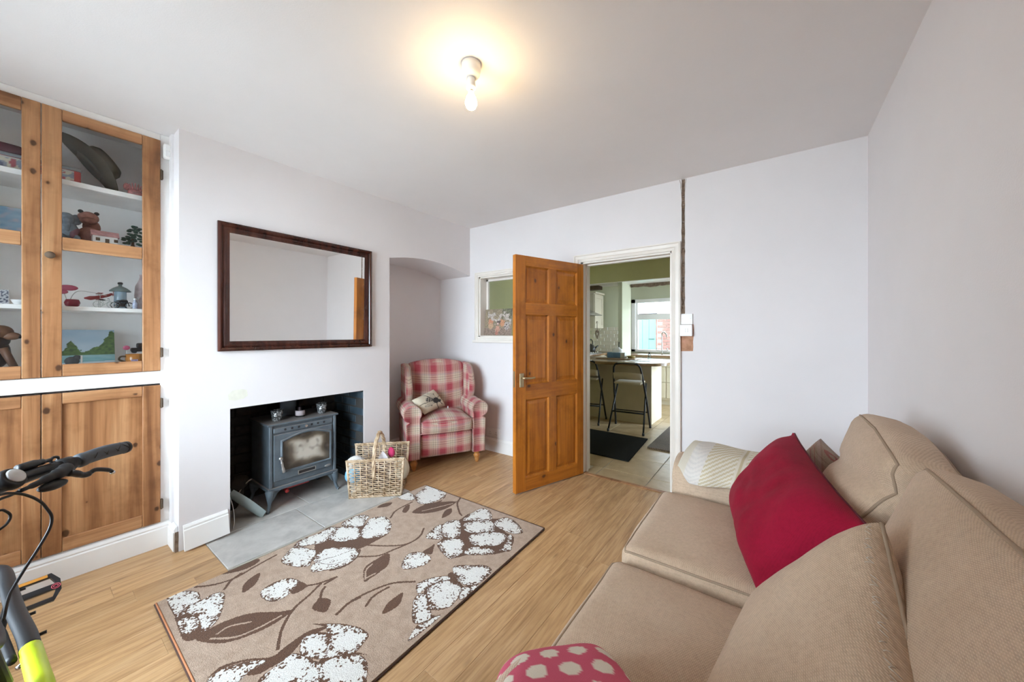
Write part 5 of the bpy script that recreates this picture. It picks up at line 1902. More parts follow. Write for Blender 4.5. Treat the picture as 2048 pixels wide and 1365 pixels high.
# seat cushions: far one sits a little higher
block_cushion('seat_cushion', (0.66, 0.665, 0.155), 0.045, (0.015, 0.004, 0.022), Matrix.Translation((-0.158, 1.705, 0.398)), [TOPLOOP, BOTLOOP], 26, 26, 8, 0.005, 1.0)
block_cushion('seat_cushion', (0.68, 0.64, 0.150), 0.045, (0.015, 0.004, 0.022), Matrix.Translation((-0.165, 1.036, 0.372)), [TOPLOOP, BOTLOOP], 26, 26, 8, 0.005, 2.0)


def lean(top_x, bot_x, yc, z0_, z1_, yaw=0.0, roll=0.0):
    ang = math.atan2(top_x - bot_x, z1_ - z0_)
    return Matrix.Translation(((top_x + bot_x) / 2, yc, (z0_ + z1_) / 2)) @ Matrix.Rotation(yaw, 4, 'Z') @ Matrix.Rotation(ang, 4, 'Y') @ Matrix.Rotation(roll, 4, 'X')


# back cushions (x = thickness, y = width, z = height), leaning on the back frame
FR = [(-.96, -1, -1), (-.96, -1, 1), (-.96, 1, 1), (-.96, 1, -1), (-.96, -1, -1)]
BK = [(.96, -1, -1), (.96, -1, 1), (.96, 1, 1), (.96, 1, -1), (.96, -1, -1)]


def sag1(o, u, v, q):
    # the far cushion slumps forwards at its near lower corner
    k = max(0, -v) ** 1.5 * max(0, 0.55 - q)
    o.x -= 0.055 * k
    o.z -= 0.03 * max(0, -v) * max(0, q)
    o.x -= 0.018 * math.exp(-((q - 0.05) / 0.25) ** 2) * max(0, -u)
    o.x += 0.022 * math.exp(-((q - 0.42 + 0.2 * v) / 0.10) ** 2) * max(0, -u)
    return o


block_cushion('back_cushion', (0.165, 0.62, 0.56), 0.05, (0.055, 0.0, 0.012), lean(0.338, 0.245, 1.735, 0.475, 0.93), [FR, BK], 12, 26, 26, 0.008, 3.0, sag1)
block_cushion('back_cushion', (0.150, 0.69, 0.58), 0.045, (0.045, 0.0, 0.008), lean(0.360, 0.215, 1.045, 0.445, 0.915), [FR, BK], 12, 26, 26, 0.006, 4.0)
# small sewn mark of the near back cushion
# third beige cushion, slumped forwards on the near seat
t3 = thing('slumped_cushion', (0.05, 1.0, 0.46), 'large beige fabric cushion with a frayed hand-stitched side seam slumped on the near sofa seat', 'cushion')
bm = B()
T_, FBt, NBt, NR_ = (0.190, 1.110, 0.890), (-0.02, 1.335, 0.475), (-0.13, 0.74, 0.475), (0.205, 0.700, 0.585)
pf = pillow(bm, T_, FBt, NBt, NR_, 0.085, 34, 0.03, 0.006, 4.0, 1, 0.9, None, 0.42)
bmq = obj('cover', bm, M['sofa'], t3, True)
bm = B()
sp_ = [pf(0.0, i / 40, 1) for i in range(41)]
tube(bm, sp_, 0.0045, 6)
obj('seam', bm, M['piping'], t3, True)
bm = B()
rs_ = random.Random(9)
prev = None
for i in range(3, 90):
    f = i / 92
    q = pf(0.022 + 0.012 * noise.noise(Vector((f * 23, 0, 1))) + (0.010 if i % 2 else -0.006), f, 1)
    if prev is not None and rs_.random() < 0.4:
        tube(bm, [prev, (prev + q) / 2 + Vector((-0.0015, 0, 0.0015)), q], 0.0009, 4)
    prev = q
obj('stitching', bm, M['stitch'], t3, True, kind='stuff')

# crimson velvet cushion
t = thing('velvet_cushion', (-0.04, 1.6, 0.48), 'big crimson velvet cushion standing on its edge across the sofa seat', 'cushion')
bm = B()
pf = pillow(bm, (-0.155, 1.985, 0.505), (-0.035, 1.335, 0.488), (0.200, 1.290, 0.800), (0.070, 2.030, 0.862), 0.105, 48, 0.12, 0.018, 7.0, 1, 0.8, None, 0.62)
obj('cover', bm, M['velvet'], t, True)
bm = B()
tube(bm, [pf(1 - i / 30, 1.0, 1) for i in range(31)], 0.004, 6)
obj('zip_edge', bm, M['darkvelvet'], t, True)

# small grey and red plaid cushion
t = thing('plaid_cushion', (0.17, 2.08, 0.66), 'small grey and red plaid cushion wedged behind the crimson cushion', 'cushion')
bm = B()
pillow(bm, (0.095, 2.12, 0.735), (0.185, 2.03, 0.625), (0.262, 2.06, 0.745), (0.172, 2.16, 0.825), 0.05, 24, 0.08, 0.004, 3.0, 1, 0.8)
obj('cover', bm, M['plaid'], t, True)

# cream wool throw over the far arm
def throwcol(s, t):
    c = (0.60, 0.55, 0.45)
    if 0.19 < s < 0.45 or s > 0.52:
        c = (0.50, 0.42, 0.27)
    stripe = (t * 17 + s * 16) % 1.0
    if 0.06 < s and t > 0.16 and not 0.45 < s < 0.52:
        c = mixc(c, (0.68, 0.65, 0.58), 0.8 if stripe < 0.5 else 0.0) if s > 0.19 else mixc((0.64, 0.60, 0.55), (0.55, 0.52, 0.49), 0.7 if stripe < 0.4 else 0.0)
    if 0.475 < s < 0.495:
        c = (0.46, 0.38, 0.24)
    if t < 0.14:
        c = mixc(c, (0.50, 0.42, 0.27), 0.7)
    return c


t = thing('wool_throw', (-0.2, 2.2, 0.6), 'cream and straw striped woven wool throw folded over the far sofa arm', 'throw')
bm = B()
lay = bm.verts.layers.float_color.new('Col')
armp = [(2.395, 0.52), (2.385, 0.60), (2.33, 0.658), (2.24, 0.672), (2.15, 0.664), (2.075, 0.632), (2.026, 0.590), (2.022, 0.545)]
ap = [Vector((0, a, b)) for a, b in armp]
ap = smoothpath(ap, 13)
NS, NTT = 130, len(ap) - 1
g = []
for i in range(NS + 1):
    s = i / NS
    row = []
    cut = 0.80 + 0.20 * sst(0.0, 0.12, s) - 0.06 * s + 0.02 * math.sin(s * 9)
    for j in range(NTT + 1):
        tt = j / NTT
        p = ap[0].copy()
        f = tt * cut * NTT
        k = min(int(f), NTT - 1)
        p = ap[k].lerp(ap[k + 1], f - k)
        x = -0.385 + 0.52 * s + 0.03 * math.sin(tt * 3 + 1)
        q = Vector((x, p.y, p.z))
        nn = (q - Vector((x, 2.20, 0.55))).normalized()
        q += nn * (0.016 + 0.009 * noise.noise(Vector((s * 6, tt * 5, 1))) + 0.012 * math.sin(s * 7.5 + 1.0) * (1 - tt))
        row.append(q)
    g.append(row)
top = [[bm.verts.new(p) for p in r] for r in g]
bot = [[bm.verts.new(p - (p - Vector((p.x, 2.20, 0.55))).normalized() * 0.009) for p in r] for r in g]
for i in range(NS + 1):
    for j in range(NTT + 1):
        c = throwcol(i / NS, j / NTT)
        top[i][j][lay] = (*c, 1)
        bot[i][j][lay] = (*c, 1)
for i in range(NS):
    for j in range(NTT):
        bm.faces.new((top[i][j], top[i + 1][j], top[i + 1][j + 1], top[i][j + 1]))
        bm.faces.new((bot[i][j], bot[i][j + 1], bot[i + 1][j + 1], bot[i + 1][j]))
for i in range(NS):
    for j in (0, NTT):
        bm.faces.new((top[i][j], top[i + 1][j], bot[i + 1][j], bot[i][j]))
for j in range(NTT):
    for i in (0, NS):
        bm.faces.new((top[i][j], top[i][j + 1], bot[i][j + 1], bot[i][j]))
obj('cloth', bm, M['throw'], t, True)

# polka dot cushion
def polka(s, t, side):
    x, y = s * 4.6, t * 4.6
    x += 0.5 if int(math.floor(y)) % 2 else 0
    dx, dy = x - math.floor(x) - 0.5, y - math.floor(y) - 0.5
    r = math.hypot(dx, dy * 0.95) + 0.04 * noise.noise(Vector((s * 60, t * 60, 0)))
    return (0.66, 0.60, 0.50) if r < 0.31 else (0.52, 0.075, 0.13)


t = thing('polka_cushion', (-0.42, 0.62, 0.5), 'pink cushion with white polka dots on the near end of the sofa', 'cushion')
bm = B()
pillow(bm, (-0.525, 0.655, 0.475), (-0.335, 0.865, 0.475), (-0.075, 0.56, 0.66), (-0.33, 0.36, 0.66), 0.085, 90, 0.06, 0.004, 2.0, -1, 0.5, polka, 0.45)
obj('cover', bm, M['polka'], t, True)

# ================================================================== OPEN SIX-PANEL DOOR
DA = math.atan2(2.36 - 3.10, -1.694 + 1.438)
dth = thing('door_1', (-1.463, 3.085, 0.0), 'open six-panel varnished pine door with a brass lever handle', 'door', DA)
# local: x along the door from the hinge, y thickness, z up; camera sees the face at y = -? (chosen below)
DW, DT_, DB_, DTP = 0.770, 0.040, 0.012, 1.945
sidey = [0.0, DT_]
sx0, sx1, mx0, mx1 = 0.082, 0.668, 0.335, 0.418
rails = [(DB_, 0.118), (0.762, 0.888), (1.462, 1.560), (1.862, DTP)]
for a, b in ((0.0, sx0), (sx1, DW)):
    obj('stile', bbox((a, 0, DB_), (b, DT_, DTP), 0.0015), M['door_z'], dth, world=False)
for za, zb in rails:
    obj('rail', bbox((sx0 + 0.0004, 0.0002, za), (sx1 - 0.0004, DT_ - 0.0002, zb), 0.0012), M['door_x'], dth, world=False)
for (a0, a1), (b0, b1) in zip(rails, rails[1:]):
    obj('muntin', bbox((mx0, 0.0003, a1), (mx1, DT_ - 0.0003, b0), 0.0012), M['door_z'], dth, world=False)
    for xa, xb in ((sx0, mx0), (mx1, sx1)):
        bm = B()
        # raised and fielded panel with sloping margins, both faces
        for s in (0, 1):
            y_in, y_f, y_e = (0.0, 0.0055, 0.013) if s == 0 else (DT_, DT_ - 0.0055, DT_ - 0.013)
            loops = []
            for e, y in ((0.0, y_in + (0.001 if s == 0 else -0.001)), (0.012, y_e), (0.020, y_e), (0.042, y_f), (0.045, y_f)):
                loops.append([bm.verts.new((x, y, z)) for x, z in ((xa + e, a1 + e), (xb - e, a1 + e), (xb - e, b0 - e), (xa + e, b0 - e))])
            for p, q in zip(loops, loops[1:]):
                for k in range(4):
                    bm.faces.new((p[k], p[(k + 1) % 4], q[(k + 1) % 4], q[k]))
            bm.faces.new(loops[-1])
        obj('panel', bm, M['door_z'], dth, world=False)
# lever handles on both faces, latch plate on the edge
for s in (0, 1):
    yy = 0 if s == 0 else DT_
    d = -1 if s == 0 else 1
    lo, hi = sorted((yy, yy + d * 0.007))
    ob = obj('handle_plate', bbox((0.690, lo, 0.868), (0.733, hi, 0.982), 0.003), M['brass'], dth, world=False)
    bm = lathe(B(), [(0.010, 0.0), (0.010, 0.03), (0.009, 0.042)], (0, 0, 0), 14, Matrix.Translation((0.712, yy, 0.945)) @ Matrix.Rotation(math.radians(90 if d < 0 else -90), 4, 'X'))
    tube(bm, smoothpath([(0.714, yy + d * 0.040, 0.945), (0.680, yy + d * 0.043, 0.943), (0.640, yy + d * 0.042, 0.942), (0.605, yy + d * 0.040, 0.944)]), [0.009] * 6 + [0.0085] * 6 + [0.0075] * 7, 10)
    h = obj('lever', bm, M['brass'], ob, True, world=False)
obj('latch_plate', bbox((DW - 0.0005, 0.009, 0.87), (DW + 0.0015, 0.031, 1.0)), M['brass'], dth, world=False)
for z in (0.25, 1.70):
    bm = tube(B(), [(-0.004, DT_ * 0.0 + 0.002, z - 0.05), (-0.004, 0.002, z + 0.05)], 0.006, 8)
    obj('hinge', bm, M['steel'], dth, world=False)

# ================================================================== CEILING LAMP
lp = thing('ceiling_lamp', (-1.115, 1.210, H), 'bare lit light bulb in a white batten holder on the ceiling', 'lamp')
LX, LY = -1.115, 1.210
obj('ceiling_rose', lathe(B(), [(0.044, H), (0.044, H - 0.030), (0.040, H - 0.048), (0.030, H - 0.062), (0.020, H - 0.064)], (LX, LY, 0), 28), M['white'], lp, True)
obj('lamp_holder', lathe(B(), [(0.018, H - 0.060), (0.019, H - 0.085), (0.021, H - 0.100), (0.022, H - 0.112), (0.016, H - 0.114)], (LX, LY, 0), 24), M['white'], lp, True)
obj('bulb_cap', lathe(B(), [(0.0115, H - 0.110), (0.0115, H - 0.128)], (LX, LY, 0), 18), M['steel'], lp, True)
obj('bulb', lathe(B(), [(0.011, H - 0.126), (0.013, H - 0.136), (0.022, H - 0.154), (0.0265, H - 0.172), (0.0265, H - 0.184), (0.020, H - 0.199), (0.010, H - 0.206), (0.001, H - 0.208)], (LX, LY, 0), 24), M['bulb'], lp, True)

# ================================================================== WALL FITTINGS
t = thing('blank_plate', (-0.557, YB, 1.42), 'white blanking plate with two screws, upper of the two plates beside the doorway', 'wall plate')
o = obj('plate', bbox((-0.601, YB - 0.012, 1.377), (-0.513, YB - 0.0005, 1.462), 0.003, 2), M['white'], t)
for x in (-0.587, -0.527):
    T = Matrix.Translation((x, YB - 0.0115, 1.421)) @ Matrix.Rotation(math.radians(90), 4, 'X')
    obj('screw', lathe(B(), [(0.0042, 0.0), (0.0042, 0.001), (0.001, 0.0014)], (0, 0, 0), 12, T), M['steel'], t)
t = thing('light_switch', (-0.557, YB, 1.33), 'white double light switch, lower of the two plates beside the doorway', 'switch')
obj('back_box', bbox((-0.601, YB - 0.030, 1.286), (-0.514, YB - 0.0005, 1.374), 0.003), M['white'], t)
obj('plate', bbox((-0.602, YB - 0.036, 1.285), (-0.513, YB - 0.029, 1.375), 0.003, 2), M['white'], t)
for x in (-0.566, -0.549):
    obj('rocker', bbox((x - 0.007, YB - 0.040, 1.316), (x + 0.007, YB - 0.035, 1.344), 0.001, 1), M['trim'], t)
for x in (-0.590, -0.525):
    T = Matrix.Translation((x, YB - 0.0358, 1.330)) @ Matrix.Rotation(math.radians(90), 4, 'X')
    obj('screw', lathe(B(), [(0.0035, 0.0), (0.0035, 0.0008), (0.001, 0.001)], (0, 0, 0), 12, T), M['steel'], t)
t = thing('wall_socket', (-2.517, YB, 0.21), 'white double power socket above the skirting behind the open door', 'socket')
obj('plate', bbox((-2.607, YB - 0.012, 0.157), (-2.428, YB - 0.0005, 0.255), 0.003, 2), M['white'], t)
for cx in (-2.560, -2.475):
    for dx, dz, w_, h_ in ((0, 0.012, 0.004, 0.010), (-0.011, -0.010, 0.008, 0.004), (0.011, -0.010, 0.008, 0.004)):
        obj('pin_hole', bbox((cx + dx - w_ / 2, YB - 0.0126, 0.200 + dz - h_ / 2), (cx + dx + w_ / 2, YB - 0.0118, 0.200 + dz + h_ / 2)), M['black'], t)
    obj('rocker', bbox((cx - 0.005 + 0.022, YB - 0.015, 0.226), (cx + 0.005 + 0.022, YB - 0.0115, 0.245), 0.001), M['trim'], t)

# canvas standing in the internal window reveal
def birds(s, t):
    n1 = noise.noise(Vector((s * 7, t * 7, 2)))
    n2 = noise.noise(Vector((s * 16, t * 16, 5)))
    c = mixc((0.30, 0.24, 0.15), (0.19, 0.165, 0.10), n1 + 0.5)
    if t > 0.62 and s > 0.64:
        c = mixc((0.05, 0.06, 0.035), (0.16, 0.19, 0.09), n2 + 0.4)
    if t < 0.28:
        c = mixc((0.28, 0.19, 0.15), (0.16, 0.11, 0.085), n2 + 0.5)
    for cx, cy, r, col in ((0.24, 0.52, 0.10, (0.58, 0.22, 0.11)), (0.25, 0.36, 0.09, (0.55, 0.34, 0.20)), (0.66, 0.46, 0.10, (0.60, 0.26, 0.12)), (0.50, 0.24, 0.095, (0.55, 0.27, 0.19)), (0.48, 0.10, 0.06, (0.45, 0.14, 0.10))):
        if math.hypot((s - cx) * 1.05, (t - cy) * 0.75) < r * (1 + 0.5 * n2):
            c = col
    band = 0.68 + 0.10 * math.sin(s * 11) + 0.22 * n1
    if abs(t - band) < 0.12 + 0.12 * n2 and 0.10 < s < 0.98:
        c = mixc((0.62, 0.57, 0.52), (0.36, 0.30, 0.27), n2 * 1.6 + 0.35)
    if math.hypot((s - 0.54), (t - 0.50) * 0.75) < 0.055 + 0.05 * n2:
        c = (0.05, 0.025, 0.03)
    if math.hypot((s - 0.50), (t - 0.44) * 0.8) < 0.035:
        c = (0.66, 0.46, 0.42)
    n3 = noise.noise(Vector((s * 34, t * 34, 3)))
    if math.hypot((s - 0.83), (t - 0.37) * 0.7) < 0.10 + 0.05 * n2:
        c = (0.50, 0.45, 0.42) if n3 > -0.02 else (0.10, 0.07, 0.08)
    c = mixc(c, (0.30, 0.24, 0.19), 0.30)
    return tuple(max(0.0, x * (1 + 0.75 * n3)) for x in c)


t = thing('picture_canvas', (-2.52, YB + 0.08, WZ0 + 0.02), 'small canvas picture of pale and orange blurred shapes standing in the internal window', 'picture')
CP = lambda s, tt: Vector((-2.705 + 0.385 * s, YB + 0.052 + 0.035 * tt, WZ0 + 0.0215 + 0.300 * tt))
bm = B()
prism(bm, [(0, 0), (1, 0), (1, 1), (0, 1)], lambda a, b, h: CP(a, b) + Vector((0, h, 0)), 0.0008, 0.018)
obj('stretched_canvas', bm, M['canvas'], t)
print_panel('printed_face', CP, 90, 70, birds, M['print'], t)

# ================================================================== BICYCLE (mostly outside the frame, leaning towards the front wall)
bk_ = thing('bicycle', (-1.75, -0.05, 0), 'black bicycle with a neon yellow frame section, parked in front of the cupboard', 'bicycle')
G0, G1 = Vector((-1.417, 0.165, 0.997)), Vector((-1.252, -0.025, 1.002))
bd = (G0 - G1).normalized()
bar_c = G0 - bd * 0.31
obj('handlebar', tube(B(), smoothpath([G0 - bd * 0.10, G0 - bd * 0.20 + Vector((0, 0, 0.001)), bar_c + Vector((0, 0, -0.012)), bar_c - bd * 0.12 + Vector((0, 0, -0.006)), bar_c - bd * 0.25]), 0.0125, 14), M['blackmetal'], bk_, True)
gp = []
gr_ = []
for i in range(25):
    f = i / 24
    gp.append(G0 - bd * (0.115 * (1 - f)) + Vector((0, 0, 0.004 * math.sin(math.pi * f))))
    gr_.append(0.0165 if f < 0.16 else 0.0150 + 0.0012 * math.sin(math.pi * (f - 0.16) / 0.84))
gr_[0] = 0.014
grip = obj('grip', tube(B(), gp, gr_, 20), M['gripgrey'], bk_, True)
bm = B()
for k in range(3):
    for sgn in (1, -1):
        pts = []
        for i in range(9):
            f = 0.20 + 0.24 * k + 0.28 * i / 8
            c = G0 - bd * (0.115 * (1 - min(f, 0.96)))
            side = Vector((-bd.y, bd.x, 0)) * -1
            a = math.radians(62) + sgn * math.radians(60) * (i / 8 - 0.5) * 2
            pts.append(c + (side * math.cos(a) + Vector((0, 0, 1)) * math.sin(a)) * 0.0168)
        tube(bm, pts, 0.0012, 4)
obj('grip_pattern', bm, M['black'], grip)
obj('bar_end_plug', tube(B(), [G0 - bd * 0.004, G0 + bd * 0.006, G0 + bd * 0.008], [0.0158, 0.0152, 0.011], 18), M['black'], bk_, True)
# brake lever and its body
lev = obj('brake_lever_body', tube(B(), smoothpath([(-1.213, -0.002, 0.991), (-1.229, 0.017, 0.994), (-1.246, 0.037, 0.999), (-1.263, 0.054, 1.001), (-1.282, 0.060, 1.004)], 5), [0.004] * 4 + [0.006] * 4 + [0.009] * 4 + [0.012] * 4 + [0.013] * 4 + [0.011], 12), M['satinblack'], bk_, True)
pp = [Vector(p) for p in ((-1.262, 0.062, 0.996), (-1.270, 0.072, 0.990), (-1.281, 0.084, 0.980), (-1.290, 0.093, 0.978), (-1.299, 0.105, 0.982), (-1.318, 0.127, 0.970), (-1.324, 0.134, 0.961))]
bm = tube(B(), smoothpath(pp, 5), [0.0075] * 8 + [0.0065] * 8 + [0.005] * 10 + [0.0042] * 4 + [0.0045], 10)
lv = obj('brake_lever', bm, M['blackmetal'], lev, True)
bm = B()
ellip(bm, pp[-1], (0.0052, 0.0052, 0.0052), None, 10, 6)
obj('lever_tip', bm, M['chrome'], lev, True)
bm = tube(B(), [G0 - bd * 0.150, G0 - bd * 0.128], 0.0175, 16)
ellip(bm, (-1.278, 0.052, 0.998), (0.012, 0.012, 0.012), None, 10, 6)
obj('clamp', bm, M['satinblack'], lev, True)
bm = B()
ellip(bm, (0, 0, 0), (0.026, 0.014, 0.010), Matrix.Rotation(math.radians(131), 4, 'Z'), 14, 8)
for v in bm.verts:
    v.co += Vector((-1.243, 0.040, 0.981))
obj('gear_shifter', bm, M['satinblack'], bk_, True)
bm = B()
tube(bm, smoothpath([(-1.283, -0.004, 1.020), (-1.302, 0.018, 1.021), (-1.312, 0.028, 1.020), (-1.322, 0.040, 1.019)], 4), [0.009] * 5 + [0.007] * 4 + [0.004] * 4, 10)
tube(bm, [Vector((-1.326, 0.045, 1.017)) + Vector((-0.66 * math.cos(2 * math.pi * i / 14), 0.75 * math.cos(2 * math.pi * i / 14), 0.8 * math.sin(2 * math.pi * i / 14))) * 0.0075 for i in range(14)], 0.003, 6, closed=True)
obj('thumb_shifter', bm, M['black'], bk_, True)
bm = lathe(B(), [(0.021, -0.014), (0.022, -0.006), (0.020, 0.0), (0.016, 0.004), (0.016, 0.0035), (0.001, 0.0055)], (0, 0, 0), 22, Matrix.Translation((-1.212, -0.008, 1.022)) @ Matrix.Rotation(0.88, 4, 'Z') @ Matrix.Rotation(math.radians(52), 4, 'Y'))
bell = obj('bell', bm, M['satinblack'], bk_, True)
bm = lathe(B(), [(0.0155, 0.004), (0.013, 0.0068), (0.001, 0.0082)], (0, 0, 0), 20, Matrix.Translation((-1.212, -0.008, 1.022)) @ Matrix.Rotation(0.88, 4, 'Z') @ Matrix.Rotation(math.radians(52), 4, 'Y'))
obj('bell_dome', bm, flat('pale_grey_enamel', (0.55, 0.56, 0.56), 0.25), bell, True, label='pale grey round bell top')
# stem, steerer, head tube, fork
hb = Vector((-1.205, -0.026, 0.620))
ht = Vector((-1.225, -0.098, 0.945))
bm = tube(B(), [ht, bar_c + Vector((0, 0, -0.01))], 0.017, 12)
tube(bm, [bar_c + bd * 0.02 + Vector((0, 0, -0.012)), bar_c - bd * 0.025 + Vector((0, 0, -0.012))], 0.021, 14)
obj('stem', bm, M['satinblack'], bk_, True)
obj('head_tube', tube(B(), [hb, ht], 0.018, 14), M['satinblack'], bk_, True)
fw_ = Vector((0.94, 0.30, 0))
obj('fork', tube(tube(B(), smoothpath([hb, hb + Vector((0.03, 0.04, -0.09)), hb + Vector((0.19, 0.115, -0.335))]), 0.012, 10), smoothpath([hb, hb + Vector((0.05, -0.02, -0.06)), hb + Vector((0.22, 0.02, -0.335))]), 0.012, 10), M['satinblack'], bk_, True)


def wheel(c, r, ax, name):
    ax = Vector(ax).normalized()
    u = ax.orthogonal().normalized()
    v = ax.cross(u)
    ring = lambda rr, n: [Vector(c) + (u * math.cos(2 * math.pi * i / n) + v * math.sin(2 * math.pi * i / n)) * rr for i in range(n)]
    o = obj(name, tube(B(), ring(r - 0.024, 40), 0.024, 10, closed=True), M['rubber'], bk_, True)
    obj('rim', tube(B(), ring(r - 0.052, 40), 0.009, 6, closed=True), M['blackmetal'], o, True)
    bm = B()
    for i in range(20):
        a = 2 * math.pi * i / 20
        tube(bm, [Vector(c) + ax * 0.02 * (1 if i % 2 else -1), Vector(c) + (u * math.cos(a) + v * math.sin(a)) * (r - 0.05)], 0.001, 4)
    obj('spokes', bm, M['steel'], o, kind='stuff')
    obj('hub', tube(B(), [Vector(c) - ax * 0.05, Vector(c) + ax * 0.05], 0.016, 10), M['blackmetal'], o, True)


wheel((-1.00, 0.055, 0.285), 0.285, (-0.36, 0.92, -0.17), 'front_wheel')
wheel((-2.62, -0.155, 0.305), 0.305, (0.09, -0.97, 0.20), 'rear_wheel')
# main tube: black, then neon yellow towards the head
mp = smoothpath([(-2.16, -0.19, 0.46), (-2.09, -0.115, 0.53), (-1.985, -0.047, 0.555), (-1.93, -0.030, 0.556), (-1.80, -0.021, 0.560), (-1.62, -0.008, 0.568), (-1.455, 0.008, 0.578), (-1.375, 0.0131, 0.5818)], 7)
ty = [0.0165] * len(mp)
obj('frame_tube', tube(B(), mp, ty, 16), M['satinblack'], bk_, True)
mp2 = smoothpath([(-1.376, 0.0131, 0.5818), (-1.27, 0.020, 0.586), (-1.18, 0.0255, 0.590), (-1.135, 0.020, 0.585), (-1.125, -0.012, 0.585), (-1.19, -0.024, 0.605)], 7)
obj('yellow_tube', tube(B(), mp2, [0.0172] * len(mp2), 16), M['neon'], bk_, True, label='neon yellow painted frame section')
for x, y, z in ((-1.765, -0.002, 0.560), (-1.575, 0.013, 0.568), (-1.435, 0.027, 0.576)):
    obj('cable_guide', tube(B(), [(x, y - 0.006, z), (x + 0.002, y + 0.010, z + 0.002)], 0.004, 8), M['black'], bk_)
obj('top_tube', tube(B(), smoothpath([(-1.90, -0.105, 0.60), (-1.674, -0.060, 0.618), (-1.50, -0.043, 0.630), (-1.35, -0.030, 0.640), (-1.215, -0.045, 0.70)]), 0.0115, 12), M['satinblack'], bk_, True)
obj('side_stay', tube(B(), smoothpath([(-1.80, -0.078, 0.52), (-1.60, -0.036, 0.555), (-1.47, -0.022, 0.57), (-1.35, -0.012, 0.585)]), 0.008, 10), M['satinblack'], bk_, True)
obj('seat_tube', tube(B(), [(-2.16, -0.085, 0.26), (-2.27, -0.20, 0.70)], 0.016, 12), M['satinblack'], bk_, True)
bm = B()
ellip(bm, (-2.30, -0.215, 0.74), (0.11, 0.055, 0.03))
obj('saddle', bm, M['black'], bk_, True)
obj('chain_stay', tube(tube(B(), [(-2.16, -0.05, 0.26), (-2.62, -0.105, 0.305)], 0.010, 8), [(-2.27, -0.19, 0.66), (-2.62, -0.11, 0.305)], 0.009, 8), M['satinblack'], bk_, True)
obj('quick_release', tube(B(), [(-1.385, -0.005, 0.545), (-1.40, 0.010, 0.548), (-1.42, 0.012, 0.552)], [0.005, 0.004, 0.003], 8), M['chrome'], bk_, True, label='chrome lever')
# crank, chainring, pedal
obj('crank', tube(B(), [(-2.16, -0.045, 0.262), (-2.305, -0.028, 0.300)], 0.011, 8), M['blackmetal'], bk_, True)
obj('chainring', tube(B(), [Vector((-2.16, -0.055, 0.262)) + Vector((math.cos(2 * math.pi * i / 30), 0.1 * math.cos(2 * math.pi * i / 30), math.sin(2 * math.pi * i / 30))) * 0.075 for i in range(30)], 0.005, 6, closed=True), M['blackmetal'], bk_, True)
pc = Vector((-2.305, 0.036, 0.300))
pd = obj('pedal', None or (lambda b: (box(b, (-0.052, -0.050, -0.010), (-0.036, 0.040, 0.010), 0.003), box(b, (-0.010, -0.050, -0.010), (0.012, 0.046, 0.010), 0.003), box(b, (0.036, -0.050, -0.010), (0.052, 0.040, 0.010), 0.003), box(b, (-0.052, -0.052, -0.010), (0.052, -0.038, 0.010), 0.003), prism(b, [(-0.052, 0.028), (-0.052, 0.038), (-0.020, 0.058), (0.020, 0.058), (0.052, 0.038), (0.052, 0.028), (0.016, 0.044), (-0.016, 0.044)], lambda a, c, h: (a, c, h), -0.010, 0.010), [setattr(v, 'co', Matrix.Rotation(0.10, 3, 'Z') @ (Matrix.Rotation(0.95, 3, 'Y') @ v.co) + pc) for v in b.verts], b)[-1])(B()), M['black'], bk_)
bm = B()
box(bm, (-0.050, -0.040, 0.0102), (-0.040, 0.028, 0.0115), 0, 1, Matrix.Translation(pc) @ Matrix.Rotation(0.10, 4, 'Z') @ Matrix.Rotation(0.95, 4, 'Y'))
obj('reflector', bm, flat('amber_reflector', (0.62, 0.27, 0.05), 0.2), pd, label='amber pedal reflector')
bm = B()
for i in range(2):
    tube(bm, [pc + Matrix.Rotation(0.10, 3, 'Z') @ Matrix.Rotation(0.95, 3, 'Y') @ Vector((0.002 + (0.009 - 0.0045 * i) * math.cos(2 * math.pi * k / 18), 0.045 + (0.011 - 0.005 * i) * math.sin(2 * math.pi * k / 18), 0.0112)) for k in range(18)], 0.0012, 5, closed=True)
obj('oval_mark', bm, flat('pink_red_print', (0.62, 0.10, 0.14), 0.4), pd, label='small red oval mark')
# cables
obj('brake_cable', tube(B(), smoothpath([(-1.212, -0.004, 0.991), (-1.199, -0.012, 0.990), (-1.180, -0.032, 0.988), (-1.15, -0.09, 0.96), (-1.17, -0.11, 0.86)]), 0.0026, 7), M['black'], bk_, True)
obj('gear_cable', tube(B(), smoothpath([(-1.150, -0.050, 1.004), (-1.174, -0.023, 1.002), (-1.184, -0.012, 0.998), (-1.198, 0.004, 0.986), (-1.213, 0.022, 0.963), (-1.222, 0.032, 0.940), (-1.227, 0.038, 0.919), (-1.224, 0.035, 0.896), (-1.211, 0.020, 0.865), (-1.198, 0.005, 0.840), (-1.188, -0.008, 0.815), (-1.183, -0.014, 0.80), (-1.18, -0.02, 0.76)]), 0.0026, 7), M['black'], bk_, True)
obj('short_cable', tube(B(), smoothpath([(-1.140, -0.040, 0.978), (-1.148, -0.023, 0.980), (-1.153, -0.017, 0.975), (-1.158, -0.012, 0.964), (-1.156, -0.014, 0.953), (-1.148, -0.023, 0.945), (-1.15, -0.05, 0.93)]), 0.0022, 7), M['black'], bk_, True)

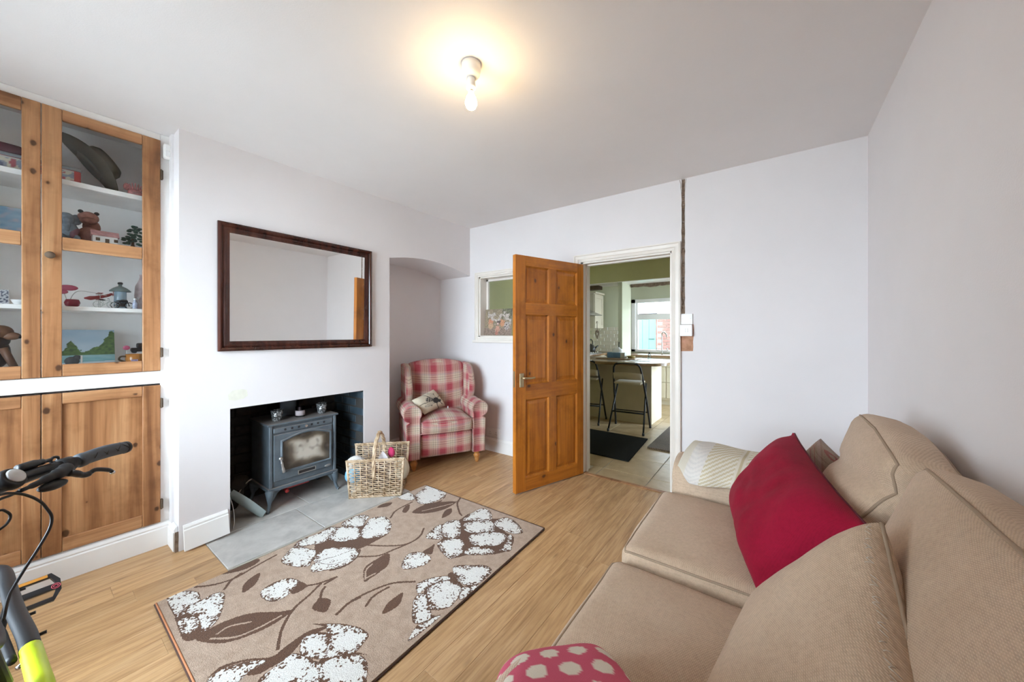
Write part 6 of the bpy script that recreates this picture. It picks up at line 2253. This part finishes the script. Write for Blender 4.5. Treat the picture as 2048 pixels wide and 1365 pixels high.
# ================================================================== KITCHEN BEYOND THE DOORWAY
KY0, KY1, KXL, KXR, KH = 3.25, 7.50, -3.32, 0.35, 2.52
kf = struct('floor_kitchen', bbox((KXL - 0.05, KY0 - 0.15, -0.05), (KXR + 0.05, KY1 + 0.05, -0.006)), M['grout'])
tw = 0.45
tile0 = None
ix = 0
for i in range(-6, 4):
    for j in range(-2, 10):
        xa, xb = -0.89 + i * tw, -0.89 + (i + 1) * tw
        ya, yb = 3.795 + j * tw, 3.795 + (j + 1) * tw
        xa, xb = max(xa, KXL), min(xb, KXR)
        ya, yb = max(ya, YB + 0.03), min(yb, KY1)
        if xb - xa < 0.03 or yb - ya < 0.03:
            continue
        if ya < KY0 and (xa < -1.5 or xb > -0.6):
            ya = max(ya, KY0) if not (xa < -0.66 and xb > -1.44) else ya
            if ya < KY0:
                xa, xb = max(xa, -1.44), min(xb, -0.682)
        if xb - xa < 0.03 or yb - ya < 0.03:
            continue
        obj('tile', bbox((xa + 0.003, ya + 0.003, -0.006), (xb - 0.003, yb - 0.003, 0.0), 0.002), M['tile'], kf)
struct('ceiling_kitchen', bbox((KXL - 0.1, KY0, KH), (KXR + 0.1, KY1 + 0.1, KH + 0.06)), M['ceiling'])
struct('wall_kitchen_left', bbox((KXL - 0.1, KY0, -0.05), (KXL, KY1 + 0.1, KH)), M['green'])
bm = B()
for lo, hi in (((KXR, KY0, -0.05), (KXR + 0.1, 5.70, KH)), ((KXR, 6.80, -0.05), (KXR + 0.1, KY1 + 0.1, KH)), ((KXR, 5.70, 2.12), (KXR + 0.1, 6.80, KH))):
    box(bm, lo, hi)
struct('wall_kitchen_right', bm, M['green'])
bm = B()
for y in (5.70, 6.75):
    box(bm, (KXR + 0.02, y, 0), (KXR + 0.08, y + 0.05, 2.12))
for z in (0.0, 2.06):
    box(bm, (KXR + 0.02, 5.70, z), (KXR + 0.08, 6.80, z + 0.06))
gd = struct('door_2', bm, M['trim'])
obj('pane', bbox((KXR + 0.048, 5.74, 0.05), (KXR + 0.052, 6.76, 2.08)), M['glass'], gd)
# green face of the dividing wall seen from the kitchen side (two jamb returns)
bm = B()
for lo, hi in (((KXL, KY0, -0.05), (WX0, KY0 + 0.01, KH)), ((WX0, KY0, -0.05), (WX1, KY0 + 0.01, WZ0)), ((WX0, KY0, WZ1), (WX1, KY0 + 0.01, KH)), ((WX1, KY0, -0.05), (DX0, KY0 + 0.01, KH)), ((DX0, KY0, DZ), (DX1, KY0 + 0.01, KH)), ((DX1, KY0, -0.05), (KXR, KY0 + 0.01, KH))):
    box(bm, lo, hi)
struct('wall_kitchen_near', bm, M['green'])
# far wall with the window opening
FX0, FX1, FZ0, FZ1 = -2.39, -1.10, 0.94, 2.005
bm = B()
for lo, hi in (((KXL, KY1, -0.05), (FX0, KY1 + 0.1, KH)), ((FX1, KY1, -0.05), (KXR, KY1 + 0.1, KH)), ((FX0, KY1, -0.05), (FX1, KY1 + 0.1, FZ0)), ((FX0, KY1, FZ1), (FX1, KY1 + 0.1, KH))):
    box(bm, lo, hi)
wkf = struct('wall_kitchen_far', bm, M['palegreen'])
# splashback tiles on the far wall
t0 = None
for r_ in range(7):
    for c_ in range(8):
        x = -3.29 + c_ * 0.152 + (0.076 if r_ % 2 else 0)
        z = 0.945 + r_ * 0.077
        if x > -2.46 or z > 1.42:
            continue
        if t0 is None:
            t0 = obj('tile', bbox((-0.074, -0.006, -0.037), (0.074, 0.0, 0.037), 0.003), flat('cream_wall_tile', (0.62, 0.56, 0.45), 0.2, var=0.05), wkf)
            t0.location = (x, KY1, z)
        else:
            piece('tile', t0.data, (x, KY1 + rnd.uniform(-.0005, .0005), z), wkf)
# the opened-up cross wall: lintel, pier and ragged plaster edge
PY0, PY1 = 6.10, 6.58
bm = B()
box(bm, (KXL, PY0, 2.205), (KXR, PY1, KH))
struct('wall_kitchen_lintel', bm, M['green'])
struct('trim_10', bbox((KXL, PY0 + 0.002, 2.196), (KXR, PY1 - 0.002, 2.206)), M['white'])
struct('wall_kitchen_pier', bbox((-2.185, PY0 + 0.01, -0.02), (-2.115, PY1 - 0.002, 2.2)), M['palegreen'])
bm = B()
rg2 = random.Random(4)
lo_, hi_ = [], []
for i in range(25):
    x = -2.10 + 1.3 * i / 24
    lo_.append((x, 2.150 - 0.025 * rg2.random()))
    hi_.append((x, 2.197))
prism(bm, lo_ + hi_[::-1], lambda a, b, h: (a, h, b), PY1 - 0.06, PY1 - 0.01)
struct('trim_11', bm, M['rawplaster'])
struct('dark_strip', bbox((KXL, PY0 + 0.2, 2.13), (-2.62, PY1 - 0.1, 2.197)), M['wickerdark'])  # dark block filling the dark area above the wall cabinet
# kitchen window
bm = B()
box(bm, (FX0, KY1 - 0.03, FZ0 - 0.005), (FX0 + 0.075, KY1 + 0.07, FZ1))
box(bm, (FX1 - 0.075, KY1 - 0.03, FZ0 - 0.005), (FX1, KY1 + 0.07, FZ1))
box(bm, (FX0, KY1 - 0.03, FZ1 - 0.07), (FX1, KY1 + 0.07, FZ1))
box(bm, (FX0, KY1 - 0.03, FZ0 - 0.005), (FX1, KY1 + 0.07, FZ0 + 0.04))
for x in (FX0 + 0.075, -1.50):
    box(bm, (x, KY1 + 0.01, FZ0 + 0.04), (x + 0.045, KY1 + 0.06, FZ1 - 0.07))
box(bm, (FX0 + 0.075, KY1 + 0.005, 1.59), (FX1 - 0.075, KY1 + 0.06, 1.665))
box(bm, (FX0 + 0.12, KY1 + 0.0, 1.665), (FX1 - 0.075, KY1 + 0.05, 1.70))
kw = struct('window_3', bm, M['trim'])
obj('pane', bbox((FX0 + 0.08, KY1 + 0.035, FZ0 + 0.03), (FX1 - 0.08, KY1 + 0.039, 1.60)), M['glass'], kw)
obj('pane', bbox((FX0 + 0.08, KY1 + 0.035, 1.66), (FX1 - 0.08, KY1 + 0.039, FZ1 - 0.06)), M['glass'], kw)

# units along the left wall and under the window
uL = thing('left_base_unit', (-3.0, 6.7, 0), 'cream kitchen base unit carrying the hob along the kitchen left wall', 'cabinet')
obj('carcass', bbox((KXL + 0.005, 5.98, 0.10), (-2.74, KY1 - 0.01, 0.88)), M['kitcream'], uL)
for y in (6.0, 6.5, 7.0):
    d_ = obj('door', bbox((-2.742, y, 0.13), (-2.722, y + 0.48, 0.86), 0.003), M['kitcream'], uL)
    obj('handle', tube(B(), [(-2.722, y + 0.40, 0.80), (-2.705, y + 0.40, 0.80), (-2.705, y + 0.40, 0.70), (-2.722, y + 0.40, 0.70)], 0.005, 6), M['steel'], d_)
obj('plinth', bbox((KXL + 0.005, 5.98, 0.0), (-2.80, KY1 - 0.01, 0.10)), M['wickerdark'], uL)
simple('left_worktop', bbox((KXL + 0.005, 5.88, 0.88), (-2.70, KY1 - 0.008, 0.918), 0.006, 2), M['worktop'], 'oak-coloured worktop under the hob and kettle', 'worktop')
uF = thing('sink_base_unit', (-1.6, 7.2, 0), 'cream drawer unit below the kitchen window', 'cabinet')
obj('carcass', bbox((-2.60, 6.93, 0.10), (KXR - 0.01, KY1 - 0.01, 0.86)), M['kitcream'], uF)
for k in range(5):
    x = -2.58 + 0.50 * k
    for za, zb in ((0.70, 0.845), (0.42, 0.69), (0.13, 0.41)):
        d_ = obj('drawer', bbox((x, 6.912, za), (x + 0.485, 6.932, zb), 0.004), M['kitcream'], uF)
obj('plinth', bbox((-2.60, 6.98, 0.0), (KXR - 0.01, KY1 - 0.01, 0.10)), M['kitcream'], uF)
simple('sink_worktop', bbox((-2.69, 6.88, 0.865), (KXR - 0.01, KY1 - 0.005, 0.905), 0.006, 2), M['worktop'], 'oak-coloured worktop running below the kitchen window', 'worktop')
tp = thing('mixer_tap', (-1.735, 7.25, 0.905), 'chrome bridge mixer tap with a tall spout below the kitchen window', 'tap')
obj('spout', tube(B(), smoothpath([(-1.735, 7.25, 0.905), (-1.735, 7.25, 1.15), (-1.735, 7.24, 1.28), (-1.70, 7.20, 1.335), (-1.64, 7.14, 1.30), (-1.62, 7.12, 1.24)]), 0.011, 10), M['steel'], tp, True)
obj('bridge', tube(B(), smoothpath([(-1.83, 7.25, 1.03), (-1.83, 7.25, 0.985), (-1.80, 7.25, 0.975), (-1.67, 7.25, 0.975), (-1.64, 7.25, 0.985), (-1.64, 7.25, 1.03)]), 0.010, 8), M['steel'], tp, True)

wc = thing('wall_cabinet', (-3.1, 7.06, 1.41), 'cream wall cabinet with a shaker door on the kitchen left wall', 'cabinet')
obj('carcass', bbox((KXL + 0.003, 6.84, 1.415), (-2.945, 7.285, 2.12)), M['kitcream'], wc)
d_ = obj('door', bbox((-2.946, 6.845, 1.42), (-2.93, 7.28, 2.10), 0.002), M['kitcream'], wc)
bm = B()
for a, b, c, d in ((6.845, 6.91, 1.42, 2.10), (7.215, 7.28, 1.42, 2.10), (6.91, 7.215, 1.42, 1.49), (6.91, 7.215, 2.03, 2.10)):
    box(bm, (-2.931, a, c), (-2.922, b, d), 0.001)
obj('door_frame', bm, M['kitcream'], d_)
obj('cornice', bbox((KXL + 0.003, 6.82, 2.12), (-2.90, 7.30, 2.155), 0.008, 2), M['kitcream'], wc)
hd = thing('cooker_hood', (-3.0, 6.5, 1.66), 'steel chimney cooker hood with a thin sloping canopy over the hob', 'cooker hood')
bm = B()
prism(bm, [(KXL + 0.003, 1.66), (-2.76, 1.66), (-2.75, 1.675), (-2.80, 1.69), (-3.06, 1.80), (KXL + 0.003, 1.80)], lambda a, b, h: (a, h, b), 6.22, 6.80)
obj('canopy', bm, M['steel'], hd)
obj('chimney', bbox((KXL + 0.003, 6.40, 1.80), (-3.06, 6.64, 2.19)), M['steel'], hd)
hb_ = thing('gas_hob', (-3.0, 6.5, 0.918), 'steel gas hob with black pan supports and control knobs', 'hob')
obj('tray', bbox((-3.27, 6.22, 0.9185), (-2.76, 6.80, 0.930), 0.004), M['steel'], hb_)
for (x, y) in ((-3.13, 6.36), (-3.13, 6.66), (-2.93, 6.36), (-2.93, 6.66)):
    bm = B()
    for a in (0, 1):
        tube(bm, [(x - 0.09 * (1 - a), y - 0.09 * a, 0.952), (x + 0.09 * (1 - a), y + 0.09 * a, 0.952)], 0.005, 6)
    for a in range(4):
        tube(bm, [(x + 0.08 * math.cos(a * 1.5708), y + 0.08 * math.sin(a * 1.5708), 0.928), (x + 0.08 * math.cos(a * 1.5708), y + 0.08 * math.sin(a * 1.5708), 0.953)], 0.005, 6)
    lathe(bm, [(0.03, 0.928), (0.03, 0.940), (0.002, 0.942)], (x, y, 0), 12)
    obj('burner', bm, M['black'], hb_)
for k in range(4):
    obj('knob', lathe(B(), [(0.014, 0.929), (0.013, 0.952), (0.002, 0.953)], (-2.80, 6.34 + 0.11 * k, 0), 12), M['chrome'], hb_, True)
kt = thing('stove_kettle', (-2.96, 6.67, 0.957), 'dark hob kettle with a curved handle standing on the gas hob', 'kettle')
KC = (-2.93, 6.66, 0.9575)
obj('body', lathe(B(), [(0.085, 0.0), (0.095, 0.02), (0.088, 0.07), (0.060, 0.115), (0.030, 0.13), (0.002, 0.132)], KC, 22), flat('dark_enamel', (0.075, 0.075, 0.07), 0.2), kt, True)
obj('lid_knob', lathe(B(), [(0.012, 0.130), (0.014, 0.145), (0.002, 0.152)], KC, 12), M['black'], kt, True)
obj('handle', tube(B(), smoothpath([(KC[0], KC[1] - 0.075, KC[2] + 0.10), (KC[0], KC[1] - 0.07, KC[2] + 0.19), (KC[0], KC[1], KC[2] + 0.235), (KC[0], KC[1] + 0.07, KC[2] + 0.19), (KC[0], KC[1] + 0.075, KC[2] + 0.10)]), 0.009, 8), M['black'], kt, True)
obj('spout', tube(B(), [(KC[0] + 0.07, KC[1] + 0.03, KC[2] + 0.06), (KC[0] + 0.135, KC[1] + 0.05, KC[2] + 0.115)], [0.022, 0.012], 10), flat('dark_enamel_spout', (0.075, 0.075, 0.07), 0.2), kt, True)
hh = thing('wire_heart', (-2.915, 6.95, 1.30), 'dark wire heart hanging on a hook below the wall cabinet', 'ornament')
HX, HY, HZ = -2.908, 6.92, 1.30
bm = tube(B(), [(HX, HY + 0.075 * (16 * math.sin(a) ** 3) / 16, HZ + 0.075 * (13 * math.cos(a) - 5 * math.cos(2 * a) - 2 * math.cos(3 * a) - math.cos(4 * a)) / 14) for a in [2 * math.pi * i / 30 for i in range(30)]], 0.011, 8, closed=True)
obj('heart', bm, M['wickerdark'], hh, True)
obj('hook', tube(B(), smoothpath([(HX, HY, HZ + 0.04), (HX, HY, HZ + 0.16), (HX, HY + 0.02, HZ + 0.24), (HX, HY - 0.015, HZ + 0.25), (-2.922, HY - 0.02, HZ + 0.21)]), 0.005, 8), M['wickerdark'], hh, True)

# peninsula
isl = thing('kitchen_peninsula', (-2.3, 5.6, 0), 'cream panelled breakfast peninsula with a rounded wooden top', 'counter')
obj('body', bbox((KXL + 0.005, 5.31, 0.0), (-1.43, 5.86, 0.868)), M['kitcream'], isl)
obj('end_panel', bbox((-1.4295, 5.305, 0.0), (-1.412, 5.865, 0.868), 0.002), M['kitcream'], isl)
wt = [(KXL + 0.006, 4.93), (-1.62, 4.86)]
for i in range(9):
    a = -math.pi / 2 + math.pi * 0.5 * i / 8
    wt.append((-1.50 + 0.34 * math.cos(a), 5.20 + 0.34 * math.sin(a)))
wt += [(-1.16, 5.62), (-1.24, 5.80), (-1.40, 5.87), (KXL + 0.006, 5.87)]
obj('worktop', prism(B(), wt, ID, 0.870, 0.910), M['worktop'], isl)

# two folding bar stools
def stool():
    t = thing('folding_bar_stool', (0, 0, 0), '', 'bar stool')
    # back loop: from the far feet up to the top rail on the near side
    wd2 = 0.235
    bm = tube(B(), smoothpath([(-wd2, 0.20, 0.012), (-wd2 + 0.025, 0.03, 0.45), (-wd2 + 0.055, -0.13, 0.80), (-wd2 + 0.075, -0.165, 0.875), (-wd2 + 0.115, -0.175, 0.905), (0, -0.178, 0.912), (wd2 - 0.115, -0.175, 0.905), (wd2 - 0.075, -0.165, 0.875), (wd2 - 0.055, -0.13, 0.80), (wd2 - 0.025, 0.03, 0.45), (wd2, 0.20, 0.012)], 6), 0.0125, 10)
    obj('back_loop', bm, M['satinblack'], t, True, world=False)
    obj('back_rail', tube(B(), [(-wd2 + 0.12, -0.182, 0.918), (wd2 - 0.12, -0.182, 0.918)], 0.009, 8), M['steel'], t, True, world=False)
    for s in (-1, 1):
        obj('leg', tube(B(), [(s * (wd2 - 0.01), -0.245, 0.010), (s * (wd2 - 0.045), 0.155, 0.62)], 0.011, 10), M['satinblack'], t, True, world=False)
        for p in ((s * (wd2 - 0.01), -0.245, 0.010), (s * wd2, 0.20, 0.012)):
            obj('rubber_foot', lathe(B(), [(0.015, -p[2]), (0.015, 0.02), (0.012, 0.026)], p, 10), M['rubber'], t, True, world=False)
    obj('foot_rest', tube(B(), [(-wd2 + 0.025, -0.09, 0.245), (wd2 - 0.025, -0.09, 0.245)], 0.011, 10), M['satinblack'], t, True, world=False)
    obj('rear_bar', tube(B(), [(-wd2 + 0.012, 0.115, 0.23), (wd2 - 0.012, 0.115, 0.23)], 0.008, 8), M['satinblack'], t, True, world=False)
    bm = bbox((-0.175, -0.135, 0.612), (0.175, 0.175, 0.640), 0.010, 2)
    for v in bm.verts:
        v.co.z -= 0.14 * (v.co.y - 0.02) ** 2 * 4 - 0.03 * (v.co.x / 0.175) ** 2
    obj('seat', bm, M['canvas'], t, True, world=False)
    bm = B()
    g0 = []
    for i in range(13):
        x = -0.185 + 0.37 * i / 12
        c = 0.020 * (1 - (x / 0.185) ** 2)
        g0.append([bm.verts.new((x, -0.105 - c + d, z + dz)) for d, z, dz in ((0, 0.690, 0), (-0.032, 0.775, 0.012 * (1 - (x / 0.185) ** 2)), (-0.022, 0.775, 0.012 * (1 - (x / 0.185) ** 2)), (0.010, 0.690, 0))])
    for a, b in zip(g0, g0[1:]):
        for k in range(4):
            bm.faces.new((a[k], a[(k + 1) % 4], b[(k + 1) % 4], b[k]))
    bm.faces.new(g0[0])
    bm.faces.new(g0[-1][::-1])
    obj('back_panel', bm, M['canvas'], t, True, world=False)
    return t


s1 = stool()
s1.location = (-1.595, 4.90, 0)
s1.rotation_euler = (0, 0, 0.10)
s1['label'] = 'black-framed folding bar stool in the middle of the doorway at the peninsula'
s1['group'] = 'folding bar stools at the peninsula'
s2 = copy_tree(s1, (-2.27, 5.03, 0), 0.16, 'black-framed folding bar stool half hidden behind the left door jamb')

# things on the peninsula
tb = thing('tissue_box', (-2.06, 5.62, 0.9105), 'blue and white tissue box with a tissue pulled out on the peninsula', 'tissue box')
obj('carton', bbox((-2.165, 5.55, 0.9235), (-1.95, 5.66, 1.005), 0.003), flat('mid_blue_print', (0.16, 0.29, 0.46), 0.5, var=0.15), tb)
obj('pale_end', bbox((-1.9495, 5.55, 0.9235), (-1.88, 5.66, 1.005), 0.002), flat('pale_card', (0.60, 0.60, 0.58), 0.6), tb)
bm = B()
ellip(bm, (-2.02, 5.605, 1.030), (0.085, 0.035, 0.055), None, 16, 8, lambda p: p * (1 + 0.3 * noise.noise(p * 30)))
obj('tissue', bm, M['white'], tb, True)
simple('chopping_board', bbox((-2.28, 5.36, 0.9105), (-1.66, 5.70, 0.923), 0.004), M['worktop'], 'thin wooden chopping board under the tissue box', 'chopping board')
simple('snack_dish', lathe(B(), [(0.05, 0.0), (0.06, 0.012), (0.065, 0.035), (0.058, 0.035), (0.05, 0.014), (0.002, 0.010)], (-1.80, 5.62, 0.9235), 18), flat('mustard_ceramic', (0.30, 0.22, 0.07), 0.4, var=0.3), 'small mustard dish beside the tissue box', 'dish', True)
simple('letter_sheet', bbox((-1.72, 5.16, 0.9105), (-1.42, 5.38, 0.9120)), flat('white_paper_sheet', (0.72, 0.71, 0.68), 0.7), 'white sheets of paper lying on the peninsula top', 'paper')
tw_ = thing('towel_rod', (-2.06, 5.80, 0.9105), 'thin upright dark rod of a kitchen roll holder on the peninsula', 'holder')
obj('rod', tube(B(), [(-2.06, 5.80, 0.915), (-2.06, 5.80, 1.17)], 0.008, 8), M['blackmetal'], tw_, True)
obj('base', lathe(B(), [(0.06, 0.0), (0.06, 0.008), (0.002, 0.01)], (-2.06, 5.80, 0.9105), 18), M['blackmetal'], tw_, True)
bt = thing('glass_bottle', (-1.56, 5.74, 0.9105), 'small clear bottle with a dark cap near the rounded end of the peninsula', 'bottle')
obj('body', lathe(B(), [(0.022, 0.0), (0.024, 0.01), (0.024, 0.06), (0.010, 0.085)], (-1.56, 5.74, 0.9105), 14), M['clearglass'], bt, True)
obj('cap', lathe(B(), [(0.011, 0.084), (0.011, 0.105), (0.002, 0.106)], (-1.56, 5.74, 0.9105), 12), M['black'], bt, True)

# mats on the kitchen floor
bm = B()
prism(bm, [(-2.16, 3.67), (-1.193, 3.635), (-1.255, 4.55), (-2.22, 4.56)], ID, 0.0005, 0.012)
simple('black_mat', bm, M['mat_black'], 'plain black door mat on the kitchen tiles', 'mat')
bm = B()
prism(bm, [(-1.165, 4.20), (-0.50, 4.18), (-0.52, 5.36), (-1.17, 5.36)], ID, 0.0005, 0.018)
simple('brown_mat', bm, M['mat_brown'], 'brown flecked shaggy mat beside the black mat in the kitchen', 'mat')

# ------------------------------------------------------------------ the yard behind the kitchen window
struct('ground', bbox((-6.5, KY1 + 0.1, -0.12), (3.0, 13.0, -0.06)), M['concrete'])
struct('ground_front', bbox((-14, -16.0, -0.45), (12.0, YF - 0.13, -0.35)), flat('pale_bounce_paving', (0.46, 0.45, 0.43), 0.9))  # unseen ground added for the window light, pale to bounce it onto the ceiling
struct('ground_side', bbox((KXR + 0.1, 1.0, -0.12), (6.0, KY1 + 0.1, -0.06)), M['concrete'])
yw = struct('wall_yard', bbox((-2.42, 9.62, -0.08), (1.5, 9.80, 1.86)), M['yardmortar'])
b0 = None
for r_ in range(25):
    for c_ in range(8):
        x = -2.30 + c_ * 0.225 + (0.1125 if r_ % 2 else 0)
        z = 0.0 + r_ * 0.0745
        if z < 0.30:
            continue
        if b0 is None:
            b0 = obj('brick', bbox((-0.106, -0.012, -0.032), (0.106, 0.012, 0.032), 0.004), M['redbrick'], yw)
            b0.location = (x, 9.615, z)
        else:
            piece('brick', b0.data, (x, 9.615 + rnd.uniform(-.003, .003), z), yw)
gt = thing('garden_gate', (-2.7, 9.6, 0), 'turquoise painted boarded gate in the yard wall outside the kitchen window', 'gate')
for k in range(7):
    x = -3.60 + k * 0.165
    obj('board', bbox((x, 9.58, -0.05), (x + 0.160, 9.605, 1.76), 0.004), M['gate'], gt)
obj('ledge', bbox((-3.60, 9.605, 0.30), (-2.45, 9.63, 0.42)), M['gate'], gt)
obj('ledge', bbox((-3.60, 9.605, 1.40), (-2.45, 9.63, 1.52)), M['gate'], gt)
obj('latch', tube(B(), [(-2.62, 9.57, 1.17), (-2.48, 9.57, 1.17)], 0.012, 6), M['blackmetal'], gt)
ow = struct('wall_outhouse', bbox((-5.5, 11.2, -0.08), (1.5, 11.4, 1.95)), M['redbrick'])
bm = B()
prism(bm, [(11.0, 1.90), (11.9, 2.28), (12.8, 1.90)], lambda a, b, h: (h, a, b), -5.6, 1.6)
rf = struct('roof_outhouse', bm, M['slateroof'])
